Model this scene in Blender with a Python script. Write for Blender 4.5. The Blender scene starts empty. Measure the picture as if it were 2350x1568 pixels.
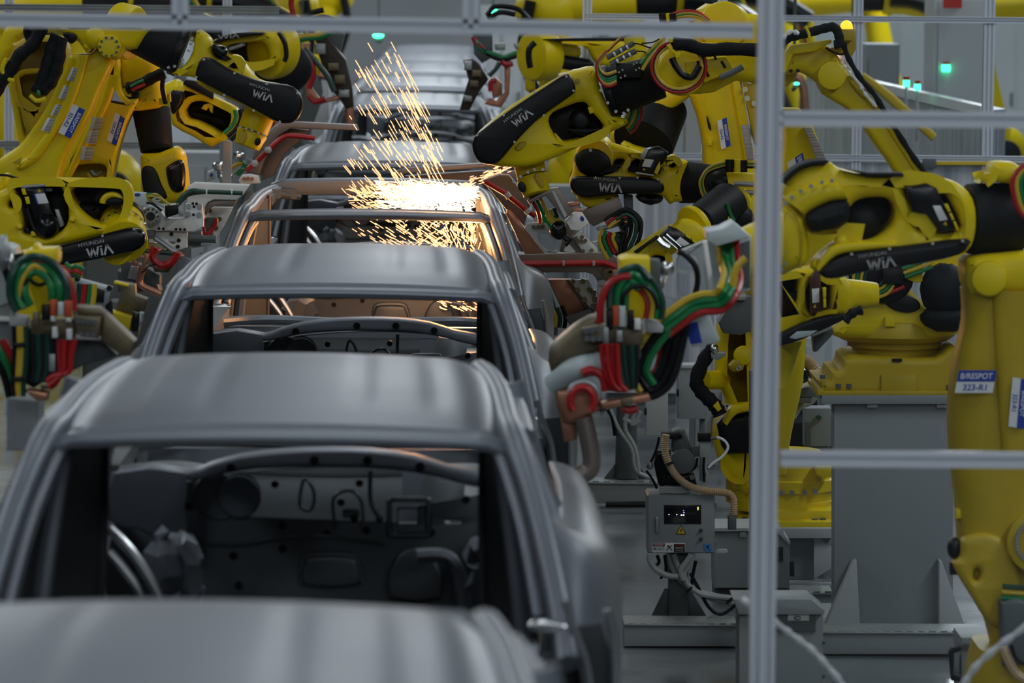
import bpy, bmesh, math, random
from mathutils import Vector, Matrix
from mathutils.geometry import tessellate_polygon
random.seed(7)
PI = math.pi
# ------------------------------------------------------------------ camera geometry (2350 x 1568)
FPX, CX, CY = 10200.0, 1175.0, 784.0
ZC = 3.10
ROLL = math.radians(0.5)
_v = Vector(((1085 - CX) / FPX, (CY + 95) / FPX, -1.0)).normalized()       # line direction (+Y) in camera axes
_u = Vector((math.sin(ROLL), math.cos(ROLL), 0.0))
_u = (_u - _v * _u.dot(_v)).normalized()                                   # world up in camera axes
_r = _v.cross(_u).normalized()                                             # world +X in camera axes
CAM_R = Matrix((_r, _v, _u))                                               # camera axes -> world
def W(px, py, d):
    """the point of the hall seen at pixel (px, py) and lying d metres down the line"""
    c = CAM_R @ Vector(((px - CX) / FPX, -(py - CY) / FPX, -1.0))
    return Vector((0, 0, ZC)) + c * (d / c.y)
def conv(ox, oy, s):
    return lambda *pts: [(ox + x / s, oy + y / s) for x, y in pts]

SC = bpy.context.scene
COL = bpy.data.collections.new('scene'); SC.collection.children.link(COL)
# ------------------------------------------------------------------ materials
M = {}
def srgb(r, g, b):
    f = lambda c: c / 12.92 if c <= .04045 else ((c + .055) / 1.055) ** 2.4
    return (f(r / 255), f(g / 255), f(b / 255), 1)
def mat(name, col, rough=.5, metal=0., bump=0., bscale=40., var=0., vscale=3., emit=None, estr=0., coat=0., rvar=0., spec=None):
    m = bpy.data.materials.new(name); m.use_nodes = True
    nt = m.node_tree; b = nt.nodes['Principled BSDF']
    b.inputs['Base Color'].default_value = col
    b.inputs['Roughness'].default_value = rough
    b.inputs['Metallic'].default_value = metal
    if spec is not None: b.inputs['Specular IOR Level'].default_value = spec
    if coat: b.inputs['Coat Weight'].default_value = coat; b.inputs['Coat Roughness'].default_value = .30
    tc = nt.nodes.new('ShaderNodeTexCoord')
    if var or rvar:
        n = nt.nodes.new('ShaderNodeTexNoise'); n.inputs['Scale'].default_value = vscale; n.inputs['Detail'].default_value = 5
        nt.links.new(tc.outputs['Object'], n.inputs['Vector'])
        if var:
            r = nt.nodes.new('ShaderNodeValToRGB')
            r.color_ramp.elements[0].position = .3; r.color_ramp.elements[1].position = .7
            r.color_ramp.elements[0].color = tuple(c * (1 - var) for c in col[:3]) + (1,)
            r.color_ramp.elements[1].color = tuple(min(1, c * (1 + var * .6)) for c in col[:3]) + (1,)
            nt.links.new(n.outputs['Fac'], r.inputs['Fac']); nt.links.new(r.outputs['Color'], b.inputs['Base Color'])
        if rvar:
            mr = nt.nodes.new('ShaderNodeMapRange')
            mr.inputs['From Min'].default_value = .3; mr.inputs['From Max'].default_value = .7
            mr.inputs['To Min'].default_value = rough - rvar; mr.inputs['To Max'].default_value = rough + rvar
            nt.links.new(n.outputs['Fac'], mr.inputs['Value']); nt.links.new(mr.outputs['Result'], b.inputs['Roughness'])
    if bump:
        n2 = nt.nodes.new('ShaderNodeTexNoise'); n2.inputs['Scale'].default_value = bscale; n2.inputs['Detail'].default_value = 3
        nt.links.new(tc.outputs['Object'], n2.inputs['Vector'])
        bp = nt.nodes.new('ShaderNodeBump'); bp.inputs['Strength'].default_value = bump; bp.inputs['Distance'].default_value = .01
        nt.links.new(n2.outputs['Fac'], bp.inputs['Height']); nt.links.new(bp.outputs['Normal'], b.inputs['Normal'])
    if emit:
        b.inputs['Emission Color'].default_value = emit; b.inputs['Emission Strength'].default_value = estr
    M[name] = m; return m
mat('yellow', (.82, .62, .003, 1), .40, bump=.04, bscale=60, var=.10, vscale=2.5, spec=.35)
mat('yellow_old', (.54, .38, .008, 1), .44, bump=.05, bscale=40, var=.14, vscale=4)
mat('black', (.005, .0055, .007, 1), .40, spec=.3, bump=.03, bscale=80)
mat('blackgloss', (.004, .0045, .006, 1), .24, spec=.4)
mat('rubber', (.008, .0095, .012, 1), .6, spec=.25, bump=.15, bscale=60)
mat('cable_sleeve', (.007, .008, .010, 1), .7, spec=.25, bump=.6, bscale=90)
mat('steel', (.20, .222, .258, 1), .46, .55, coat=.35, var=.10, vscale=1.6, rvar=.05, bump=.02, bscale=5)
mat('steel_in', (.16, .178, .192, 1), .46, .65, var=.12, vscale=4, bump=.03, bscale=9)  # body steel darkened to carry the shade inside the cars
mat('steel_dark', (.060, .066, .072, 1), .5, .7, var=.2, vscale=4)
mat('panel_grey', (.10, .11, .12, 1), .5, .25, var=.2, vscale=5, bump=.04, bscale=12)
mat('bright_steel', (.70, .72, .74, 1), .25, 1.)
mat('zinc', (.36, .39, .40, 1), .45, .7, var=.15, vscale=8)
mat('alu', (.70, .74, .82, 1), .5, .2, bump=.02)
mat('alu_slot', (.34, .37, .41, 1), .55, .4)
mat('taupe', (.235, .195, .175, 1), .42, .55, var=.10, vscale=6)
mat('copper', (.50, .235, .15, 1), .40, .75, var=.2, vscale=14)
mat('brass_plate', (.17, .14, .085, 1), .45, .5, var=.2, vscale=20)
mat('gun_dark', (.050, .042, .034, 1), .45, .5, var=.3, vscale=9)
mat('whiteplate', (.86, .86, .83, 1), .45, .1, var=.06, vscale=12)
mat('grey_paint', (.27, .295, .305, 1), .48, bump=.03, bscale=30, var=.06, vscale=2)
mat('grey_dark', (.10, .115, .12, 1), .5, var=.1, vscale=3)
mat('grey_light', (.48, .50, .51, 1), .5, var=.05, vscale=2)
mat('palegrey', (.52, .60, .62, 1), .4, var=.06, vscale=6)
mat('red', (.42, .012, .014, 1), .38)
mat('orange_red', (.50, .07, .02, 1), .5)
mat('green', (.01, .20, .06, 1), .36)
mat('darkgreen', (.008, .055, .038, 1), .36)
mat('hose_yellow', (.62, .42, .03, 1), .4)
mat('hose_grey', (.38, .40, .40, 1), .5)
mat('tan_hose', (.58, .42, .25, 1), .5)
mat('maroon', (.07, .018, .014, 1), .45)
mat('white', (.78, .79, .80, 1), .5)
mat('label_print', (.38, .36, .36, 1), .5)
mat('blue', (.012, .045, .36, 1), .45)
mat('lightblue', (.02, .22, .60, 1), .45)
mat('letter_grey', (.46, .46, .48, 1), .5)
mat('signyellow', (.75, .50, .01, 1), .5)
mat('signred', (.45, .02, .01, 1), .5)
mat('button_green', (.004, .06, .03, 1), .3)
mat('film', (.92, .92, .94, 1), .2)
mat('plasterboard', (.50, .53, .54, 1), .7, var=.08, vscale=.8)
mat('ceiling', (.20, .21, .22, 1), .8)
mat('wallpanel', (.40, .43, .45, 1), .55, var=.10, vscale=.6)
mat('floor', (.17, .19, .20, 1), .22, var=.22, vscale=1.3, rvar=.1, bump=.04, bscale=2.)
mat('beacon', (1, .55, .02, 1), .2, emit=(1, .50, .03, 1), estr=1.6)
mat('lamp_green', (.02, .8, .35, 1), .3, emit=(.05, 1, .42, 1), estr=5)
mat('lamp_red', (.5, .03, .02, 1), .3)
mat('lamp_amber', (1, .5, .05, 1), .3, emit=(1, .5, .08, 1), estr=4)
mat('lamp_white', (1, 1, 1, 1), .3, emit=(.9, .95, 1, 1), estr=5)
mat('led_violet', (.4, .3, 1, 1), .3, emit=(.45, .35, 1, 1), estr=2)
mat('led_yellow', (.8, .8, .1, 1), .3, emit=(.8, .85, .1, 1), estr=1.2)
mat('screen', (.006, .008, .010, 1), .12)
mat('spark', (1, .6, .25, 1), .5, emit=(1, .46, .25, 1), estr=1.6)
mat('spark_hot', (1, .8, .5, 1), .5, emit=(1, .60, .30, 1), estr=5.5)
def stripes_mat():
    m = mat('strip_curtain', (.48, .51, .56, 1), .4)
    nt = m.node_tree; b = nt.nodes['Principled BSDF']
    tc = nt.nodes.new('ShaderNodeTexCoord'); mp = nt.nodes.new('ShaderNodeMapping'); mp.inputs['Scale'].default_value = (14, 14, .15)
    n = nt.nodes.new('ShaderNodeTexNoise'); n.inputs['Scale'].default_value = 1.2; n.inputs['Detail'].default_value = 4
    r = nt.nodes.new('ShaderNodeValToRGB'); r.color_ramp.elements[0].position = .38; r.color_ramp.elements[1].position = .62
    r.color_ramp.elements[0].color = (.30, .34, .40, 1); r.color_ramp.elements[1].color = (.60, .62, .66, 1)
    nt.links.new(tc.outputs['Object'], mp.inputs['Vector']); nt.links.new(mp.outputs['Vector'], n.inputs['Vector'])
    nt.links.new(n.outputs['Fac'], r.inputs['Fac']); nt.links.new(r.outputs['Color'], b.inputs['Base Color'])
stripes_mat()
def print_mat():
    m = M['label_print']; nt = m.node_tree; b = nt.nodes['Principled BSDF']
    tc = nt.nodes.new('ShaderNodeTexCoord'); w_ = nt.nodes.new('ShaderNodeTexWave'); w_.inputs['Scale'].default_value = 42; w_.inputs['Distortion'].default_value = 1.5; w_.bands_direction = 'Z'
    r = nt.nodes.new('ShaderNodeValToRGB'); r.color_ramp.elements[0].position = .35; r.color_ramp.elements[1].position = .6
    r.color_ramp.elements[0].color = (.16, .14, .15, 1); r.color_ramp.elements[1].color = (.55, .53, .52, 1)
    nt.links.new(tc.outputs['Object'], w_.inputs['Vector']); nt.links.new(w_.outputs['Fac'], r.inputs['Fac']); nt.links.new(r.outputs['Color'], b.inputs['Base Color'])
print_mat()
def pane_mat():
    m = bpy.data.materials.new('clear_pane'); m.use_nodes = True; nt = m.node_tree; nt.nodes.clear()
    o = nt.nodes.new('ShaderNodeOutputMaterial'); t = nt.nodes.new('ShaderNodeBsdfTransparent'); g = nt.nodes.new('ShaderNodeBsdfGlossy')
    t.inputs['Color'].default_value = (.95, .965, .97, 1); g.inputs['Roughness'].default_value = .06
    fr = nt.nodes.new('ShaderNodeFresnel'); fr.inputs['IOR'].default_value = 1.45
    mx = nt.nodes.new('ShaderNodeMixShader'); nt.links.new(fr.outputs['Fac'], mx.inputs['Fac'])
    nt.links.new(t.outputs[0], mx.inputs[1]); nt.links.new(g.outputs[0], mx.inputs[2]); nt.links.new(mx.outputs[0], o.inputs['Surface'])
    M['pane'] = m
pane_mat()
# ------------------------------------------------------------------ shapes
def crom(pts, k=4, closed=True):
    pts = [Vector(p) for p in pts]; n = len(pts); out = []
    rng = range(n) if closed else range(n - 1)
    for i in rng:
        if closed: p0, p1, p2, p3 = pts[i - 1], pts[i], pts[(i + 1) % n], pts[(i + 2) % n]
        else: p0, p1, p2, p3 = pts[max(i - 1, 0)], pts[i], pts[i + 1], pts[min(i + 2, n - 1)]
        for j in range(k):
            t = j / k
            out.append(.5 * ((2 * p1) + (p2 - p0) * t + (2 * p0 - 5 * p1 + 4 * p2 - p3) * t * t + (3 * p1 - p0 - 3 * p2 + p3) * t ** 3))
    if not closed: out.append(pts[-1])
    return out
def ell(cx, cy, rx, ry=None, rot=0, n=24):
    ry = rx if ry is None else ry; c, s = math.cos(rot), math.sin(rot)
    return [(cx + rx * math.cos(a) * c - ry * math.sin(a) * s, cy + rx * math.cos(a) * s + ry * math.sin(a) * c) for a in (2 * PI * i / n for i in range(n))]
def rrect(x0, y0, x1, y1, r, n=4):
    out = []
    for cx, cy, a0 in ((x1 - r, y1 - r, 0), (x0 + r, y1 - r, 90), (x0 + r, y0 + r, 180), (x1 - r, y0 + r, 270)):
        for i in range(n + 1):
            a = math.radians(a0 + 90 * i / n); out.append((cx + r * math.cos(a), cy + r * math.sin(a)))
    return out
class MB:
    def __init__(s): s.v = []; s.f = []; s.flat = set(); s.lin = []
    def _add(s, vs, fs, flat=False):
        o = len(s.v); s.v += [Vector(v) for v in vs]
        for f in fs:
            if flat: s.flat.add(len(s.f))
            s.f.append(tuple(o + i for i in f))
        return s
    # flat outline (pixels) standing d metres down the line, given a real thickness and rounded edges
    def plate(s, out, d, th=.2, bev=.015, holes=(), smooth=True, k=3, n=3, open_holes=False, tilt=None):
        def dd(p): return d if tilt is None else d + tilt[0] * (p[0] - out[0][0]) + tilt[1] * (p[1] - out[0][1])
        def loop(ps, sm):
            if sm: ps = [(q.x, q.y) for q in crom([(p[0], p[1], 0) for p in ps], k)]
            return [W(p[0], p[1], dd(p)) for p in ps]
        L = [loop(out, smooth)] + [loop(h, True) for h in holes]
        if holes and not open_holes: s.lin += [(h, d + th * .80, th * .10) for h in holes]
        nrm = Vector((0, 1, 0))
        if tilt is not None:
            a, b, c = W(out[0][0], out[0][1], dd(out[0])), W(out[0][0] + 50, out[0][1], dd((out[0][0] + 50, out[0][1]))), W(out[0][0], out[0][1] + 50, dd((out[0][0], out[0][1] + 50)))
            nrm = (b - a).cross(c - a).normalized()
            if nrm.y < 0: nrm = -nrm
        return s.prism(L, nrm, th, bev, n, open_holes)
    def prism(s, L, nrm, th, bev, n=3, open_holes=False):
        ax = nrm.orthogonal().normalized(); ay = nrm.cross(ax)
        def area(l): return sum((l[i].dot(ax) * l[(i + 1) % len(l)].dot(ay) - l[(i + 1) % len(l)].dot(ax) * l[i].dot(ay)) for i in range(len(l)))
        frames = []
        for li, l in enumerate(L):
            if area(l) < 0: l = l[::-1]
            m = len(l); nv = []
            for i in range(m):
                e1 = (l[i] - l[i - 1]); e2 = (l[(i + 1) % m] - l[i])
                n1 = nrm.cross(e1); n2 = nrm.cross(e2)
                n1 = n1.normalized() if n1.length > 1e-9 else n2.normalized(); n2 = n2.normalized() if n2.length > 1e-9 else n1
                a = n1 + n2
                a = a.normalized() if a.length > 1e-6 else n1
                nv.append(a * min(1.6, 1 / max(.3, a.dot(n1))))
            sign = 1 if li == 0 else -1
            frames.append((l, [v * sign for v in nv]))
        caps = {0: [], 1: []}
        for li, (l, nv) in enumerate(frames):
            m = len(l); rings = []
            for kk in range(n + 1):
                a = kk / n * PI / 2
                ins, dep = bev * (1 - math.sin(a)), bev * (1 - math.cos(a))
                rings.append([p + q * ins + nrm * dep for p, q in zip(l, nv)])
            if li == 0 or open_holes:
                for kk in range(n, -1, -1):
                    a = kk / n * PI / 2
                    ins, dep = bev * (1 - math.sin(a)), th - bev * (1 - math.cos(a))
                    rings.append([p + q * ins + nrm * dep for p, q in zip(l, nv)])
            else:
                rings.append([p + nrm * (th * .92) for p in l])
            fs = []
            for j in range(len(rings) - 1):
                for i in range(m):
                    a, b = j * m + i, j * m + (i + 1) % m
                    q = (a, b, b + m, a + m)
                    fs.append(q if li else q[::-1])
            s._add([p for r in rings for p in r], fs)
            caps[0].append(rings[0])
            if li == 0 or open_holes: caps[1].append(rings[-1])
            if li and not open_holes: caps.setdefault(2, []).append(rings[-1])
        for c in (0, 1):
            loops = caps[c]; flatv = [p for l in loops for p in l]
            s._add(flatv, [tuple(t) for t in tessellate_polygon(loops)], flat=True)
        for l in caps.get(2, ()):
            s._add(l, [tuple(t) for t in tessellate_polygon([l])], flat=True)
        return s
    def liner(s, holes, d, th=.02):
        for h in holes: s.plate(h, d, th, .002, k=3)
        return s
    def rect(s, x0, y0, x1, y1, d, th=.2, bev=.006, **k):
        return s.plate([(x0, y0), (x1, y0), (x1, y1), (x0, y1)], d, th, bev, smooth=False, n=2, **k)
    def poly(s, pts, d, th=.1, bev=.006, **k):
        return s.plate(pts, d, th, bev, smooth=False, n=2, **k)
    def box(s, c, size, rot=None):
        c = Vector(c); hx, hy, hz = (q / 2 for q in size)
        vs = [Vector((x, y, z)) for x in (-hx, hx) for y in (-hy, hy) for z in (-hz, hz)]
        if rot is not None: vs = [rot @ v for v in vs]
        return s._add([c + v for v in vs], [(0, 1, 3, 2), (4, 6, 7, 5), (0, 4, 5, 1), (2, 3, 7, 6), (0, 2, 6, 4), (1, 5, 7, 3)])
    def rings(s, R, caps=True, closed=False):
        m = len(R[0]); fs = []
        for j in range(len(R) - (0 if closed else 1)):
            for i in range(m):
                a, b = j * m + i, j * m + (i + 1) % m; jn = (j + 1) % len(R)
                fs.append((a, b, jn * m + (i + 1) % m, jn * m + i))
        s._add([p for r in R for p in r], fs)
        if caps and not closed:
            s._add(R[0], [tuple(range(m))[::-1]], flat=True); s._add(R[-1], [tuple(range(m))], flat=True)
        return s
    def tube(s, P, r, seg=8, smooth=True, k=4, closed=False, caps=True, prof=None):
        P = crom(P, k, closed) if smooth and len(P) > 2 else [Vector(p) for p in P]
        n = len(P); R = []; t0 = None; nx = None
        for i, p in enumerate(P):
            if closed: t = P[(i + 1) % n] - P[i - 1]
            else: t = P[min(i + 1, n - 1)] - P[max(i - 1, 0)]
            t = t.normalized() if t.length > 1e-9 else Vector((0, 1, 0))
            if nx is None: nx = t.orthogonal().normalized()
            else:
                nx = nx - t * nx.dot(t); nx = nx.normalized() if nx.length > 1e-6 else t.orthogonal().normalized()
            ny = t.cross(nx)
            rr = r if not isinstance(r, (list, tuple)) else r[0] + (r[-1] - r[0]) * i / max(1, n - 1) if len(r) == 2 else r[min(len(r) - 1, int(i * len(r) / n))]
            if prof: rr *= prof(i)
            R.append([p + nx * (rr * math.cos(2 * PI * j / seg)) + ny * (rr * math.sin(2 * PI * j / seg)) for j in range(seg)])
        return s.rings(R, caps, closed)
    def hose(s, px, r, d=None, **k):
        return s.tube([W(*p) if len(p) == 3 else W(p[0], p[1], d) for p in px], r, **k)
    def cyl(s, p0, p1, r0, r1=None, seg=28, bev=0.):
        p0, p1 = Vector(p0), Vector(p1); r1 = r0 if r1 is None else r1
        t = (p1 - p0).normalized(); nx = t.orthogonal().normalized(); ny = t.cross(nx); L = (p1 - p0).length
        st = [(0, r0), (L, r1)] if not bev else [(0, r0 - bev), (bev * .3, r0 - bev * .3), (bev, r0), (L - bev, r1), (L - bev * .3, r1 - bev * .3), (L, r1 - bev)]
        return s.rings([[p0 + t * a + nx * (r * math.cos(2 * PI * j / seg)) + ny * (r * math.sin(2 * PI * j / seg)) for j in range(seg)] for a, r in st])
    def lathe(s, p0, axis, prof, seg=32):
        p0 = Vector(p0); t = Vector(axis).normalized(); nx = t.orthogonal().normalized(); ny = t.cross(nx)
        return s.rings([[p0 + t * a + nx * (r * math.cos(2 * PI * j / seg)) + ny * (r * math.sin(2 * PI * j / seg)) for j in range(seg)] for a, r in prof])
    def bolts(s, p0, axis, R, n, r=.010, h=.014, a0=0., a1=2 * PI):
        p0 = Vector(p0); t = Vector(axis).normalized(); nx = t.orthogonal().normalized(); ny = t.cross(nx)
        for i in range(n):
            a = a0 + (a1 - a0) * i / n; c = p0 + nx * (R * math.cos(a)) + ny * (R * math.sin(a)); s.cyl(c - t * .005, c + t * h, r, seg=6)
        return s
    def pxbolts(s, pts, d, r=.008, h=.012):
        for p in pts:
            c = W(p[0], p[1], d); s.cyl(c - Vector((0, h, 0)), c + Vector((0, .006, 0)), r, seg=8)
        return s
    def ball(s, c, r, sc=(1, 1, 1), seg=16, jit=0.):
        c = Vector(c); R = []
        for i in range(1, seg // 2 + 1):
            a = PI * i / (seg // 2 + 1)
            R.append([c + Vector((r * sc[0] * math.sin(a) * math.cos(2 * PI * j / seg), r * sc[1] * math.sin(a) * math.sin(2 * PI * j / seg), r * sc[2] * math.cos(a))) * 1 + Vector([random.uniform(-jit, jit) for _ in range(3)]) for j in range(seg)])
        return s.rings(R[::-1])
    # beam between paired edge points (pixels), rounded-box section of depth dep
    def arm(s, pairs, d, dep=.25, seg=20, e=3.5, k=3, dd=0., caps=True):
        Ls = crom([(a[0], a[1], 0) for a, b in pairs], k, False); Rs = crom([(b[0], b[1], 0) for a, b in pairs], k, False)
        R = []
        for i, (l, r) in enumerate(zip(Ls, Rs)):
            di = d + dd * i / max(1, len(Ls) - 1)
            a, b = W(l.x, l.y, di), W(r.x, r.y, di); c = (a + b) / 2; h = (b - a) / 2; ring = []
            dpi = dep if not isinstance(dep, (list, tuple)) else dep[0] + (dep[1] - dep[0]) * i / max(1, len(Ls) - 1)
            for j in range(seg):
                t = 2 * PI * (j + .5) / seg; x, y = math.cos(t), math.sin(t)
                sx, sy = math.copysign(abs(x) ** (2 / e), x), math.copysign(abs(y) ** (2 / e), y)
                ring.append(c + h * sx + Vector((0, 1, 0)) * (dpi / 2 * (1 + sy)))
            R.append(ring)
        return s.rings(R, caps)
    def grid(s, G, flip=False):
        m = len(G[0]); fs = []
        for j in range(len(G) - 1):
            for i in range(m - 1):
                q = (j * m + i, j * m + i + 1, (j + 1) * m + i + 1, (j + 1) * m + i); fs.append(q[::-1] if flip else q)
        return s._add([p for r in G for p in r], fs)
    def build(s, name, material, parent=None, origin=None, angle=38, **props):
        if origin is None:
            origin = parent.get('_o') if parent is not None else None
            origin = Vector(origin) if origin is not None else Vector((0, 0, 0))
        me = bpy.data.meshes.new(name)
        me.from_pydata([v - origin for v in s.v], [], s.f); me.validate()
        flat = s.flat
        me.polygons.foreach_set('use_smooth', [i not in flat for i in range(len(me.polygons))] if len(me.polygons) == len(s.f) else [True] * len(me.polygons))
        bm = bmesh.new(); bm.from_mesh(me); bmesh.ops.remove_doubles(bm, verts=bm.verts, dist=1e-5); bmesh.ops.recalc_face_normals(bm, faces=bm.faces); bm.to_mesh(me); bm.free()
        me.set_sharp_from_angle(angle=math.radians(angle))
        me.materials.append(M[material] if isinstance(material, str) else material)
        o = bpy.data.objects.new(name, me); COL.objects.link(o)
        if parent is not None: o.parent = parent; o['_o'] = tuple(origin)
        else: o.location = origin
        for k, v in props.items(): o[k] = v
        if name == 'wrist_link':                      # black plates paint the shade and dark motors inside the cast openings
            for h, dd, tt in s.lin: MB().liner([h], dd, tt).build('recess_shade_and_motor_plate', 'black', o)
        return o
def tag(o, label, cat, group=None, kind=None):
    o['label'] = label; o['category'] = cat
    if group: o['group'] = group
    if kind: o['kind'] = kind
    return o
def thing(name, label, cat, loc, group=None):
    o = bpy.data.objects.new(name, None); COL.objects.link(o); o.location = loc; o['_o'] = tuple(loc); o.empty_display_size = .1
    return tag(o, label, cat, group)
def single(name, mb, material, label, cat, group=None, kind=None):
    c = sum(mb.v, Vector()) / len(mb.v); z = min(v.z for v in mb.v); o = mb.build(name, material, None, Vector((c.x, c.y, z)))
    return tag(o, label, cat, group, kind)
def structure(name, mb, material):
    o = mb.build(name, material); o['kind'] = 'structure'; return o
def copy_tree(o, parent=None):
    c = o.copy(); COL.objects.link(c)
    if parent is not None: c.parent = parent
    for ch in list(o.children): copy_tree(ch, c)
    return c
def hoses(t, paths, r=.011, name='hose', seg=7):
    """paths: (material, [(px, py, d), ...])"""
    for m, p in paths: MB().hose(p, r, seg=seg).build(name, m, t)
def bundle(t, path, cols, r=.010, gap=2.2, name='hose', seg=7):
    """several hoses side by side along one path of (px, py, d)"""
    n = len(cols)
    for i, c in enumerate(cols):
        o = (i - (n - 1) / 2) * gap * r; P = [W(*p) for p in path]; Q = []
        for j, p in enumerate(P):
            tv = (P[min(j + 1, len(P) - 1)] - P[max(j - 1, 0)]).normalized(); sd = tv.cross(Vector((0, 1, 0)))
            sd = sd.normalized() if sd.length > 1e-4 else Vector((1, 0, 0))
            Q.append(p + sd * o + Vector((0, random.uniform(-.4, .4) * r, 0)))
        MB().tube(Q, r, seg=seg).build(name, c, t)
def text(t, body, o, ux, uy, h, material, name='lettering', bold=0., sx=1., maxw=0.):
    cu = bpy.data.curves.new('tmp', 'FONT'); cu.body = body; cu.size = 1.0; cu.extrude = 0; cu.offset = bold
    ob = bpy.data.objects.new('tmp', cu); me = ob.to_mesh()
    ux, uy = Vector(ux).normalized(), Vector(uy).normalized(); nz = ux.cross(uy)
    xs = [v.co.x for v in me.vertices]; x0, x1 = min(xs), max(xs); cy0 = min(v.co.y for v in me.vertices); cy1 = max(v.co.y for v in me.vertices)
    k = h / (cy1 - cy0); mb = MB()
    if maxw and (x1 - x0) * k * sx > maxw: sx *= maxw / ((x1 - x0) * k * sx)
    vs = [o + ux * ((v.co.x - (x0 + x1) / 2) * k * sx) + uy * ((v.co.y - (cy0 + cy1) / 2) * k) for v in me.vertices]
    mb._add(vs, [tuple(p.vertices) for p in me.polygons], flat=True)
    ob.to_mesh_clear(); bpy.data.objects.remove(ob); bpy.data.curves.remove(cu)
    return mb.build(name, material, t)
def strokes(t, segs, o, ux, uy, w, material, name):
    mb = MB()
    for a, b, c, d in segs:
        p, q = o + ux * a + uy * b, o + ux * c + uy * d; e = (q - p).normalized(); nn = Vector((e.z, 0, -e.x)) if abs(e.y) < .9 else Vector((1, 0, 0))
        nn = nn.normalized() * w / 2; mb._add([p - nn, p + nn, q + nn, q - nn], [(0, 1, 2, 3)], flat=True)
    return mb.build(name, material, t)
def wia(t, c, ang, wpx, d, material='letter_grey'):
    """maker's wordmark on a black side cover: a small wide word above three large slanted letters"""
    o = W(c[0], c[1], d); s = wpx * d / FPX; ca, sa = math.cos(ang), math.sin(ang)
    ux, uy = Vector((ca, 0, sa)), Vector((-sa, 0, ca))
    text(t, 'HYUNDAI', o + ux * (-.22 * s) + uy * (.42 * s), ux, uy, .145 * s, material, sx=1.25)
    def G(l): return [((a + b * .0) * s, b * s, (c_ + d_ * .0) * s, d_ * s) for a, b, c_, d_ in l]
    seg = G([(-.46, .22, -.35, -.2), (-.35, -.2, -.21, .19), (-.21, .19, -.09, -.2), (-.09, -.2, .05, .22), (.17, .12, .17, -.2), (.27, -.2, .44, .22), (.44, .22, .66, -.2), (.17, .24, .17, .18)])
    strokes(t, seg, o, ux, uy, .092 * s, material, 'logo')
def sticker(t, TL, TR, BL, d, top, bottom, split=.5, name='id_label', flip=False):
    """identification sticker: blue band with white letters over a white band with blue letters (corners in pixels)"""
    a, b, c = W(*TL, d), W(*TR, d), W(*BL, d); ux, uy = b - a, a - c; e = b + c - a; n = ux.cross(uy).normalized() * .0015
    if n.y > 0: n = -n
    mb = MB(); mb._add([a + n, b + n, e + n, c + n, a, b, e, c], [(0, 1, 2, 3), (0, 4, 5, 1), (1, 5, 6, 2), (2, 6, 7, 3), (3, 7, 4, 0)], flat=True)
    lb = mb.build(name, 'white', t)
    m1, m2 = a - uy * split, b - uy * split
    MB()._add([a + n * 1.6, b + n * 1.6, m2 + n * 1.6, m1 + n * 1.6], [(0, 1, 2, 3)], flat=True).build('band', 'blue', lb)
    H = uy.length; mid = (a + b) / 2
    for body, off, hh, mt in ((top, split / 2, split * .52, 'white'), (bottom, split + (1 - split) / 2, (1 - split) * .55, 'blue')):
        if body:
            o = text(lb, body, mid - uy * off + n * 2.4, ux, uy, H * hh, mt, bold=.012, maxw=ux.length * .84)
    return lb
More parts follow.
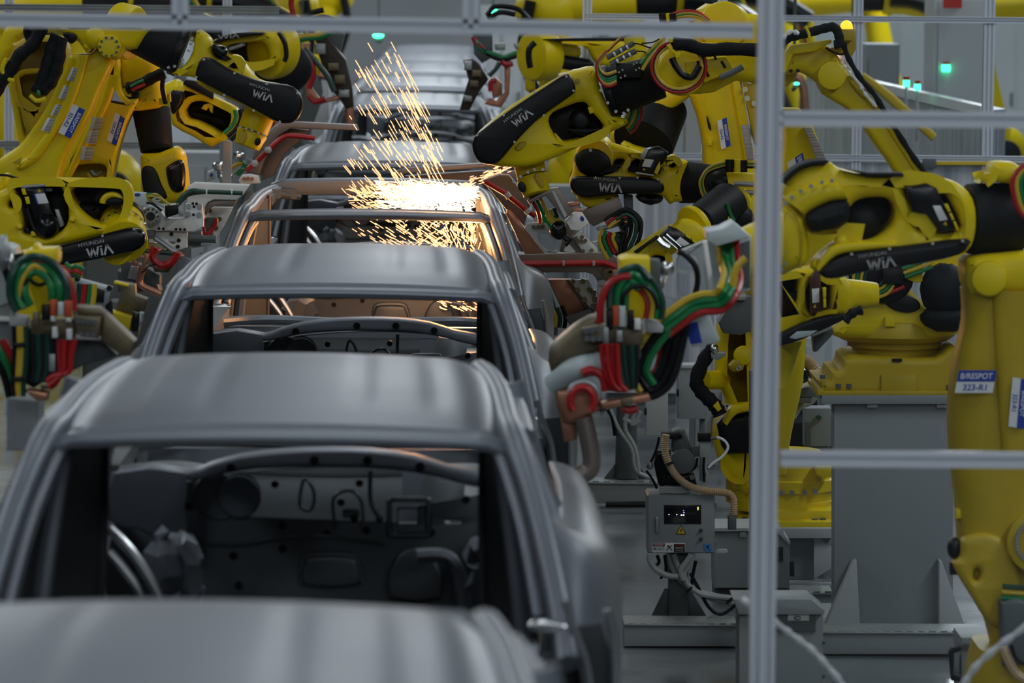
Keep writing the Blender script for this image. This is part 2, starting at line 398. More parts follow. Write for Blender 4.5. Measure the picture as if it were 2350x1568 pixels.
# ================================================================== the line of car bodies
XL = -.512                      # centre of the line
ZH = ZC - 1.265                 # height of a rear roof header
def interp(t, tab):
    for (a, b), (c, d) in zip(tab, tab[1:]):
        if t <= c: 
            u = (t - a) / (c - a); return b + (d - b) * u
    return tab[-1][1]
def smooth_tab(tab, n=6):
    q = crom([(a, b, 0) for a, b in tab], n, False); return [(p.x, p.y) for p in q]
BZ = smooth_tab([(-.1, -.02), (.05, 0), (.25, .026), (.6, .053), (1., .071), (1.35, .070), (1.62, .052), (1.75, .018)])
HW = smooth_tab([(-.1, .592), (.05, .59), (.5, .582), (1., .562), (1.4, .54), (1.62, .515), (1.75, .50)])
def P_(pts, d): return [(p[0], p[1], d) for p in pts]
def car(name, label, d0, roof=True):
    root = thing(name, label, 'car body', (XL, d0 + 1.3, ZH - 1.12), 'car bodies on the line')
    L = lambda x, y, z: Vector((XL + x, d0 + y, ZH + z))
    D = lambda p, y: W(p[0], p[1], 12.0 + y) + Vector((0, d0 - 12.0, 0))          # nearest full body's own pixels, moved along the line
    # ---- roof skin with two soft swages
    if roof:
        G = []
        for j in range(29):
            y = .05 + 1.68 * j / 28; hw, bz = interp(y, HW), interp(y, BZ); row = []
            for i in range(49):
                u = -1 + 2 * i / 48; x = hw * u
                z = bz - .020 * abs(u) ** 2 - .028 * max(0, abs(u) - .86) / .14 * abs(u) ** 6
                fade = min(1, max(0, (y - .15) / .3)) * min(1, max(0, (1.6 - y) / .2))
                for c in (.36, .72): z -= .004 * fade * math.exp(-((abs(u) - c) / .05) ** 2)
                row.append(L(x, y, z))
            G.append(row)
        G.insert(0, [p + Vector((0, -.004, -.012)) for p in G[0]])
        MB().grid(G).build('roof_panel', 'steel', root, angle=60)
    # ---- rear header rail
    def header(nm, y0, z0, hw, prof, m='steel'):
        G = []
        for i in range(41):
            u = -1 + 2 * i / 40
            G.append([L(hw * u, y0 + a - .03 * (1 - u * u) * 0, z0 + b - .016 * u * u - .02 * max(0, abs(u) - .9) / .1) for a, b in prof])
        return MB().grid(G).build(nm, m, root, angle=50)
    header('rear_header', 0, 0, .625, [(.075, -.006), (.055, -.016), (.04, -.012), (.0, -.017), (-.03, -.026), (-.036, -.036), (-.03, -.052), (.0, -.058), (.06, -.05)])
    if roof: header('front_header', 1.68, .03, .56, [(.06, .0), (.05, -.03), (0, -.045), (-.08, -.04), (-.1, -.02), (-.06, .0)], 'steel_in')
    else:
        header('front_header', 1.68, .03, .575, [(.06, .035), (.02, .042), (-.04, .036), (-.055, .028), (-.06, -.02), (-.05, -.045), (.02, -.05), (.05, -.02)])
        for s in (-1, 1):
            b = MB(); b.box(L(s * .545, 1.45, .0), (.07, .35, .05)); b.box(L(s * .50, 1.58, -.015), (.14, .10, .05)); b.box(L(s * .56, 1.2, -.02), (.05, .5, .05))
            b.tube([L(s * .42, 1.6, -.03), L(s * .5, 1.5, -.02), L(s * .56, 1.35, .0)], .02, seg=8); b.build('roof_gusset', 'steel_in', root)
    # ---- body sides
    for s in (-1, 1):
        b = MB()
        rows = [(2.45, [(.775, -.375), (.79, -.372), (.85, -.39), (.905, -.45), (.925, -.58), (.925, -.8), (.91, -1.0)]),
                (1.6, [(.78, -.345), (.80, -.34), (.86, -.36), (.915, -.42), (.938, -.56), (.935, -.8), (.92, -1.0)]),
                (.8, [(.77, -.335), (.79, -.33), (.86, -.35), (.92, -.41), (.945, -.54), (.94, -.8), (.92, -1.0)]),
                (.3, [(.755, -.32), (.775, -.315), (.85, -.335), (.915, -.39), (.945, -.52), (.94, -.8), (.92, -1.0)]),
                (.02, [(.725, -.26), (.75, -.262), (.82, -.305), (.885, -.36), (.922, -.49), (.92, -.8), (.91, -1.0)]),
                (-.22, [(.685, -.19), (.725, -.215), (.785, -.29), (.845, -.36), (.888, -.5), (.892, -.78), (.88, -1.)]),
                (-.44, [(.735, -.42), (.765, -.435), (.79, -.47), (.82, -.51), (.853, -.6), (.855, -.78), (.84, -1.)]),
                (-.56, [(.75, -.52), (.77, -.525), (.785, -.54), (.80, -.56), (.815, -.64), (.815, -.78), (.80, -1.)])]
        rs = []
        for y, r in rows: rs.append([Vector((0, y, 0)) + Vector((q.x, 0, q.y)) for q in crom([(a, c, 0) for a, c in r], 4, False)])
        m = len(rs[0]); cols = [crom([rs[j][i] for j in range(len(rs))], 4, False) for i in range(m)]
        G = [[L(s * c.x, c.y, c.z) for c in col] for col in cols]
        b.grid(G)
        # roof rail, rear pillar ridge and windscreen pillar
        P = [(.70, 2.55, -.42), (.64, 2.22, -.22), (.545, 1.78, -.022), (.578, 1.3, .0), (.605, .8, -.004), (.622, .3, -.026), (.640, -.01, -.045), (.70, -.22, -.215), (.755, -.44, -.44), (.775, -.56, -.56)]
        b.tube([L(s * x, y, z) for x, y, z in P], .036, seg=12)
        b.tube([L(s * (x + .05), y, z - .035) for x, y, z in P[2:6]], .028, seg=8)
        b.tube([L(s * x, y, z) for x, y, z in ((.645, .16, -.05), (.70, .04, -.17), (.745, -.06, -.28), (.78, -.14, -.36))], .032, seg=10)
        # rear window flange
        F = [(.575, .03, -.05), (.61, -.06, -.11), (.66, -.24, -.26), (.70, -.43, -.46)]
        b.tube([L(s * x, y, z) for x, y, z in F], .018, seg=8)
        b.tube([L(s * (x - .0), y + .05, z - .03) for x, y, z in F], .012, seg=6)
        # centre pillar, sill, front door post, front wing rail
        b.tube([L(s * .625, 1.0, .02), L(s * .70, .98, -.25), L(s * .79, .96, -.5), L(s * .82, .96, -1.05)], .05, seg=10)
        b.box(L(s * .82, 1.55, -1.06), (.12, 2.1, .12)); b.tube([L(s * .70, 2.5, -.42), L(s * .80, 2.5, -.6), L(s * .82, 2.5, -1.0)], .06, seg=10)
        b.build('body_side', 'steel', root, angle=50)
        b = MB()
        # inner quarter panel and centre pillar trim panel, closing the side towards the cabin
        A = [(.60, -.02, -.06), (.655, -.22, -.25), (.70, -.42, -.46), (.72, -.45, -.7)]
        Bq = [(.60, .45, -.02), (.65, .45, -.25), (.70, .45, -.46), (.72, .45, -.9)]
        C = [(.555, .95, .0), (.555, .95, -.25), (.56, .95, -.46), (.57, .95, -.95)]
        b.grid([[L(s * x, y, z) for x, y, z in r] for r in (crom(A, 3, False), crom(Bq, 3, False), crom(C, 3, False))])
        b.tube([L(s * .553, .95, .01), L(s * .553, .95, -.4), L(s * .57, .95, -.95)], .012, seg=6)
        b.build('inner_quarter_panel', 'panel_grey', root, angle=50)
        b = MB()
        b.tube([L(s * .585, .15, -.05), L(s * .625, .15, -.25), L(s * .66, .12, -.5), L(s * .70, .10, -.9)], [.022, .032], seg=8)
        b.build('inner_pillar_strip', 'steel', root)
        b = MB()      # front end: strut tower, wing rail
        b.lathe(L(s * .50, 3.0, -.62), (0, 0, 1), [(0, .17), (.12, .15), (.16, .13), (.17, .07)], 20)
        b.box(L(s * .66, 3.05, -.42), (.07, 1.3, .06)); b.box(L(s * .40, 3.1, -.75), (.10, 1.4, .12)); b.box(L(s * .58, 2.7, -.50), (.16, .5, .015))
        b.build('wing_rail', 'steel_in', root)
    # ---- cowl, bulkhead and everything on it
    Zt = conv(0, 784, 2.0)
    cow = Zt((540, 592), (700, 572), (860, 600), (960, 568), (1100, 530), (1300, 506), (1500, 499), (1700, 504), (1900, 530), (2050, 578), (2180, 602), (2250, 640), (2180, 668), (2000, 622), (1800, 590), (1500, 578), (1200, 586), (1050, 606), (900, 640), (700, 640), (545, 640))
    def mv(mb): mb.v = [v + Vector((0, d0 - 12.0, 0)) for v in mb.v]; return mb
    ck = mv(MB().plate(cow, 14.2, .12, .01, k=2)).build('cowl_panel', 'steel', root)
    for q in Zt((1060, 580), (1443, 545), (1687, 545), (1928, 575)): mv(MB().pxbolts([q], 14.2, .0155, .006)).build('grommet', 'black', ck)
    dash = Zt((560, 640), (860, 640), (1100, 596), (1500, 570), (1900, 585), (2200, 660), (2290, 800), (2320, 1500), (1400, 1560), (540, 1500))
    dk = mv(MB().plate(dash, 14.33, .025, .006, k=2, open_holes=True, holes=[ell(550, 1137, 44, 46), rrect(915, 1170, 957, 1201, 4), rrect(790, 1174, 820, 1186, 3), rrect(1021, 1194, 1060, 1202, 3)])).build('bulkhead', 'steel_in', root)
    for q in Zt((1262, 655), (1650, 650), (1565, 738), (1627, 812), (1742, 815), (1683, 865), (1500, 880), (1295, 845), (1296, 950), (1070, 982), (2140, 725), (1980, 877), (865, 757), (1095, 1120), (1890, 1108)): mv(MB().pxbolts([q], 14.33, .0135, .006)).build('grommet', 'black', dk)
    b = MB(); c = W(550, 1137, 14.36); b.lathe(c, (0, 1, 0), [(-.04, .072), (-.045, .066), (-.03, .060), (.03, .055), (.05, .02), (.05, .001)], 32)
    mv(b).build('booster_dish', 'steel', dk)
    b = MB(); R = lambda p: [W(q[0], q[1], 14.325) for q in p]
    b.tube(R(rrect(893, 1146, 984, 1228, 8)), .010, seg=6, closed=True, smooth=False)
    b.tube(R(Zt((1385, 1110), (1392, 1010), (1440, 980), (1600, 980), (1645, 1015), (1665, 1110))), .012, seg=6)
    b.tube(R(Zt((1540, 860), (1530, 720), (1610, 685), (1660, 740), (1665, 850))), .006, seg=6)
    b.tube(R(Zt((1700, 590), (1702, 740), (1750, 820))), .008, seg=6)
    b.tube(R(Zt((880, 925), (1100, 932), (1300, 900), (1500, 895), (1760, 930))), .006, seg=6)
    b.tube(R(Zt((1380, 690), (1400, 630), (1440, 690), (1430, 770), (1380, 760))), .006, seg=6, closed=True)
    b.tube(R([(q[0], q[1]) for q in ell(500, 1140, 58, 50)]), .005, seg=6, closed=True)
    b.plate(Zt((1790, 1180), (1800, 1040), (1860, 960), (1940, 950), (2000, 1010), (2030, 1180)), 14.28, .05, .012, k=2)
    b.plate(Zt((1395, 1120), (1400, 1020), (1440, 995), (1600, 995), (1635, 1020), (1645, 1120)), 14.30, .03, .01, k=2)
    mv(b).build('pressed_ribs', 'steel_in', dk)
    mv(MB().hose([(p[0], p[1], 14.15) for p in Zt((1915, 985), (2040, 985), (2100, 1050), (2125, 1160), (2150, 1300))], .024)).build('column_bracket', 'steel', root)
    mv(MB().plate(Zt((525, 605), (845, 600), (850, 760), (862, 960), (760, 930), (640, 860), (515, 830)), 14.0, .02, .005, k=2, tilt=(.0012, .0002))).build('cowl_side_panel', 'steel', root)
    for pth, rr in (((500, 860), (600, 960), (700, 1110), (760, 1250)), .016), (((500, 965), (570, 1045), (640, 1150), (680, 1300)), .014):
        mv(MB().hose([(p[0], p[1], 13.7) for p in Zt(*pth)], rr)).build('floor_rail', 'bright_steel', root)
    b = MB(); b.ball(W(395, 1320, 13.95), .10, (1, .6, 1.5), 14, .022); mv(b).build('wheelhouse', 'steel', root, angle=20)
    b = MB(); b.ball(W(1120, 1310, 13.95), .09, (.8, .6, 1.3), 14, .022); mv(b).build('wheelhouse', 'steel', root, angle=20)
    for s in (-1, 1):                                      # lamp recess flanges at the rear corner
        def mir(mb):
            mv(mb)
            if s < 0: mb.v = [Vector((2 * XL - v.x, v.y, v.z)) for v in mb.v]; mb.f = [f[::-1] for f in mb.f]
            return mb
        o = mir(MB().plate([(1212, 1436), (1240, 1424), (1290, 1430), (1306, 1446), (1290, 1456), (1230, 1452)], 11.48, .06, .008, k=2)).build('lamp_bracket', 'bright_steel', root)
        mir(MB().hose(P_([(1296, 1380), (1310, 1425), (1330, 1475), (1348, 1530), (1360, 1620)], 11.42), .011)).build('lamp_flange', 'bright_steel', root)
        mir(MB().hose(P_([(1392, 1400), (1404, 1450), (1410, 1520), (1412, 1620)], 11.45), .012)).build('lamp_flange', 'bright_steel', root)
        mir(MB().plate([(1312, 1440), (1380, 1430), (1400, 1500), (1406, 1620), (1352, 1620), (1336, 1520)], 11.47, .02, .004, k=1)).build('lamp_recess', 'steel_dark', root)
    # ---- tail panel, sill of the rear opening, floor, nose
    G = []
    for i in range(31):
        u = -1 + 2 * i / 30
        G.append([L(.70 * u, -.50 - .03 * (1 - u * u) + a, -.525 + .012 * abs(u) ** 4 + b) for a, b in ((.10, -.05), (.09, -.012), (.03, 0.), (-.01, -.004), (-.02, -.02), (-.012, -.045), (.02, -.05))])
    MB().grid(G).build('rear_sill', 'steel', root, angle=50)
    b = MB(); px = lambda x, z: (L(x, -.46, z))
    loop = [L(x, -.47, z) for x, z in ((-.74, -.56), (.74, -.56), (.78, -.98), (-.78, -.98))]
    hol = [[L(s * .52 + q[0], -.47, -.66 + q[1]) for q in rrect(-.11, -.055, .11, .055, .03)] for s in (-1, 1)]
    b.prism([loop] + hol, Vector((0, 1, 0)), .03, .004, 2, True)
    b.tube([L(-.42, -.48, -.6), L(-.3, -.48, -.68), L(.3, -.48, -.68), L(.42, -.48, -.6)], .012, seg=6)
    b.build('tail_panel', 'steel_in', root)
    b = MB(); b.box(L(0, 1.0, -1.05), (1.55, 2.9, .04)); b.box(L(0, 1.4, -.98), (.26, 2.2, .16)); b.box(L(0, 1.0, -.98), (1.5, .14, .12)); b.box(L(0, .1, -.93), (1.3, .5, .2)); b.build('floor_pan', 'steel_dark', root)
    b = MB(); b.box(L(0, 3.7, -.50), (1.25, .06, .05)); b.box(L(0, 3.7, -.95), (1.2, .06, .07)); b.box(L(0, 3.78, -.82), (1.35, .08, .12))
    for x in (-.31, .31): b.box(L(x, 3.69, -.72), (.065, .03, .46))
    b.tube([L(-.66, 3.2, -.42), L(-.45, 3.65, -.44), L(0, 3.74, -.46), L(.45, 3.65, -.44), L(.66, 3.2, -.42)], .022, seg=8)
    b.build('front_frame', 'steel', root)
    return root
first = car('car_body', 'bare grey car body second from the camera, its bulkhead showing through the open rear window', 12.0)
welded = car('car_body', 'roofless bare car body lit copper orange by the welding sparks', 22.5, False)
def another(d, label):
    c = copy_tree(first); c.location = (XL, d + 1.3, ZH - 1.12); c['label'] = label; return c
another(6.72, 'nearest bare car body, only its blurred grey roof along the bottom edge in view')
another(17.25, 'bare grey car body with a roof directly in front of the roofless body being welded')
another(27.8, 'bare grey car body with a roof directly behind the roofless body being welded')
another(38.4, 'blurred bare car body standing two places behind the one being welded')
another(44.0, 'blurred car body between the two hanging dark spot guns of the background')
another(49.5, 'third grey car body from the far end of the line')
another(55.0, 'second grey car body from the far end of the line')
another(60.5, 'farthest and smallest grey car body at the end of the line')
# ================================================================== hall
b = MB(); b.box((2, 42, -.05), (60, 110, .1)); structure('floor', b, 'floor')
b = MB(); b.box((2, 84, 5), (60, .3, 10)); structure('wall_back', b, 'wallpanel')
b = MB(); b.box((2, 36, 9.3), (60, 100, .2)); structure('ceiling', b, 'ceiling')
b = MB()
for y0, y1 in ((4, 65),): b.box((XL, (y0 + y1) / 2, .60), (.5, y1 - y0, .2)); b.box((XL - .3, (y0 + y1) / 2, .25), (.12, y1 - y0, .5)); b.box((XL + .3, (y0 + y1) / 2, .25), (.12, y1 - y0, .5))
single('conveyor', b, 'grey_dark', 'dark grey conveyor running under the row of car bodies', 'conveyor')
# ------------------------------------------------------------------ front guard of aluminium profile with clear panes
def profile_bar(mb, p0, p1, w, dep, slots, horizontal):
    """slotted aluminium profile: the face towards the line is cut by grooves along its length"""
    p0, p1 = Vector(p0), Vector(p1); t = (p1 - p0).normalized(); sx = t.cross(Vector((0, 1, 0))).normalized(); ny = Vector((0, 1, 0))
    sec = [(-w / 2, 0)]
    for c in slots:
        g = .005
        sec += [(c * w - g * 1.6, 0), (c * w - g, .004), (c * w - g, .012), (c * w + g, .012), (c * w + g, .004), (c * w + g * 1.6, 0)]
    sec += [(w / 2, 0), (w / 2, dep), (-w / 2, dep)]
    mb.rings([[p + sx * a + ny * c for a, c in sec] for p in (p0, p1)])
    return mb
DF = 12.5
fence = thing('guard_fence', 'blurred aluminium profile guard fence with clear panes in the foreground', 'fence', (W(1750, 700, DF).x, DF, 0))
b = MB(); top, bot = W(1771, 0, DF), W(1748, 1568, DF); ax = W(1760, 784, DF)
profile_bar(b, (ax.x, DF, 0), (ax.x, DF, 3.4), .072, .072, (-.22, .22), False); b.build('post', 'alu', fence)
r = W(1730, 71, DF); l = W(-40, 45, DF)
b = MB(); profile_bar(b, (l.x - .6, DF + .02, l.z + (l.z - r.z) * .3), (r.x, DF + .02, r.z), .0425, .045, (0,), True); b.build('rail', 'alu', fence)
for y in (272, 1054):
    a, c = W(1792, y, DF), W(2420, y + 3, DF)
    b = MB(); profile_bar(b, a, (c.x + .5, c.y, (a.z + c.z) / 2), .0435, .045, (0,), True); b.build('rail', 'alu', fence)
for x in (411, 1080):
    a, c = W(x, 52 + x * .016, DF), W(x, -150, DF)
    b = MB(); profile_bar(b, (a.x, DF + .02, a.z), (a.x, DF + .02, 3.4), .044, .045, (0,), False); b.build('upright', 'alu', fence)
zs = [W(2000, y, DF).z for y in (-150, 255, 290, 1037, 1071, 1700)]
for z1, z0 in ((zs[0], zs[1]), (zs[2], zs[3]), (zs[4], zs[5])):
    b = MB(); b.box(((ax.x + .036 + 2.0) / 2, DF + .035, (z0 + z1) / 2), (2.0 - ax.x - .036, .005, abs(z1 - z0))); b.build('pane', 'pane', fence, label='clear pane between the rails')
# ================================================================== robots right of the line
T6 = conv(1050, 100, 3.92); T7 = conv(1350, 0, 3.92); T8 = conv(1290, 300, 3.4087); TR = conv(1750, 340, 2.6133)
TB = conv(1560, 740, 3.0156); TU = conv(1780, 0, 3.733); TG = conv(1100, 400, 3.92); TQ = conv(1240, 560, 3.136); TK = conv(1460, 940, 3.1367)
Y = Vector((0, 1, 0))
def P(pts, d): return [(p[0], p[1], d) for p in pts]
def bolts_on(parent, pts, d, r=.008, h=.010, m='bright_steel', name='bolt'):
    for p in pts: MB().pxbolts([p], d, r, h).build(name, m, parent)
def ring_bolts(parent, c, R, n, d, r=.007, m='bright_steel', a0=0., a1=2 * PI):
    bolts_on(parent, [(c[0] + R * math.cos(a0 + (a1 - a0) * i / n), c[1] + R * math.sin(a0 + (a1 - a0) * i / n)) for i in range(n)], d, r, .010, m)
def clamp_band(t, path, d, r, m='yellow'): MB().hose(P(path, d), r, smooth=False, seg=12).build('hose_clamp', m, t)

# ---- tall pedestal and the robot on it, its gun at the glowing weld
DP = 20.6
ped = thing('robot_pedestal', 'tall grey steel pedestal carrying the yellow robot base right of the fence post', 'pedestal', W(2050, 1445, DP + .3))
MB().rect(1914, 926, 2187, 1442, DP, .16, .006).build('column', 'grey_paint', ped)
MB().rect(1886, 907, 2208, 928, DP - .05, .68, .004).build('top_plate', 'grey_paint', ped)
MB().rect(1878, 1441, 2228, 1456, DP - .12, .8, .004).build('base_plate', 'grey_paint', ped)
MB().poly([(1966, 1286), (1958, 1290), (1893, 1441), (1974, 1441)], DP - .10, .10, .002).build('gusset', 'grey_light', ped)
MB().poly([(2156, 1288), (2162, 1290), (2216, 1441), (2156, 1441)], DP - .10, .10, .002).build('gusset', 'grey_light', ped)
MB().poly([(2041, 1441), (2046, 1432), (2082, 1432), (2087, 1441)], DP - .004, .02, .001).build('cable_slot', 'black', ped)
for x in (2000, 2160): MB().rect(x - 10, 928, x + 14, 936, DP - .03, .06, .002).build('cleat', 'grey_light', ped)

ra = thing('welding_robot', 'yellow robot on the tall grey pedestal, its black-covered arm reaching left to the glowing weld', 'robot', W(2050, 906, DP + .3))
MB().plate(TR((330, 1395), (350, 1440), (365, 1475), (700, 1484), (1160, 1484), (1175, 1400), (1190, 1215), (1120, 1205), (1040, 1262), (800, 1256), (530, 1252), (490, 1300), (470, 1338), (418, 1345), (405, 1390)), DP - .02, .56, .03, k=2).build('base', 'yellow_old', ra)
MB().rect(1750 + 330 / 2.6133, 340 + 1458 / 2.6133, 2204, 340 + 1486 / 2.6133, DP - .05, .62, .006).build('base_flange', 'yellow_old', ra)
MB().rect(1750 + 712 / 2.6133, 340 + 1362 / 2.6133, 1750 + 922 / 2.6133, 340 + 1470 / 2.6133, DP - .035, .03, .003).build('access_cover', 'yellow_old', ra)
MB().rect(2048, 824, 2070, 830, DP - .03, .03, .001).build('cable_slot', 'black', ra)
for x, y in TR((455, 1430), (518, 1430), (1117, 1438), (360, 1375)):
    MB().cyl(W(x, y + 4, DP - .02), W(x, y - 6, DP - .02), .0125, seg=8).build('anchor_bolt', 'grey_dark', ra)
cz = lambda y: W(2052, 340 + y / 2.6133, DP + .26)
MB().lathe(cz(1262), (0, 0, 1), [(0, .195), (.015, .2), (.05, .2), (.055, .205), (.06, .222), (.115, .222), (.12, .215)], 40).build('slewing_ring', 'yellow_old', ra)
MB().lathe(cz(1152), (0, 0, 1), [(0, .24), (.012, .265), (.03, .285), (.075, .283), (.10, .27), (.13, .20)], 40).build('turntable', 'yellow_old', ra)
MB().plate(TR((425, 1085), (470, 1035), (530, 940), (600, 780), (760, 760), (900, 860), (1000, 960), (1220, 1050), (1215, 1110), (1000, 1150), (800, 1155), (520, 1145), (430, 1130)), DP + .0, .5, .05, k=2).build('shoulder_housing', 'yellow', ra)
MB().rect(*TR((735, 1015))[0], *TR((795, 1072))[0], DP - .03, .06, .004).build('stop_block', 'yellow', ra)
MB().plate(TR(*ell(715, 775, 195, 160, .1)), DP - .05, .08, .02, k=1).build('motor_ring', 'rubber', ra)
MB().plate(TR(*ell(840, 930, 110, 55, .2)), DP - .02, .05, .01, k=1).build('hand_hole', 'black', ra)
MB().ball(W(*TR((1090, 850))[0], DP - .05), .116, (1, .8, 1.1), 18, .004).build('shoulder_motor', 'rubber', ra, angle=60)
MB().ball(W(*TR((1105, 1020))[0], DP - .05), .105, (1.2, .7, .62), 16, .004).build('motor_boot', 'rubber', ra, angle=60)
bundle(ra, P(TR((590, 735), (580, 800), (620, 868), (720, 850), (760, 800)), DP - .10), ['hose_yellow', 'green', 'hose_yellow', 'darkgreen'], .008)
MB().hose(P(TR((600, 860), (680, 890), (780, 860), (850, 830)), DP - .09), .010).build('hose', 'red', ra)
MB().rect(*TR((722, 725))[0], *TR((845, 815))[0], DP - .12, .06, .003).build('manifold', 'black', ra)
bundle(ra, P(TR((845, 750), (930, 720), (1010, 690)), DP - .11), ['green', 'hose_yellow', 'green'], .009)
MB().poly(TR((865, 690), (960, 690), (960, 800), (930, 810), (870, 790)), DP - .07, .04, .004).build('hose_bracket', 'yellow', ra)
# lower arm rising to the elbow
lo = MB().plate([(1878, 180), (1888, 148), (1922, 140), (1957, 180), (2021, 250), (2076, 335), (2131, 418), (2200, 520), (2262, 620), (2240, 690), (2160, 690), (2118, 530), (2056, 396), (2018, 342), (1984, 293), (1942, 248), (1892, 218)], 20.95, .22, .03, k=2).build('lower_arm', 'yellow', ra)
MB().poly([(1952, 188), (1960, 182), (2023, 250), (2133, 418), (2205, 530), (2190, 532), (2118, 420), (2010, 252)], 20.92, .05, .004).build('edge_rib', 'yellow', lo)
MB().plate([(1944, 175), (1957, 178), (1985, 212), (1994, 232), (1978, 222), (1955, 196)], 20.925, .02, .004, k=2).build('recess', 'yellow_old', lo)
MB().cyl(W(1909, 174, 20.83), W(1909, 174, 21.3), .066, bev=.008).build('elbow_cap', 'yellow', lo)
MB().hose(P([(1935, 100), (1948, 135), (1975, 180), (2005, 215), (2030, 255), (2065, 312), (2100, 366), (2140, 420), (2190, 500)], 20.9), .013, seg=9, prof=lambda i: 1 + .18 * math.sin(i * 1.9)).build('dress_cable', 'cable_sleeve', lo)
MB().hose(P([(1932, 140), (1944, 160), (1970, 190), (1986, 216), (2012, 246)], 20.9), .008, seg=7, prof=lambda i: 1 + .5 * math.sin(i * 2.7)).build('cable_film', 'film', lo)
el = MB().plate(TU((70, 560), (110, 440), (150, 395), (330, 375), (470, 400), (560, 520), (600, 640), (500, 780), (380, 720), (280, 650), (200, 622), (80, 640)), 20.98, .3, .04, k=2).build('elbow_housing', 'yellow', ra)
MB().poly(TU((70, 470), (125, 390), (478, 340), (482, 366), (330, 440), (150, 462), (90, 620), (60, 620)), 20.92, .05, .004).build('cable_bracket', 'yellow', el)
bolts_on(el, TU((130, 608), (190, 606)), 20.96, .009, .01, 'black')
MB().poly(TU((525, 255), (690, 255), (690, 420), (655, 478), (500, 470), (440, 420), (520, 400)), 20.98, .05, .006).build('beacon_bracket', 'yellow_old', el)
MB().rect(*TU((530, 250))[0], *TU((668, 348))[0], 20.88, .12, .004).build('beacon_base', 'yellow_old', el)
c = W(*TU((607, 250))[0], 20.93)
MB().lathe(c, (0, 0, 1), [(0, .030), (.004, .0305), (.012, .030), (.025, .027), (.034, .020), (.040, .010), (.042, .001)], 24).build('beacon', 'beacon', el, label='lit amber beacon dome')
MB().hose(P(TU((40, 400), (100, 330), (200, 300), (320, 270), (430, 240), (505, 235), (540, 300), (545, 370), (500, 385)), 20.85), .022, seg=10, prof=lambda i: 1 + .07 * math.sin(i * 2.1)).build('dress_cable', 'cable_sleeve', el)
MB().hose(P(TU((430, 410), (500, 450), (570, 465), (590, 440)), 20.9), .005).build('lamp_wire', 'black', el)
MB().hose(P(TU((255, 225), (285, 290), (290, 345)), 20.8), .007).build('hose_clamp', 'yellow', el)
MB().hose(P(TU((60, 330), (130, 270), (200, 290)), 20.8), .010, prof=lambda i: 1 + .4 * math.sin(i * 2.3)).build('cable_film', 'film', el)
# upper arm, from the elbow to the wrist
ua = MB().plate([(1512, 148), (1540, 108), (1620, 100), (1740, 105), (1812, 92), (1838, 150), (1808, 200), (1745, 196), (1690, 186), (1640, 212), (1570, 216), (1520, 198)], 21.2, .34, .04, k=2).build('upper_arm', 'yellow', ra)
MB().cyl(W(1564, 165, 21.12), W(1564, 165, 21.6), .115, bev=.012).build('joint_boss', 'yellow', ua)
MB().poly(T7((1000, 690), (900, 690), (870, 560), (1240, 505), (1320, 640), (1100, 720), (1050, 745)), 21.1, .1, .006).build('cable_tray', 'yellow', ua)
for q in ([(1055, 630), (1085, 690)], [(1200, 550), (1235, 610)], [(985, 545), (990, 600)], [(1130, 490), (1150, 535)]): MB().hose(P(T7(*q), 21.09), .006, smooth=False).build('tray_slot', 'black', ua)
MB().hose(P(T7((1185, 700), (1300, 650), (1390, 600)), 21.05), .015, smooth=False).build('connector', 'grey_dark', ua)
MB().hose(P(T7((760, 395), (900, 405), (1050, 450), (1250, 440), (1500, 450), (1640, 460), (1720, 430)), 21.0), .032, seg=12, prof=lambda i: 1 + .05 * math.sin(i * 1.7)).build('dress_cable', 'cable_sleeve', ua)
MB().poly(T7((705, 410), (740, 390), (790, 470), (830, 470), (830, 510), (790, 530), (770, 480), (740, 470)), 20.98, .06, .004).build('hose_clamp', 'yellow', ua)
MB().poly(T7((725, 345), (775, 345), (775, 380), (730, 385)), 20.98, .06, .004).build('hose_clamp', 'yellow', ua)
for rr, mm in ((1.0, 'red'), (.93, 'black'), (.87, 'hose_yellow')):
    MB().hose(P(T7(*[(815 + 245 * rr * math.cos(a), 600 + 232 * rr * math.sin(a)) for a in (2 * PI * i / 24 for i in range(24))]), 21.03), .0085 if mm != 'black' else .007, closed=True, smooth=False).build('hose', mm, ua)
MB().hose(P(T7((750, 520), (790, 600), (860, 680), (940, 690), (1000, 590)), 21.0), .016).build('hose', 'black', ua)
# black sleeve tube and wrist link
a, c2 = W(*T7((190, 830))[0], 21.62), W(*T7((650, 690))[0], 21.6)
tb = MB().cyl(a, c2, .125, .105, 36, .006).build('arm_tube', 'rubber', ra)
MB().cyl(a + (a - c2).normalized() * .02, a + (c2 - a).normalized() * .02, .134, seg=36, bev=.004).build('tube_flange', 'black', tb)
bolts_on(tb, T7((112, 812), (175, 925), (248, 1002), (318, 1018), (358, 990)), 21.50, .008, .012)
MB().rect(*T7((250, 570))[0], *T7((480, 700))[0], 21.43, .08, .004).build('manifold', 'black', tb)
bolts_on(tb, T7((307, 630), (330, 682), (408, 580), (436, 565), (428, 630), (458, 612), (275, 650), (292, 700)), 21.43, .005, .006, 'letter_grey')
for q in ([(165, 520), (250, 475), (330, 430), (410, 390)], [(195, 580), (270, 540), (350, 495), (430, 460)]):
    t_ = MB().hose(P(T7(*q), 21.4), .013, smooth=False).build('connector', 'grey_dark', tb)
    for u in (.25, .5, .72):
        p, p2 = W(*T7(q[0])[0], 21.39), W(*T7(q[3])[0], 21.39); MB().cyl(p.lerp(p2, u), p.lerp(p2, u + .07), .0145, seg=8).build('connector_ring', 'bright_steel', t_)
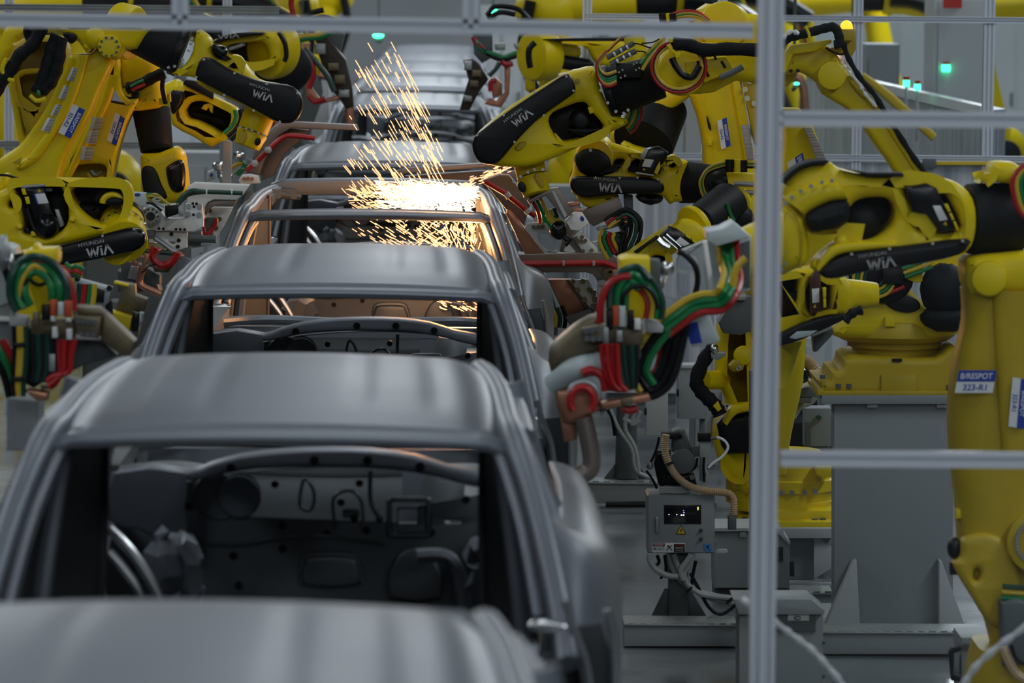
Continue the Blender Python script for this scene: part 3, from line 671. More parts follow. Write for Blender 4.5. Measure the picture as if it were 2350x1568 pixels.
for i, mm in enumerate(('hose_yellow', 'black', 'green', 'green', 'hose_yellow', 'red')):
    o = i * 22
    MB().hose(P(T7((255, 640 + o), (170, 668 + o), (115 - o * .18, 640 + o * .6), (95 - o * .12, 570), (170, 460), (300, 340), (420, 300)), 21.42), .0082).build('hose', mm, tb)
for i, mm in enumerate(('hose_yellow', 'green', 'hose_yellow')):
    MB().hose(P(T7((460 + 14 * i, 520 + i * 55), (530, 470 + i * 40), (620, 390 + i * 20), (690, 340)), 21.35), .0085).build('hose', mm, tb)
for q in ([(400, 390), (470, 400), (550, 430), (560, 420)], [(430, 460), (500, 465), (520, 480)], [(480, 390), (580, 380), (640, 350)]): MB().hose(P(T7(*q), 21.33), .0035).build('wire', 'black', tb)
bundle(tb, P(T7((415, 950), (420, 1030), (370, 1130), (340, 1150)), 21.7), ['hose_yellow', 'green', 'hose_yellow', 'green', 'red'], .0075)
lk = MB().plate(T6((150, 900), (200, 800), (500, 560), (960, 285), (1100, 235), (1225, 212), (1255, 290), (1300, 440), (1400, 620), (1530, 690), (1515, 735), (1400, 790), (1250, 862), (1000, 975), (800, 1060), (620, 1110), (420, 1110), (250, 1085), (165, 1010)), 21.55, .30, .035, k=2,
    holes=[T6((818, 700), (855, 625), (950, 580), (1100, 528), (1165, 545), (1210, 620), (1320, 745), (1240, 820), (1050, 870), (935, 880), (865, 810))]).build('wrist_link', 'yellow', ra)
sc_ = MB().plate(T6((132, 920), (150, 860), (185, 808), (500, 580), (800, 385), (955, 285), (1005, 282), (1035, 320), (1060, 380), (1050, 445), (960, 512), (820, 610), (690, 715), (540, 870), (440, 990), (365, 1070), (290, 1088), (200, 1070), (150, 1000)), 21.47, .09, .018, k=2).build('side_cover', 'black', lk)
bolts_on(sc_, T6((178, 824), (416, 646), (694, 440), (980, 296), (1042, 424), (776, 646), (512, 886)), 21.47, .006, .006, 'letter_grey')
wia(sc_, T6((570, 680))[0], math.radians(37), 44, 21.462)
MB().plate(T6(*ell(1110, 700, 105, 110)), 21.63, .12, .03, k=1).build('wrist_motor', 'black', lk)
MB().plate(T6((985, 760), (1060, 770), (1250, 790), (1330, 745), (1400, 740), (1230, 835), (1080, 815)), 21.6, .08, .01, k=2).build('motor_cover', 'blackgloss', lk)
MB().poly(T6((1170, 575), (1230, 565), (1235, 620), (1190, 635)), 21.56, .04, .004).build('clip', 'yellow', lk)
MB().poly(T6((868, 805), (885, 810), (960, 890), (950, 915), (910, 900)), 21.56, .04, .004).build('clip', 'yellow', lk)
MB().plate(T6((515, 945), (560, 890), (620, 880), (610, 920), (560, 965)), 21.54, .03, .006, k=2).build('recess', 'yellow_old', lk)
bolts_on(lk, T6((1080, 335),), 21.54, .012, .006, 'yellow_old')
a, c2 = W(*T6((618, 985))[0], 21.78), W(*T6((712, 1360))[0], 21.72); ax_ = (c2 - a).normalized()
wr = MB().cyl(a, a.lerp(c2, .56), .077, .074, 32, .005).build('wrist', 'yellow', ra)
wf = MB().cyl(a.lerp(c2, .575), c2, .079, .066, 32, .006).build('tool_flange', 'yellow', wr)
MB().cyl(a.lerp(c2, .55), a.lerp(c2, .58), .0725, seg=32).build('joint_line', 'black', wf)
MB().plate(T6(*ell(580, 1292, 36, 50, -.35, 16)), 21.648, .02, .004, k=1).build('port', 'black', wf)
MB().plate(T6((692, 1180), (725, 1165), (765, 1220), (780, 1280), (750, 1295), (708, 1240)), 21.652, .02, .004, k=2).build('port', 'yellow_old', wf)
bolts_on(wf, T6((505, 1240), (568, 1196), (632, 1158), (692, 1132), (768, 1132)), 21.64, .008, .010)
# spot gun of this robot
g = MB().poly(TG((430, 240), (640, 128), (716, 124), (785, 225), (835, 365), (760, 405), (690, 315), (600, 195), (505, 232), (455, 275)), 21.7, .10, .006).build('spot_gun', 'taupe', ra)
MB().poly(TG((646, 150), (676, 152), (790, 368), (768, 398)), 21.695, .02, .002).build('tie_bar', 'grey_light', g)
MB().plate(TG((30, 60), (180, 0), (270, 10), (440, 220), (462, 265), (400, 475), (250, 330)), 22.2, .12, .008, k=1).build('transformer_plate', 'taupe', g)
MB().poly(TG((250, 320), (290, 330), (590, 715), (410, 720), (240, 360)), 22.1, .08, .005).build('electrode_arm', 'copper', g)
MB().poly(TG((405, 490), (430, 440), (580, 430), (632, 482), (722, 690), (690, 712), (585, 712), (500, 600)), 21.95, .05, .006, holes=[TG((528, 548), (580, 532), (640, 560), (695, 655), (682, 690), (625, 690), (562, 640))], open_holes=True).build('mount_plate', 'grey_light', g)
bolts_on(g, TG((488, 474), (530, 472), (570, 470)), 21.95, .010, .02, 'brass_plate')
MB().hose(P(TG((50, 65), (240, 178), (430, 330), (505, 378)), 21.9), .013, smooth=False).build('hose', 'red', g)
for q in ([(240, 170), (270, 210)], [(420, 320), (445, 352)]): MB().hose(P(TG(*q), 21.89), .016, smooth=False).build('hose_clip', 'grey_light', g)
bundle(g, P(TG((515, 230), (550, 300), (575, 380), (580, 440)), 21.8), ['red', 'green', 'hose_yellow'], .009)
bundle(g, P(TG((620, 320), (640, 380), (690, 440), (720, 400)), 21.8), ['green', 'hose_yellow', 'hose_yellow', 'darkgreen'], .009)
MB().poly(TG((775, 420), (860, 345), (930, 350), (988, 440), (905, 512), (822, 502)), 21.75, .1, .008).build('sensor_box', 'whiteplate', g)
MB().plate(TG(*ell(925, 400, 17, 24, -.3)), 21.745, .005, .001, k=1).build('round_badge', 'blue', g)
MB().ball(W(*TG((712, 505))[0], 21.78), .042, (1, 1, 1.1), 14, .004).build('camera_head', 'blackgloss', g)
MB().hose(P(TG((740, 540), (790, 590), (820, 580), (770, 640)), 21.78), .012).build('wire', 'black', g)
MB().poly(TG((720, 700), (790, 400), (860, 520), (940, 710)), 22.0, .06, .004).build('gun_frame', 'taupe', g)
MB().poly(TG((760, 690), (795, 610), (870, 700), (800, 712)), 21.97, .04, .003).build('bracket_plate', 'whiteplate', g)
v = MB().poly(TG((845, 565), (910, 515), (1060, 662), (1074, 708), (940, 710)), 21.92, .04, .003).build('valve_plate', 'whiteplate', g)
bolts_on(v, TG((868, 570), (925, 562), (885, 600), (920, 600), (955, 596), (935, 688), (1010, 682)), 21.92, .009, .03, 'brass_plate')

# ---- C-shaped gun arm with its red hose entering the welded body
ga = thing('spot_gun', 'large taupe C-shaped spot gun with red hose entering the sparking body from the right', 'welding gun', W(1300, 700, 23.3))
MB().plate(TG((150, 725), (500, 716), (900, 706), (1190, 704), (1238, 752), (1246, 850), (1250, 940), (1140, 945), (1060, 960), (1045, 930), (1020, 900), (960, 884), (700, 884), (450, 888), (150, 890)), 23.25, .14, .006, k=1, smooth=False).build('gun_arm', 'taupe', ga)
MB().hose(P(TG((150, 812), (430, 808), (1030, 800), (1130, 802), (1225, 838)), 23.22), .016).build('hose', 'red', ga)
for x in (757, 1030): MB().rect(*TG((x - 10, 782))[0], *TG((x + 10, 824))[0], 23.19, .05, .002).build('hose_clip', 'grey_light', ga)
MB().poly(TG((1120, 870), (1170, 845), (1260, 870), (1270, 940), (1120, 940)), 23.2, .08, .006).build('copper_clamp', 'copper', ga)
bolts_on(ga, TG((1135, 885), (1175, 865), (1140, 905), (1180, 890)), 23.2, .014, .02, 'brass_plate')
wp = MB().poly(TG((1062, 945), (1260, 945), (1250, 1180), (1180, 1350), (1060, 1310)), 23.3, .08, .004).build('mount_plate', 'whiteplate', ga)
bolts_on(wp, TG((1095, 965), (1100, 1050)), 23.3, .022, .02, 'bright_steel'); bolts_on(wp, TG((1160, 966), (1162, 1056)), 23.3, .009, .01, 'black')
MB().poly(TG((620, 950), (800, 950), (1010, 1190), (960, 1232), (775, 1295)), 23.45, .12, .006).build('electrode_arm', 'copper', ga)
MB().poly(TG((790, 950), (830, 950), (1060, 1260), (1010, 1300)), 23.42, .12, .006).build('electrode_holder', 'taupe', ga)
v = MB().poly(TG((820, 955), (980, 945), (1062, 1105), (1066, 1245), (1000, 1212), (905, 1085)), 23.38, .04, .003).build('valve_plate', 'whiteplate', ga)
bolts_on(v, TG((842, 962), (930, 960), (885, 1042), (990, 1035), (1030, 1060), (945, 1125), (1035, 1118), (1020, 1185), (1048, 1190)), 23.38, .014, .04, 'brass_plate')
MB().poly(TG((775, 1290), (1000, 1205), (1060, 1300), (860, 1400), (800, 1340)), 23.35, .1, .006).build('gun_frame', 'grey_dark', ga)
MB().poly(TG((480, 960), (612, 960), (660, 1080), (692, 1190), (712, 1300), (704, 1452), (600, 1452), (585, 1300)), 23.6, .02, .004).build('flank_panel', 'steel', ga)  # piece of the welded body's flank, built along with this gun
bundle(ga, P(TG((700, 1200), (730, 1290), (720, 1380)), 23.4), ['hose_yellow', 'darkgreen', 'black'], .012)

# ---- robot with the second wordmarked cover
rc = thing('welding_robot', 'yellow robot with a level wordmarked black cover just left of the fence post', 'robot', W(1850, 1440, 22.0))
bd = MB().plate(T8((62, 400), (85, 350), (110, 200), (150, 110), (235, 72), (300, 78), (450, 120), (620, 178), (680, 230), (800, 232), (860, 200), (895, 200), (930, 235), (985, 245), (960, 310), (935, 400), (930, 490), (945, 552), (880, 560), (845, 580), (815, 545), (740, 500), (400, 500), (120, 515), (75, 460)), 22.0, .24, .03, k=2,
    holes=[T8(*ell(866, 268, 28, 26, 0, 10)), T8((520, 330), (530, 270), (560, 235), (610, 222), (700, 230), (770, 260), (760, 340), (640, 335)), T8((405, 250), (430, 225), (480, 225), (488, 250), (450, 290), (412, 285))]).build('wrist_link', 'yellow', rc)
sc_ = MB().plate(T8((62, 430), (75, 385), (110, 362), (300, 362), (500, 364), (700, 374), (775, 400), (802, 445), (785, 485), (720, 492), (400, 500), (210, 526), (130, 510), (80, 470)), 21.92, .09, .016, k=2).build('side_cover', 'black', bd)
bolts_on(sc_, T8((95, 370), (262, 368), (450, 370), (590, 368), (748, 380)), 21.92, .006, .006, 'letter_grey')
wia(sc_, T8((365, 448))[0], math.radians(-4), 46, 21.912)
MB().plate(T8(*ell(245, 250, 152, 118, .25)), 21.95, .12, .05, k=1).build('elbow_boot', 'rubber', bd)
MB().plate(T8((260, 330), (310, 285), (400, 272), (465, 268), (440, 310), (360, 345), (280, 350)), 21.96, .10, .03, k=2).build('cable_boot', 'rubber', bd)
cp = MB().cyl(W(*T8((255, 215))[0], 21.98), W(*T8((265, 160))[0], 22.3), .092, seg=32, bev=.006).build('gear_cap', 'yellow', bd)
ring_bolts(cp, T8((265, 205))[0], 38, 9, 21.99, .006, 'bright_steel', PI * 1.1, PI * 1.95)
bolts_on(cp, T8((222, 152),), 21.93, .009, .01)
mt = MB().poly(T8((585, 322), (650, 148), (700, 135), (765, 128), (832, 170), (818, 222), (720, 342), (640, 340)), 21.93, .14, .012).build('servo_motor', 'blackgloss', bd)
MB().poly(T8((615, 200), (650, 140), (680, 145), (640, 230), (615, 222)), 21.92, .05, .003).build('connector', 'zinc', mt)
MB().poly(T8((625, 280), (648, 220), (718, 228), (690, 288)), 21.926, .004, .001).build('rating_plate', 'white', mt)
MB().poly(T8((690, 288), (700, 262), (717, 232), (722, 240), (702, 288)), 21.925, .004, .001).build('rating_plate', 'blue', mt)
MB().poly(T8((628, 308), (640, 292), (655, 310)), 21.926, .004, .001).build('warning_mark', 'signyellow', mt)
MB().poly(T8((720, 330), (735, 290), (765, 240), (770, 290), (745, 345)), 21.91, .04, .003).build('clip', 'yellow', mt)
MB().poly(T8((580, 325), (720, 345), (720, 355), (580, 338)), 21.91, .05, .002).build('motor_foot', 'grey_light', mt)
a, c2 = W(*T8((925, 402))[0], 22.12), W(*T8((1190, 420))[0], 22.1)
tb = MB().cyl(a, c2, .105, .098, 36, .006).build('arm_tube', 'rubber', rc)
MB().ball(W(*T8((1230, 405))[0], 22.08), .088, (1.05, 1, .88), 22).build('ball_joint', 'black', rc, angle=60)
MB().plate(T8((130, 505), (425, 495), (432, 545), (400, 590), (290, 612), (190, 600), (145, 560)), 22.02, .2, .03, k=2).build('wrist_cup', 'yellow', rc)
MB().plate(T8((590, 500), (780, 505), (780, 560), (720, 580), (680, 585), (600, 550)), 22.0, .14, .03, k=2).build('belt_motor', 'blackgloss', rc)
MB().poly(T8((1285, 325), (1400, 330), (1490, 340), (1495, 560), (1300, 590), (1310, 500)), 22.0, .1, .006).build('hose_bracket', 'yellow', rc)
for y in (415, 480):
    cn = MB().hose(P(T8((1345, y), (1500, y + 8)), 21.9), .013, smooth=False).build('connector', 'zinc', rc)
MB().rect(*T8((1368, 515))[0], *T8((1490, 650))[0], 21.92, .1, .004).build('manifold', 'black', rc)
bolts_on(rc, T8((1383, 555), (1412, 560), (1380, 600), (1410, 602), (1275, 440), (1290, 460), (1270, 465)), 21.92, .005, .006, 'letter_grey')
for i, mm in enumerate(('hose_yellow', 'green', 'hose_yellow', 'black')):
    o = i * 12
    MB().hose(P(T8((1560, 255 + o * .6), (1480, 248 + o), (1300, 244 + o), (1160, 285 + o), (1090 + o * .8, 370), (1082 + o, 440), (1120 + o, 530 - o * .6), (1230, 585 - o), (1370, 625 - o)), 21.88), .008).build('hose', mm, rc)
MB().hose(P(T8((1190, 570), (1260, 600), (1370, 605)), 21.9), .008).build('hose', 'red', rc)
for q in ([(1310, 225), (1310, 325)], [(1415, 230), (1415, 325)]): MB().hose(P(T8(*q), 21.87), .022, smooth=False, seg=10).build('hose_strap', 'black', rc)
MB().hose(P(T8((1372, 225), (1372, 325)), 21.86), .017, smooth=False, seg=10).build('hose_clamp', 'yellow', rc)
MB().hose(P(T8((1230, 520), (1280, 515), (1340, 430)), 21.87), .005).build('wire', 'black', rc)
# lower arm of this robot with its sticker and printed plate, seen over the near robot
lo = MB().arm([((1788, 250), (1838, 250)), ((1800, 320), (1868, 290)), ((1790, 400), (1895, 370)), ((1780, 470), (1920, 440)), ((1790, 600), (1925, 600))], 22.1, .24, dd=.1).build('lower_arm', 'yellow', rc)
MB().poly([(1845, 292), (1862, 292), (1905, 385), (1885, 392)], 22.07, .05, .002).build('printed_plate', 'label_print', lo)
sticker(lo, (1842, 350), (1852, 392), (1806, 374), 22.06, 'B/RESPOT', '', .5)
MB().arm([((1700, 400), (1700, 480)), ((1760, 402), (1760, 478)), ((1830, 420), (1830, 500))], 22.1, .25).build('upper_arm', 'yellow', rc)
MB().cyl(W(1815, 460, 22.0), W(1815, 460, 22.4), .12, bev=.01).build('elbow_cap', 'yellow', rc)
MB().arm([((1790, 560), (1925, 560)), ((1792, 760), (1860, 740)), ((1785, 900), (1845, 880)), ((1782, 1000), (1818, 1000)), ((1784, 1090), (1806, 1090))], 22.2, .2).build('arm_fin', 'yellow', rc)
# gun of this robot
g = MB().poly(TG((920, 335), (1250, 190), (1312, 372), (1200, 385), (1030, 470), (965, 425)), 22.02, .1, .006).build('spot_gun', 'taupe', rc)
for q in ([(790, 262), (900, 238), (905, 285), (800, 300)], [(830, 310), (920, 300), (930, 345), (845, 352)]): MB().poly(TG(*q), 21.9, .06, .004).build('copper_clamp', 'copper', g)
MB().poly(TG((1050, 490), (1240, 430), (1300, 420), (1320, 500), (1280, 530), (1250, 470), (1080, 520)), 21.95, .06, .005).build('hose_rack', 'zinc', g)
MB().poly(TG((1020, 610), (1075, 600), (1110, 680), (1105, 700), (1030, 700)), 21.95, .05, .003).build('bracket_plate', 'palegrey', g)
MB().poly(TG((1300, 180), (1380, 190), (1390, 480), (1320, 480)), 22.05, .08, .005).build('gun_column', 'grey_dark', g)
MB().poly(TG((1085, 560), (1330, 500), (1340, 700), (1280, 760), (1130, 690)), 22.03, .05, .005).build('gun_body', 'rubber', g)
bundle(g, P(TG((1180, 520), (1160, 580), (1190, 660), (1225, 720)), 21.92), ['hose_yellow', 'green', 'red', 'hose_yellow', 'darkgreen'], .010)
bundle(g, P(TG((1240, 430), (1320, 380), (1385, 430), (1380, 540), (1340, 640), (1330, 720)), 21.9), ['black', 'blackgloss', 'darkgreen', 'black'], .011)
bundle(g, P(TG((1140, 450), (1230, 390), (1330, 390)), 21.9), ['hose_yellow', 'red', 'black'], .009)
MB().hose(P(TG((1390, 360), (1435, 430), (1410, 540)), 21.9), .008).build('hose', 'black', g)

# ---- robot low behind the fence post: link with black tube, body and base near the floor
rd = thing('welding_robot', 'yellow robot low beside the fence post with black-wrapped joint and angled wrist link', 'robot', W(1760, 1212, 22.5))
MB().rect(1560 + 630 / 3.0156, 740 + 1300 / 3.0156, 1916, 740 + 1420 / 3.0156, 22.3, .5, .02).build('base', 'yellow', rd)
MB().rect(1700, 1198, 1925, 1212, 22.2, .7, .004).build('base_flange', 'yellow', rd)
for q in TB((935, 1375), (990, 1370), (450, 1365)): MB().cyl(W(q[0], q[1] + 6, 22.28), W(q[0], q[1] - 5, 22.28), .016, seg=8).build('anchor_bolt', 'grey_dark', rd)
c = W(1800, 740 + 1285 / 3.0156, 22.6)
MB().lathe(c, (0, 0, 1), [(0, .26), (.05, .26), (.055, .25), (.10, .25), (.105, .265), (.16, .265), (.165, .24), (.25, .23), (.30, .18)], 40).build('turntable', 'yellow', rd)
ring_bolts(rd, (1800, 740 + 1180 / 3.0156), 0, 1, 22.3)
bolts_on(rd, TB((775, 1180), (865, 1178), (935, 1170), (700, 1180)), 22.34, .014, .014, 'zinc')
MB().poly(TB((945, 1000), (1065, 1000), (1065, 1065), (1000, 1080), (950, 1060)), 22.25, .2, .01).build('cable_socket', 'yellow', rd)
body = MB().plate(TB((275, 50), (330, 0), (520, -20), (520, 1135), (390, 1132), (318, 1050), (272, 950), (246, 830), (254, 720), (300, 640), (330, 560), (268, 420), (262, 300)), 22.4, .36, .05, k=2, holes=[TB((352, 968), (430, 964), (434, 1042), (400, 1052), (362, 1018))]).build('shoulder_housing', 'yellow', rd)
MB().plate(TB((258, 705), (305, 650), (420, 640), (500, 620), (500, 910), (330, 915), (290, 860)), 22.33, .12, .03, smooth=False, k=1).build('joint_wrap', 'black', body)
MB().cyl(W(*TB((165, 400))[0], 22.3), W(*TB((300, 400))[0], 22.45), .048, bev=.008, seg=24).build('boss', 'yellow', body)
MB().cyl(W(*TB((440, 230))[0], 22.3), W(*TB((440, 230))[0], 22.6), .05, bev=.02).build('boss', 'yellow', body)
MB().plate(TB((340, 300), (400, 250), (445, 250), (440, 330), (370, 345)), 22.3, .1, .02, k=2).build('gearbox_cover', 'yellow_old', body)
bolts_on(body, TB((400, 318), (412, 310), (320, 580), (330, 572)), 22.3, .009, .02)
MB().arm([(TB((300, 690))[0], TB((330, 720))[0]), (TB((360, 580))[0], TB((400, 640))[0]), (TB((520, 560))[0], TB((520, 620))[0])], 22.28, .12).build('motor_collar', 'yellow', body)
MB().hose(P(TB((240, 170), (170, 260), (115, 400), (150, 480), (220, 550), (260, 600), (280, 640)), 22.25), .036, seg=10, prof=lambda i: 1 + .10 * math.sin(i * 2.2)).build('dress_cable', 'cable_sleeve', body)
MB().poly(TB((230, 580), (265, 545), (290, 600), (265, 620)), 22.2, .05, .004).build('hose_clamp', 'yellow', body)
MB().ball(W(*TB((240, 185))[0], 22.2), .022, (1, 1, 1.2), 12).build('coupling', 'bright_steel', body)
MB().poly(TB((215, 200), (320, 205), (320, 230), (265, 262), (220, 250)), 22.2, .04, .003).build('clip', 'zinc', body)
lk = MB().plate(T8((440, 1010), (530, 965), (640, 880), (750, 815), (820, 770), (895, 745), (920, 705), (985, 690), (1060, 715), (1130, 780), (1120, 860), (1060, 910), (900, 960), (855, 980), (850, 1060), (780, 1100), (600, 1150), (480, 1150)), 21.4, .26, .03, k=2, holes=[T8((690, 1010), (720, 980), (790, 985), (820, 1020), (800, 1050), (740, 1050))]).build('wrist_link', 'yellow', rd)
MB().poly(T8((560, 950), (740, 822), (760, 828), (590, 960)), 21.36, .05, .003).build('side_cover', 'black', lk)
mt = MB().poly(T8((765, 830), (840, 755), (900, 770), (1070, 890), (1000, 905), (930, 945), (880, 920)), 21.3, .14, .012).build('servo_motor', 'blackgloss', lk)
MB().poly(T8((885, 870), (925, 830), (1000, 885), (950, 905)), 21.295, .004, .001).build('rating_plate', 'white', mt)
for q in ([(790, 830), (900, 925)], [(815, 810), (930, 910)]): MB().hose(P(T8(*q), 21.29), .005, smooth=False).build('cooling_fin', 'bright_steel', mt)
MB().hose(P(T8((745, 850), (790, 890), (840, 915)), 21.28), .016, smooth=False).build('connector', 'bright_steel', mt)
for q in ([(968, 815), (1000, 835), (1000, 850), (968, 830)], [(1020, 850), (1060, 878), (1055, 895), (1018, 865)]): MB().poly(T8(*q), 21.28, .04, .002).build('clip', 'yellow', mt)
MB().cyl(W(*T8((1020, 760))[0], 21.5), W(*T8((1060, 735))[0], 21.52), .108, bev=.008, seg=32).build('tube_collar', 'yellow', lk)
MB().cyl(W(*T8((1060, 730))[0], 21.52), W(*T8((1300, 570))[0], 21.8), .088, .105, seg=32).build('arm_tube', 'rubber', rd)
MB().ball(W(*T8((1370, 700))[0], 21.8), .085, (1, 1, 1), 18).build('ball_joint', 'rubber', rd, angle=60)
MB().cyl(W(*T8((1300, 600))[0], 21.9), W(1760, 520, 22.3), .12, seg=28, bev=.02).build('upper_arm', 'yellow', rd)
MB().cyl(W(1765, 520, 22.2), W(1765, 760, 22.5), .13, seg=28, bev=.03).build('lower_arm', 'yellow', rd)
bundle(rd, P(T8((1260, 580), (1285, 660), (1320, 720)), 21.6), ['red', 'hose_yellow', 'green'], .009)
MB().poly([(1680, 690), (1725, 680), (1725, 760), (1700, 770), (1660, 765), (1650, 740)], 22.1, .2, .01).build('motor_box', 'grey_dark', rd)
MB().rect(1668, 676, 1712, 690, 22.05, .15, .004).build('motor_lid', 'zinc', rd)

# ---- near right robot
rn = thing('welding_robot', 'nearest yellow robot at the right edge with an upright arm carrying blue and white stickers', 'robot', W(2290, 1568, 17.3))
DN = 17.0
lk = MB().plate(TR((118, 270), (180, 170), (250, 120), (330, 92), (420, 92), (480, 135), (640, 165), (850, 168), (1000, 202), (1130, 198), (1210, 235), (1268, 310), (1290, 430), (1275, 550), (1235, 620), (1150, 655), (1000, 690), (700, 700), (450, 740), (340, 745), (322, 690), (420, 600), (500, 560), (530, 520), (430, 520), (300, 520), (200, 420)), DN, .30, .045, k=2,
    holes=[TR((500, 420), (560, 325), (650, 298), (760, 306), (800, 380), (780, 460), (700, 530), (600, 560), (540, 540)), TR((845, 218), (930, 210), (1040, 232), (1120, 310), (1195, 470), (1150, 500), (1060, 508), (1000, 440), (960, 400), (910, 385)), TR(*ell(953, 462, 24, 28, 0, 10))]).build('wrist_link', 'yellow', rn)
MB().plate(TR((130, 180), (220, 105), (310, 80), (400, 78), (380, 92), (300, 96), (200, 140), (120, 210)), DN - .02, .2, .01, k=2).build('upper_cover', 'rubber', lk)
MB().poly(TR((480, 122), (640, 150), (840, 150), (850, 170), (640, 168)), DN - .02, .1, .006).build('upper_cover', 'rubber', lk)
sc_ = MB().plate(TR((342, 742), (400, 690), (470, 655), (560, 632), (760, 602), (1000, 572), (1235, 548), (1238, 590), (1180, 642), (1000, 684), (840, 712), (640, 738), (470, 780), (380, 782)), DN - .08, .12, .02, k=2).build('side_cover', 'black', lk)
bolts_on(sc_, TR((534, 636), (762, 604), (1020, 572), (1200, 556)), DN - .08, .006, .006, 'letter_grey')
wia(sc_, TR((700, 694))[0], math.radians(9), 56, DN - .087, 'label_print')
MB().arm([(TR((320, 720))[0], TR((345, 745))[0]), (TR((410, 590))[0], TR((450, 650))[0]), (TR((560, 560))[0], TR((600, 625))[0]), (TR((800, 560))[0], TR((820, 598))[0])], DN - .06, .12).build('lip', 'yellow', lk)
cap = MB().arm([(TR((130, 300))[0], TR((270, 410))[0]), (TR((200, 245))[0], TR((310, 380))[0]), (TR((320, 205))[0], TR((420, 330))[0]), (TR((450, 195))[0], TR((520, 320))[0])], DN - .06, .25).build('gear_cap', 'yellow', lk)
bolts_on(cap, TR((175, 295), (228, 258), (290, 228), (355, 205), (415, 196), (140, 330)), DN - .07, .008, .01)
MB().plate(TR((262, 425), (300, 380), (390, 335), (500, 318), (528, 350), (525, 430), (470, 480), (380, 498), (300, 505)), DN - .08, .18, .05, k=2).build('gear_boot', 'rubber', lk)
MB().ball(W(*TR((590, 440))[0], DN + .1), .075, (1.1, 1, 1), 16).build('wrist_motor', 'rubber', lk, angle=60)
MB().ball(W(*TR((470, 560))[0], DN - .02), .026, (1, 1, 1), 14).build('boss', 'yellow', lk)
mt = MB().poly(TR((850, 225), (900, 225), (985, 210), (1045, 240), (1175, 490), (1062, 508), (985, 400), (900, 385)), DN - .02, .14, .014).build('servo_motor', 'blackgloss', lk)
MB().poly(TR((1020, 345), (1068, 345), (1112, 430), (1062, 438)), DN - .026, .004, .001).build('rating_plate', 'white', mt)
MB().poly(TR((1082, 458), (1100, 440), (1108, 465)), DN - .026, .004, .001).build('warning_mark', 'signyellow', mt)
for q in ([(1090, 340), (1110, 335), (1130, 380), (1115, 385)], [(1120, 395), (1135, 390), (1152, 430), (1138, 435)], [(1145, 445), (1158, 440), (1180, 495), (1165, 497)]): MB().poly(TR(*q), DN - .04, .05, .003).build('clip', 'yellow', mt)
MB().poly(TR((1062, 310), (1080, 325), (1120, 350), (1110, 356)), DN - .03, .03, .001).build('lens_edge', 'bright_steel', mt)
a, c2 = W(*TR((1225, 425))[0], DN + .16), W(*TR((1540, 420))[0], DN + .2)
tb = MB().cyl(a, c2, .137, .139, 40, .01).build('arm_tube', 'rubber', rn)
for i, mm in enumerate(('red', 'hose_yellow', 'green', 'darkgreen')):
    o = i * 24
    MB().hose(P(TR((1600 + o, 90), (1540 + o, 130), (1500 + o, 200), (1512 + o, 300), (1545 + o, 380), (1620 + o, 450)), DN - .02), .011).build('hose', mm, tb)
eb = MB().plate(TR((1300, 215), (1360, 170), (1378, 110), (1410, 90), (1520, 92), (1568, 130), (1640, 140), (1640, 220), (1480, 215), (1350, 200)), DN + .05, .24, .03, k=2).build('elbow_housing', 'yellow', rn)
TN = conv(2130, 800, 2.0409)
MB().plate([(2217, 605), (2240, 592), (2300, 585), (2420, 585), (2420, 668), (2260, 672), (2236, 680), (2220, 655)], DN - .02, .32, .04, k=2).build('elbow_joint', 'yellow', rn)
MB().cyl(W(2270, 640, DN - .06), W(2270, 640, DN + .3), .07, bev=.02).build('joint_boss', 'yellow', rn)
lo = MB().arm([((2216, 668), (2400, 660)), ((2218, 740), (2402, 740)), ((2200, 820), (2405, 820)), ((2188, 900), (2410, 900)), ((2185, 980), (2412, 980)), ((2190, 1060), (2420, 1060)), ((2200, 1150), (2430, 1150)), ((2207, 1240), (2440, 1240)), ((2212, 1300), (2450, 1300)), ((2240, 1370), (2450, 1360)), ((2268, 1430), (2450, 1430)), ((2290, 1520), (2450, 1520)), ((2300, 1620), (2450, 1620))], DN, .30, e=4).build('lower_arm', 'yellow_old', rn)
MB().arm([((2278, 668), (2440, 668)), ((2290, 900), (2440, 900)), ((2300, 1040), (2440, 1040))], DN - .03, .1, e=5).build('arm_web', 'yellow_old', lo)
MB().cyl(W(2385, 1245, DN - .09), W(2385, 1245, DN + .4), .125, bev=.012, seg=40).build('shoulder_disc', 'yellow_old', lo)
ring_bolts(lo, (2385, 1245), 52, 16, DN - .09, .007, 'zinc', PI * .6, PI * 1.4)
MB().plate([(2190, 1297), (2206, 1278), (2212, 1240), (2260, 1225), (2310, 1245), (2338, 1300), (2348, 1370), (2340, 1430), (2295, 1442), (2264, 1424), (2236, 1380), (2208, 1335)], DN - .035, .12, .025, k=3, holes=[ell(2243, 1320, 8, 14, .1, 12)]).build('arm_horn', 'yellow_old', lo)
MB().ball(W(*TN((122, 935))[0], DN + .05), .04, (.7, 1, 1.1), 14).build('stop_buffer', 'black', lo)
MB().rect(*TN((106, 1005))[0], *TN((140, 1062))[0], DN + .05, .06, .006).build('stop_buffer', 'black', lo)
MB().rect(*TN((130, 755))[0], *TN((158, 800))[0], DN + .05, .06, .01).build('boss', 'yellow', lo)
sticker(lo, (2200, 850), (2287, 850), (2191, 902), DN - .035, 'B/RESPOT', '323-R1', .5)
sticker(lo, (2362, 872), (2352, 985), (2324, 866), DN - .045, 'B/RESPOT', '323-R1', .5)
MB().plate(TN((340, 1190), (420, 1170), (500, 1200), (500, 1480), (350, 1490)), DN - .14, .12, .02, k=1).build('motor_guard', 'grey_dark', rn)
bundle(rn, P(TN((345, 1140), (400, 1145), (480, 1150)), DN - .12), ['green', 'hose_yellow', 'darkgreen'], .010)
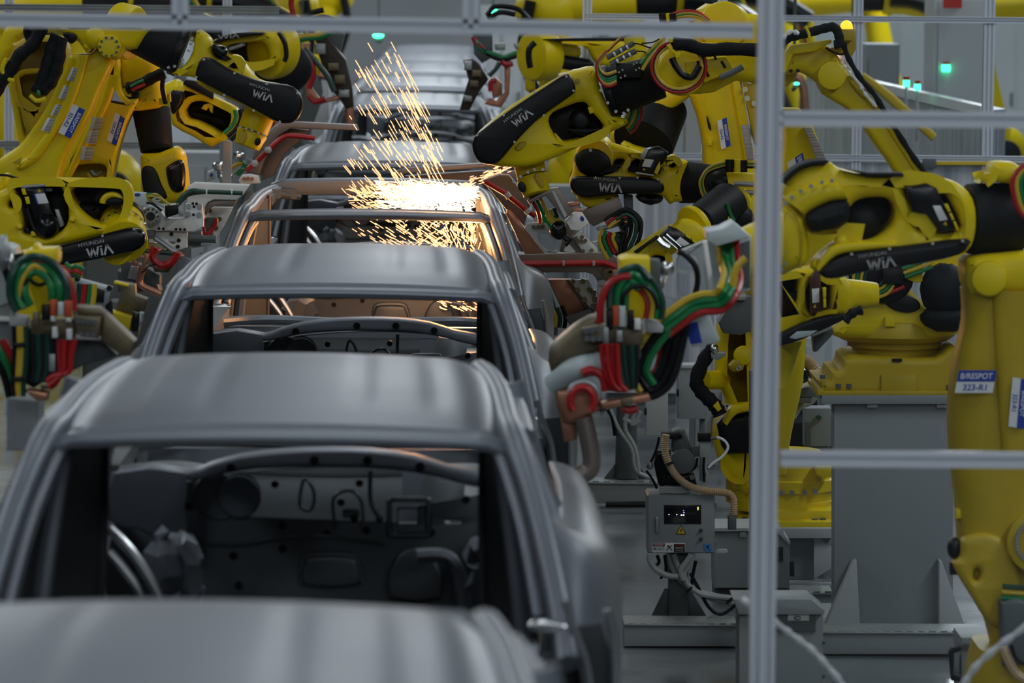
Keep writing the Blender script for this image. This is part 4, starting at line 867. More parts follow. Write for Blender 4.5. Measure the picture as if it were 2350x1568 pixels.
MB().hose(P(TN((350, 1400), (380, 1470), (420, 1530), (480, 1560)), DN - .16), .018).build('hose', 'tan_hose', rn)
MB().hose(P(TN((390, 1390), (410, 1450), (450, 1480)), DN - .18), .007).build('wire', 'black', rn)
MB().arm([((2255, 1500), (2450, 1500)), ((2240, 1560), (2450, 1560)), ((2230, 1640), (2450, 1640))], DN - .1, .5, e=5).build('base', 'yellow_old', rn)
# wrist flange left of the link, behind and beyond the post, then the tool
wf = MB().plate(TR((60, 350), (120, 345), (175, 352), (232, 405), (272, 500), (282, 620), (262, 700), (200, 730), (60, 750)), DN - .06, .2, .05, k=2).build('wrist', 'yellow', rn)
MB().hose(P(TR((150, 352), (215, 440), (238, 560), (225, 720)), DN - .062), .004).build('seam', 'yellow_old', wf)
bolts_on(wf, TR((112, 560), (122, 625), (130, 690), (115, 725)), DN - .07, .009, .012, 'zinc')
MB().plate(TR((290, 690), (330, 660), (345, 740), (300, 730)), DN - .02, .1, .02, k=2).build('wrist_neck', 'yellow', rn)
D1 = 16.3
ab = MB().arm([((1688, 535), (1690, 640)), ((1740, 512), (1740, 640)), ((1800, 490), (1800, 620))], D1 + .35, .2).build('tool_neck', 'yellow', rn)
g = MB().poly(T8((900, 950), (1120, 860), (1140, 1330), (960, 1360), (750, 1425), (765, 1290), (860, 1060), (880, 1000)), D1 + .1, .06, .006, holes=[T8((930, 985), (1040, 975), (1065, 1060), (1030, 1090), (925, 1105)), T8((925, 1130), (1050, 1090), (1075, 1150), (1050, 1290), (945, 1330))], open_holes=True).build('spot_gun', 'palegrey', rn)
MB().poly(T8((1130, 790), (1250, 770), (1350, 718), (1478, 830), (1210, 905), (1140, 860)), D1 + .05, .26, .006).build('bracket_top', 'palegrey', g)
MB().poly(T8((1120, 860), (1480, 830), (1470, 1250), (1350, 1285), (1200, 1315), (1140, 1330)), D1 + .3, .05, .006).build('bracket_back', 'palegrey', g)
MB().poly(T8((1100, 870), (1135, 860), (1200, 1310), (1160, 1320)), D1 + .04, .06, .004).build('bracket_edge', 'whiteplate', g)
MB().poly(T8((1310, 915), (1470, 860), (1470, 1230), (1330, 1200)), D1 + .28, .05, .004).build('bracket_pocket', 'grey_dark', g)
MB().poly(T8((450, 1005), (530, 990), (690, 1000), (690, 1200), (460, 1205)), D1 - .2, .22, .012).build('transformer', 'yellow', g)
MB().poly(T8((680, 1010), (770, 1020), (770, 1190), (690, 1195)), D1 - .15, .15, .006).build('transformer_end', 'grey_dark', g)
MB().ball(W(*T8((815, 1080))[0], D1), .02, (1.6, 1, 1.4), 12).build('coupling', 'bright_steel', g)
MB().ball(W(*T8((730, 1190))[0], D1), .026, (1.4, 1, 1.2), 12, .005).build('coupling', 'zinc', g)
MB().hose(P(T8((900, 945), (960, 970), (1040, 1060), (1060, 1180), (1030, 1320)), D1 - .02), .011).build('hose', 'black', g)
MB().poly(TQ((1020, 565), (1195, 505), (1215, 520), (1295, 690), (1270, 715), (1095, 745)), D1 - .0, .14, .008).build('valve_box', 'palegrey', g)
MB().poly(TQ((1045, 575), (1130, 560), (1165, 710), (1080, 722)), D1 - .004, .006, .001).build('blue_label', 'blue', g)
bundle(g, P(TQ((880, 610), (960, 545), (1080, 460), (1180, 425), (1290, 415), (1350, 340)), D1 - .25) + [TQ((1380, 240))[0] + (D1 - .1,), TQ((1360, 140))[0] + (D1 + .2,), TQ((1350, 40))[0] + (D1 + .25,), TQ((1345, -60))[0] + (D1 + .26,)], ['red', 'green', 'green', 'hose_yellow'], .0135, 1.6)
MB().hose(P(TQ((1300, 420), (1375, 340), (1395, 230), (1420, 160), (1480, 100)), D1 - .22), .014).build('hose', 'hose_yellow', g)
bundle(g, P(TQ((890, 590), (800, 700), (730, 820), (710, 930), (770, 1040)), D1 - .25), ['hose_yellow', 'black', 'green'], .0145, 1.9)
bundle(g, P(TQ((1000, 560), (975, 700), (930, 880), (870, 1000), (790, 1050), (730, 960)), D1 - .22), ['black', 'black', 'rubber'], .015, 1.8)
bundle(g, P(TQ((880, 640), (910, 730), (890, 880), (820, 970)), D1 - .2), ['red', 'hose_yellow', 'green'], .012, 1.8)
bundle(g, P(TQ((555, 470), (560, 340), (610, 250), (680, 220), (745, 290)), D1 - .35), ['green', 'green', 'darkgreen'], .015, 1.8)
MB().hose(P(TQ((430, 570), (435, 430), (480, 310), (560, 245), (650, 235)), D1 - .36), .0135).build('hose', 'red', g)
MB().hose(P(TQ((500, 510), (505, 380), (560, 300)), D1 - .34), .010).build('hose', 'hose_yellow', g)
bundle(g, P(TQ((690, 240), (780, 320), (825, 420), (815, 540)), D1 - .33), ['red', 'hose_yellow', 'green', 'darkgreen'], .010, 1.9)
MB().hose(P(TQ((590, 470), (600, 370), (670, 310), (760, 310), (820, 380), (850, 470)), D1 - .37), .008).build('hose', 'black', g)
MB().plate(TQ((590, 440), (600, 330), (700, 300), (770, 340), (770, 480), (720, 570), (640, 560)), D1 - .25, .05, .01, k=2).build('hose_guide', 'yellow', g)
for x, y0, y1, mm in ((545, 450, 590, 'orange_red'), (590, 450, 600, 'palegrey'), (500, 480, 610, 'black'), (650, 480, 610, 'black'), (700, 540, 620, 'whiteplate'), (570, 620, 710, 'zinc'), (470, 600, 720, 'zinc')):
    MB().rect(*TQ((x - 24, y0))[0], *TQ((x + 24, y1))[0], D1 - .4, .05, .008).build('connector', mm, g)
MB().poly(TQ((760, 530), (850, 560), (890, 600), (880, 640), (770, 640)), D1 - .3, .1, .006).build('junction_block', 'grey_light', g)
MB().plate(TQ((65, 800), (110, 720), (200, 640), (290, 570), (420, 520), (440, 640), (440, 760), (300, 830), (180, 870), (80, 930)), D1 - .35, .2, .03, k=2).build('gun_body', 'brass_plate', g)
pl = MB().poly(TQ((300, 610), (440, 580), (455, 700), (320, 700)), D1 - .42, .06, .004).build('mount_plate', 'brass_plate', g)
bolts_on(pl, TQ((330, 625), (370, 620), (410, 612), (335, 680), (380, 682), (425, 678)), D1 - .42, .011, .012, 'grey_dark')
MB().rect(*TQ((450, 590))[0], *TQ((740, 730))[0], D1 - .36, .1, .008).build('manifold', 'brass_plate', g)
MB().plate(TQ((430, 720), (720, 720), (700, 900), (680, 1050), (480, 1060), (440, 900)), D1 - .28, .12, .02, k=2).build('gun_housing', 'grey_dark', g)
for i in range(4): MB().hose(P(TQ((440 + 38 * i, 720), (450 + 36 * i, 860), (500 + 24 * i, 1000), (560 + 22 * i, 1060)), D1 - .42 - .012 * (i % 2)), .0088).build('hose', 'red', g)
for i in range(4): MB().hose(P(TQ((600 + 30 * i, 730), (610 + 28 * i, 880), (640 + 14 * i, 1040)), D1 - .40), .0105).build('hose', 'rubber' if i % 2 else 'darkgreen', g)
MB().tube([W(*TQ((95, 1010))[0], D1 - .3), W(*TQ((250, 900))[0], D1 - .36), W(*TQ((450, 860))[0], D1 - .33)], .042, seg=14).build('shunt', 'palegrey', g)
MB().hose(P(TQ(*[(300 + 85 * math.cos(a), 1130 + 95 * math.sin(a)) for a in [PI * .75 + 1.5 * PI * i / 12 for i in range(13)]]), D1 - .45), .014).build('hose', 'red', g)
MB().hose(P(TQ(*[(310 + 110 * math.cos(a), 1110 + 115 * math.sin(a)) for a in [PI * 1.1 + .9 * PI * i / 10 for i in range(11)]]), D1 - .43), .012).build('hose', 'zinc', g)
MB().hose(P(TQ((300, 930), (370, 910), (450, 960), (470, 1060)), D1 - .40), .016).build('hose', 'red', g)
cb = MB().poly(TQ((435, 1145), (780, 1080), (800, 1130), (450, 1195)), D1 - .42, .08, .006).build('copper_bar', 'copper', g)
MB().poly(TQ((575, 1115), (660, 1100), (670, 1160), (590, 1172)), D1 - .44, .1, .006).build('bar_clamp', 'brass_plate', cb)
MB().hose(P(TQ((590, 1180), (640, 1200), (700, 1185)), D1 - .40), .014).build('hose', 'red', g)
MB().plate(TQ((110, 1060), (260, 1050), (420, 1080), (430, 1190), (300, 1270), (160, 1280)), D1 - .36, .12, .02, k=2).build('gun_yoke', 'copper', g)
MB().hose(P(TQ((310, 1250), (345, 1400), (370, 1560), (340, 1640), (230, 1680)), D1 - .36), .034, seg=12).build('lower_electrode', 'taupe', g)
MB().poly(TQ((140, 1230), (270, 1240), (265, 1410), (170, 1430)), D1 - .3, .08, .006).build('yoke_plate', 'copper', g)

# ---- second near robot, mostly hidden under the near one
r2 = thing('welding_robot', 'yellow link with maroon servo motor and black cover showing under the nearest robot', 'robot', W(1900, 1400, 19.4))
lk = MB().plate(TR((60, 765), (200, 742), (305, 722), (400, 778), (505, 780), (560, 850), (560, 940), (510, 1000), (430, 1010), (300, 1060), (180, 1110), (60, 1160)), 19.3, .26, .03, k=1, holes=[TR((60, 800), (190, 780), (215, 800), (212, 900), (190, 960), (60, 985)), TR((262, 860), (290, 790), (395, 770), (410, 850), (408, 965), (290, 1008), (268, 960))]).build('wrist_link', 'yellow', r2)
MB().plate(TR((60, 1135), (100, 1118), (240, 1052), (400, 1004), (505, 1002), (470, 1042), (300, 1122), (180, 1172), (60, 1190)), 19.23, .1, .015, k=2).build('side_cover', 'black', lk)
MB().poly(TR((160, 1138), (205, 1100), (332, 1094), (285, 1124), (200, 1146)), 19.228, .004, .001).build('name_plate', 'palegrey', lk)
mt = MB().poly(TR((288, 790), (318, 738), (345, 738), (362, 968), (290, 1000)), 19.24, .12, .01).build('servo_motor', 'maroon', lk, label='maroon servo motor')
MB().poly(TR((295, 845), (340, 840), (340, 925), (300, 930)), 19.235, .004, .001).build('rating_plate', 'white', mt)
MB().poly(TR((303, 955), (318, 935), (320, 960)), 19.235, .004, .001).build('warning_mark', 'signyellow', mt)
for q in ([(362, 842), (382, 838), (382, 895), (366, 900)], [(366, 905), (382, 902), (382, 955), (368, 960)]): MB().poly(TR(*q), 19.2, .06, .003).build('clip', 'yellow', mt)
MB().poly(TR((60, 872), (212, 862), (205, 962), (60, 975)), 19.36, .08, .01).build('belt_motor', 'rubber', lk)
MB().arm([(TR((80, 1180))[0], TR((245, 1160))[0]), (TR((80, 1300))[0], TR((200, 1300))[0]), (TR((80, 1440))[0], TR((150, 1440))[0])], 19.5, .2).build('lower_arm', 'yellow', r2)
MB().arm([(TR((430, 790))[0], TR((440, 1000))[0]), (TR((560, 800))[0], TR((570, 980))[0]), (TR((700, 820))[0], TR((700, 960))[0])], 19.5, .2).build('upper_arm', 'yellow', r2)
MB().poly(TR((300, 1130), (420, 1080), (430, 1110), (330, 1220), (310, 1225)), 19.5, .12, .01).build('wrist_bracket', 'grey_dark', r2)
MB().hose(P(TR((490, 1040), (540, 990), (600, 970)), 19.2), .02, prof=lambda i: 1 + .2 * math.sin(i * 2)).build('cable_boot', 'rubber', r2)

MB().tube([W(1746, 850, 19.7), W(1748, 1528, 19.7)], .055, seg=12, smooth=False).build('stand', 'grey_dark', r2)
# ---- robot behind, upright arm with sticker
rb = thing('welding_robot', 'yellow robot with upright stickered arm and drooping black tube behind the main welding arm', 'robot', W(1690, 1200, 25.0))
lo = MB().arm([(T7((880, 500))[0], T7((1390, 480))[0]), (T7((925, 860))[0], T7((1400, 860))[0]), (T7((990, 1060))[0], T7((1440, 1060))[0]), (T7((1035, 1300))[0], T7((1480, 1300))[0]), (T7((1040, 1500))[0], T7((1510, 1500))[0]), (T7((1030, 2400))[0], T7((1560, 2400))[0])], 24.6, .3, e=5).build('lower_arm', 'yellow', rb)
MB().poly(T7((1285, 690), (1345, 670), (1400, 860), (1495, 1440), (1410, 1450), (1320, 900)), 24.57, .06, .006).build('edge_rib', 'yellow', lo)
MB().poly(T7((1372, 1128), (1440, 1118), (1490, 1440), (1430, 1440)), 24.565, .004, .001).build('printed_plate', 'label_print', lo)
sticker(lo, T7((1245, 1055))[0], T7((1282, 1310))[0], T7((1160, 1090))[0], 24.56, 'B/RESPOT', '326-R5', .5)
MB().plate(T7((1065, 1040), (1085, 1080), (1110, 1170), (1080, 1150)), 24.58, .02, .004, k=2).build('cable_slot', 'black', lo)
MB().rect(*T7((1075, 1265))[0], *T7((1115, 1310))[0], 24.57, .05, .004).build('stop_block', 'yellow', lo)
MB().plate(T7((1380, 540), (1560, 540), (1560, 1300), (1500, 1300), (1420, 900)), 24.55, .1, .01, k=1, smooth=False).build('arm_web', 'yellow_old', lo)
bolts_on(lo, T7((1452, 732), (1410, 805), (1430, 885), (1492, 930), (1486, 715)), 24.54, .016, .014)
MB().cyl(W(*T7((1215, 230))[0], 24.5), W(*T7((1260, 250))[0], 25.0), .135, bev=.02, seg=36).build('elbow_cap', 'yellow', rb)
MB().plate(T7((1000, 90), (1200, 45), (1420, 120), (1600, 170), (1600, 420), (1400, 560), (1000, 500)), 24.6, .4, .04, k=2).build('elbow_housing', 'yellow', rb)
MB().arm([(T7((780, 780))[0], T7((930, 870))[0]), (T7((560, 860))[0], T7((780, 985))[0]), (T7((500, 960))[0], T7((770, 1000))[0])], 24.7, .3).build('upper_arm', 'yellow', rb)
MB().cyl(W(*T7((665, 960))[0], 24.9), W(*T7((495, 1290))[0], 24.7), .148, .175, seg=32).build('arm_tube', 'rubber', rb)
MB().plate(T7((330, 1270), (420, 1310), (560, 1345), (640, 1380), (600, 1480), (400, 1420), (300, 1340)), 24.6, .3, .04, k=2).build('wrist_link', 'yellow', rb)
MB().plate(T7((190, 1180), (360, 1175), (350, 1290), (200, 1300)), 25.0, .1, .02, k=1, smooth=False).build('link_body', 'yellow', rb)
for i, mm in enumerate(('hose_yellow', 'green', 'hose_yellow', 'red')):
    MB().hose(P(T7((680, 180 + 14 * i), (760, 130 + 14 * i), (880, 100 + 14 * i), (1000, 120 + 12 * i), (1090, 190 + 10 * i)), 24.4), .010).build('hose', ('red', 'hose_yellow', 'green', 'hose_yellow')[i], rb)
for x in (668, 752): MB().hose(P(T7((x, 120), (x + 10, 200)), 24.36), .022, smooth=False).build('hose_strap', 'black', rb)
MB().hose(P(T7((708, 120), (718, 200)), 24.36), .017, smooth=False).build('hose_clamp', 'yellow', rb)
MB().tube([W(1700, 600, 24.9), W(1700, 1150, 25.0)], .085, seg=14, smooth=False).build('base', 'yellow_old', rb)

rs_ = thing('robot_riser', 'low grey riser plate under the yellow robot base left of the tall pedestal', 'riser', W(1800, 1335, 22.4))
MB().rect(1692, 1213, 1918, 1236, 22.15, .75, .004).build('top_plate', 'grey_light', rs_)
MB().rect(1700, 1236, 1916, 1330, 22.3, .5, .004).build('body', 'grey_paint', rs_)
MB().poly([(1868, 1236), (1880, 1236), (1916, 1262), (1916, 1300), (1868, 1330)], 22.2, .02, .002).build('gusset', 'grey_light', rs_)
MB().rect(1700, 1332, 1918, 1346, 22.1, .1, .003).build('rail', 'bright_steel', rs_)
# ================================================================== robots left of the line
TA = conv(0, 50, 3.92); T2 = conv(300, 50, 3.92); T1 = conv(0, 380, 3.92); TL = conv(0, 550, 3.92); TP = conv(300, 380, 4.9); T3 = conv(450, 60, 2.936)
# ---- link with cover and cylinder cap, in focus at the left edge
l1 = thing('welding_robot', 'yellow robot at the left edge with open motor recess and wordmarked black cover below', 'robot', W(-140, 1400, 20.6))
DL = 20.4
lk = MB().plate(T1((-200, 300), (-60, 250), (30, 215), (70, 175), (140, 140), (320, 130), (520, 130), (800, 138), (1040, 148), (1120, 168), (1162, 235), (1170, 330), (1150, 430), (1100, 530), (1000, 600), (860, 640), (640, 695), (460, 735), (330, 755), (250, 800), (120, 860), (-200, 900)), DL, .30, .03, k=2,
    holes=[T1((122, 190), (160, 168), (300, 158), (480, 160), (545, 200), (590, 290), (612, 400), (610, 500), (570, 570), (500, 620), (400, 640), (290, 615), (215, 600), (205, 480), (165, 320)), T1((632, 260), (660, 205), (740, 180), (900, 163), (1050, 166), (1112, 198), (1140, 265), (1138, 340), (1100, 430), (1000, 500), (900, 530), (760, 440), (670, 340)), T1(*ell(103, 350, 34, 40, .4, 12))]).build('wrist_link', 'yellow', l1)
sc_ = MB().plate(T1((380, 770), (500, 735), (700, 680), (900, 628), (1080, 580), (1190, 560), (1270, 585), (1308, 650), (1285, 722), (1210, 770), (1050, 805), (850, 850), (560, 900), (440, 905)), DL - .09, .11, .018, k=2).build('side_cover', 'blackgloss', lk)
bolts_on(sc_, T1((548, 742), (922, 634), (1205, 572)), DL - .09, .006, .006, 'letter_grey')
wia(sc_, T1((880, 775))[0], math.radians(11), 52, DL - .098)
mt = MB().poly(T1((200, 215), (240, 180), (400, 192), (460, 380), (520, 520), (480, 600), (400, 632), (330, 600), (300, 520), (215, 320)), DL + .0, .14, .02).build('servo_motor', 'blackgloss', lk)
MB().poly(T1((190, 195), (220, 175), (400, 165), (405, 190), (240, 205), (200, 225)), DL - .01, .1, .006).build('motor_cap', 'zinc', mt)
MB().poly(T1((300, 258), (400, 250), (440, 338), (330, 348)), DL - .004, .004, .001).build('rating_plate', 'white', mt)
MB().poly(T1((300, 258), (316, 257), (346, 347), (330, 348)), DL - .006, .004, .001).build('rating_plate', 'blue', mt)
MB().poly(T1((342, 212), (345, 242), (374, 228)), DL - .004, .004, .001).build('warning_mark', 'signyellow', mt)
MB().ball(W(*T1((420, 545))[0], DL + .02), .062, (1, 1, 1), 18).build('motor_end', 'blackgloss', mt, angle=60)
for q in ([(188, 210), (225, 205), (240, 265), (205, 265)], [(218, 285), (258, 278), (272, 345), (238, 348)]): MB().poly(T1(*q), DL - .01, .05, .004).build('clip', 'yellow', mt)
MB().hose(P(T1((240, 380), (270, 480), (300, 560), (340, 600)), DL - .01), .010).build('motor_cable', 'black', mt)
MB().poly(T1((490, 395), (525, 395), (575, 540), (540, 560), (515, 480)), DL + .01, .05, .004).build('connector', 'zinc', mt)
MB().rect(*T1((400, 205))[0], *T1((470, 235))[0], DL + .02, .05, .004).build('connector', 'grey_dark', mt)
MB().poly(T1((210, 560), (250, 560), (275, 600), (220, 605)), DL - .005, .05, .004).build('motor_foot', 'black', mt)
MB().poly(T1((275, 595), (310, 590), (330, 630), (280, 640)), DL - .01, .04, .004).build('clip', 'yellow', mt)
for p in ((650, 480), (175, 545)): MB().cyl(W(*T1(p)[0], DL - .03), W(*T1((p[0] + 10, p[1] + 20))[0], DL + .05), .013, seg=12, bev=.003).build('boss', 'yellow', lk)
MB().plate(T1((680, 360), (760, 340), (860, 350), (930, 370), (900, 440), (830, 490), (740, 420)), DL + .1, .12, .03, k=2).build('belt_motor', 'rubber', lk)
MB().hose(P(T1(*[(1000 + 120 * math.cos(a), 320 + 90 * math.sin(a)) for a in [PI + PI * i / 10 for i in range(11)]]), DL + .06), .018).build('seal_ring', 'rubber', lk)
MB().hose(P(T1(*[(1010 + 85 * math.cos(a), 340 + 75 * math.sin(a)) for a in [PI + PI * i / 10 for i in range(11)]]), DL + .03), .016).build('inner_ring', 'yellow', lk)
MB().plate(T1((945, 330), (985, 290), (1060, 285), (1110, 310), (1105, 350), (1000, 370)), DL + .0, .1, .02, k=2).build('cable_boot', 'rubber', lk)
# gear cap: a short bolted cylinder lying behind the cover's round end
c0, c1 = W(*T1((1120, 690))[0], DL + .02), W(*T1((1092, 515))[0], DL + .20)
cp = MB().cyl(c0, c1, .108, .106, 44, .008).build('gear_cap', 'yellow', lk)
ax = (c1 - c0).normalized()
MB().cyl(c1 - ax * .01, c1 + ax * .03, .112, seg=44, bev=.004).build('seal_ring', 'black', cp)
MB().cyl(c1 - ax * .085, c1 - ax * .080, .1095, seg=44).build('joint_line', 'yellow_old', cp)
for k_ in range(11):
    a_ = PI * (k_ + .5) / 11; n1 = ax.orthogonal().normalized(); 
    e1 = Vector((1, 0, 0)) - ax * ax.x; e1.normalize(); e2 = ax.cross(e1); e2 = e2 if e2.z > 0 else -e2
    rd_ = e1 * math.cos(a_) + e2 * math.sin(a_); pos = c1 - ax * .115 + rd_ * .106
    MB().cyl(pos - rd_ * .004, pos + rd_ * .012, .0075, seg=8).build('bolt', 'bright_steel', cp)
pos = W(*T1((1120, 375))[0], DL + .05); MB().cyl(pos, pos - Vector((0, .02, -.01)), .014, seg=12).build('plug', 'yellow', cp)
MB().cyl(W(*T1((1050, 760))[0], DL + .04), W(*T1((1050, 760))[0], DL + .2), .072, seg=36, bev=.01).build('wrist', 'yellow', l1)
MB().arm([(T1((-300, 230))[0], T1((-300, 900))[0]), (T1((-120, 230))[0], T1((-120, 900))[0]), (T1((-20, 240))[0], T1((-10, 880))[0])], DL + .02, .3).build('link_neck', 'yellow', l1)
MB().cyl(W(*T1((-420, 560))[0], DL + .1), W(*T1((2, 560))[0], DL + .14), .10, seg=30).build('arm_tube', 'black', l1)
MB().plate(T1((0, 100), (40, 80), (60, 100), (50, 220), (-40, 260), (-80, 200)), DL + .1, .2, .02, k=2).build('elbow_block', 'yellow', l1)
MB().hose(P(T1((-60, 90), (60, 88), (180, 120), (330, 125), (520, 128)), DL + .05), .006).build('wire', 'black', l1)
MB().plate(T1((150, 690), (300, 700), (350, 760), (260, 900), (120, 880), (60, 800)), DL + .02, .2, .02, k=2).build('lug', 'yellow', l1)
# gun plates of this robot, beyond its cap
g = MB().plate(TP((140, 480), (330, 486), (372, 560), (430, 594), (580, 592), (612, 560), (616, 430), (800, 440), (818, 600), (815, 690), (720, 748), (160, 726)), 21.2, .07, .006, smooth=False, k=1).build('spot_gun', 'whiteplate', l1)
rg = MB().cyl(W(*TP((225, 572))[0], 21.12), W(*TP((225, 572))[0], 21.24), .046, seg=30, bev=.004).build('flange', 'zinc', g)
MB().cyl(W(*TP((225, 572))[0], 21.115), W(*TP((225, 572))[0], 21.2), .021, seg=24).build('flange_bore', 'black', rg)
ring_bolts(rg, TP((225, 572))[0], 17, 10, 21.12, .006, 'brass_plate')
bolts_on(g, TP((650, 455), (775, 460), (645, 545), (770, 552)), 21.2, .013, .018, 'zinc')
bolts_on(g, TP((698, 428), (740, 430), (712, 462), (706, 552), (318, 708), (367, 712), (510, 716), (558, 718), (606, 720)), 21.2, .007, .004, 'black')
MB().poly(TP((-10, 300), (168, 312), (172, 470), (0, 450)), 21.0, .09, .006).build('sensor_box', 'palegrey', g)
MB().plate(TP(*ell(75, 328, 34, 18)), 20.995, .004, .001, k=1).build('round_badge', 'blue', g)
for q, mm in (([(170, 330), (230, 325), (300, 330), (380, 400), (440, 440)], 'hose_yellow'), ([(170, 350), (260, 345), (340, 370), (420, 430)], 'hose_yellow'), ([(180, 322), (240, 322), (330, 345)], 'green'), ([(240, 380), (300, 400), (340, 380), (290, 360), (250, 400), (330, 440), (380, 470)], 'hose_grey'), ([(170, 420), (210, 420), (260, 440), (350, 510)], 'black')): MB().hose(P(TP(*q), 21.05), .006).build('hose', mm, g)
MB().poly(TP((385, 440), (500, 432), (530, 440), (535, 545), (400, 590), (385, 560)), 21.1, .09, .006).build('valve_block', 'black', g)
MB().poly(TP((385, 440), (500, 430), (505, 445), (395, 455)), 21.09, .05, .003).build('valve_lid', 'whiteplate', g)
MB().poly(TP((530, 470), (555, 455), (580, 510), (600, 560), (560, 575), (535, 545)), 21.1, .06, .004).build('valve_end', 'zinc', g)
MB().plate(TP((640, 240), (705, 195), (1335, 222), (1260, 335), (1190, 390), (930, 384), (870, 410), (836, 470), (828, 600), (800, 600), (800, 448), (632, 440)), 21.5, .12, .006, smooth=False, k=1).build('gun_arm', 'whiteplate', g)
MB().hose(P(TP((520, 450), (550, 390), (610, 320), (700, 282), (780, 288), (850, 296), (1000, 300), (1260, 312)), 21.4), .011).build('hose', 'darkgreen', g)
MB().hose(P(TP((520, 460), (570, 400), (640, 335), (740, 310), (850, 300)), 21.42), .009).build('hose', 'darkgreen', g)
for x in (852, 1135): MB().rect(*TP((x - 8, 272))[0], *TP((x + 8, 322))[0], 21.38, .05, .002).build('hose_clip', 'whiteplate', g)
MB().poly(TP((835, 470), (870, 420), (930, 388), (1190, 392), (1150, 465), (930, 462), (880, 490), (845, 560)), 21.52, .16, .004).build('arm_return', 'taupe', g)
v = MB().poly(TP((850, 500), (900, 465), (1150, 470), (1040, 690), (960, 800), (860, 800)), 21.75, .05, .004).build('valve_plate', 'whiteplate', g)
bolts_on(v, TP((1000, 600), (960, 700), (900, 770), (885, 500)), 21.75, .012, .03, 'brass_plate')
MB().poly(TP((840, 590), (962, 592), (855, 800), (825, 790)), 21.6, .05, .006).build('gun_pad', 'grey_dark', g)
MB().hose(P(TP((960, 595), (955, 650), (900, 740), (850, 800)), 21.58), .010).build('hose', 'red', g)
MB().hose(P(TP((825, 600), (820, 700), (845, 800)), 21.58), .008).build('hose', 'red', g)
MB().poly(TP((275, 736), (636, 736), (632, 922), (480, 972), (450, 930), (272, 815)), 21.25, .05, .004, holes=[TP((392, 815), (495, 818), (492, 885), (440, 880))], open_holes=True).build('angle_plate', 'whiteplate', g)
bolts_on(g, TP((540, 842), (530, 912), (458, 770)), 21.25, .010, .006, 'black')
MB().poly(TP((120, 800), (270, 830), (200, 830), (200, 960), (90, 930)), 21.3, .08, .006).build('yellow_block', 'yellow', g)
MB().hose(P(TP((260, 810), (400, 905), (500, 985)), 21.2), .012).build('push_rod', 'zinc', g)
MB().rect(*TP((165, 732))[0], *TP((270, 825))[0], 21.18, .08, .006).build('actuator', 'grey_dark', g)
MB().poly(TP((400, 880), (530, 975), (395, 970)), 21.3, .05, .004).build('yellow_tongue', 'yellow', g)
MB().poly(TP((200, 860), (400, 880), (390, 960), (200, 955)), 21.35, .05, .004).build('base_plate', 'whiteplate', g)
MB().rect(*TP((640, 740))[0], *TP((800, 900))[0], 21.45, .12, .01).build('gearbox', 'grey_dark', g)
MB().hose(P(TP((650, 825), (800, 825), (960, 830)), 21.4), .018, smooth=False).build('spindle', 'grey_dark', g)
MB().poly(TP((640, 890), (720, 880), (840, 850), (960, 850), (900, 900), (700, 930)), 21.5, .1, .004).build('rail_block', 'palegrey', g)
MB().hose(P(TP((270, 920), (240, 1000), (270, 1080), (350, 1125), (440, 1100), (500, 1030), (520, 980)), 21.1), .019).build('hose', 'red', g)
MB().plate(TP((250, 930), (290, 910), (330, 940), (350, 930), (345, 970), (310, 1010), (270, 1000)), 21.12, .05, .01, k=1).build('hose_end', 'copper', g)
MB().plate(TP((510, 970), (560, 980), (600, 1020), (560, 1060), (500, 1040)), 21.15, .06, .01, k=1).build('hose_end', 'copper', g)
MB().hose(P(TP((40, 950), (180, 965), (400, 980), (560, 1000)), 21.2), .013).build('hose', 'darkgreen', g)
for q in ([(20, 1000), (200, 1030), (200, 1060), (25, 1035)], [(10, 1060), (80, 1075), (70, 1140), (5, 1125)], [(150, 990), (210, 1000), (150, 1190), (110, 1180)]): MB().poly(TP(*q), 21.0, .06, .006).build('copper_bar', 'copper', g)
MB().hose(P(TP((140, 1150), (110, 1240), (100, 1310), (140, 1360), (250, 1410), (340, 1450)), 21.0), .017).build('copper_pipe', 'copper', g)
MB().hose(P(TP((120, 1200), (150, 1190), (190, 1140), (290, 1108)), 20.95), .003).build('wire', 'black', g)
MB().poly(TP((-120, 1050), (150, 1130), (330, 1240), (330, 1340), (-100, 1290)), 21.4, .14, .01).build('gun_body', 'grey_dark', g)
MB().poly(TP((0, 1130), (90, 1140), (60, 1290), (-40, 1270)), 21.35, .08, .006).build('tie_plate', 'zinc', g)
MB().plate(TP((240, 1120), (480, 1130), (420, 1210), (260, 1200)), 21.3, .1, .03, k=1).build('yoke', 'brass_plate', g)
MB().poly(TP((-150, 1180), (300, 1330), (330, 1420), (-150, 1420)), 21.6, .2, .01).build('transformer', 'grey_dark', g)

# ---- blurred tool in front of it at the left edge
l0 = thing('welding_robot', 'blurred robot tool at the left edge with looped green and red hoses', 'robot', W(-60, 1500, 15.8))
D0 = 15.6
bk = MB().poly(TL((-300, 40), (60, 55), (130, 80), (150, 180), (150, 320), (115, 560), (0, 600), (-300, 600)), D0 + .1, .2, .01).build('tool_bracket', 'palegrey', l0)
MB().poly(TL((-300, 600), (115, 570), (110, 720), (130, 960), (-60, 1010), (-300, 1000)), D0 + .12, .2, .01).build('tool_case', 'grey_paint', l0)
MB().poly(TL((-300, 690), (60, 700), (120, 740), (-300, 722)), D0 + .08, .05, .003).build('case_edge', 'whiteplate', l0)
MB().poly(TL((80, 700), (135, 540), (160, 545), (120, 690), (245, 705), (240, 780), (85, 775)), D0 - .1, .12, .006).build('hose_bracket', 'grey_light', l0)
MB().hose(P(TL((20, 200), (70, 340), (120, 480), (170, 640)), D0 - .05), .013).build('hose', 'black', l0)
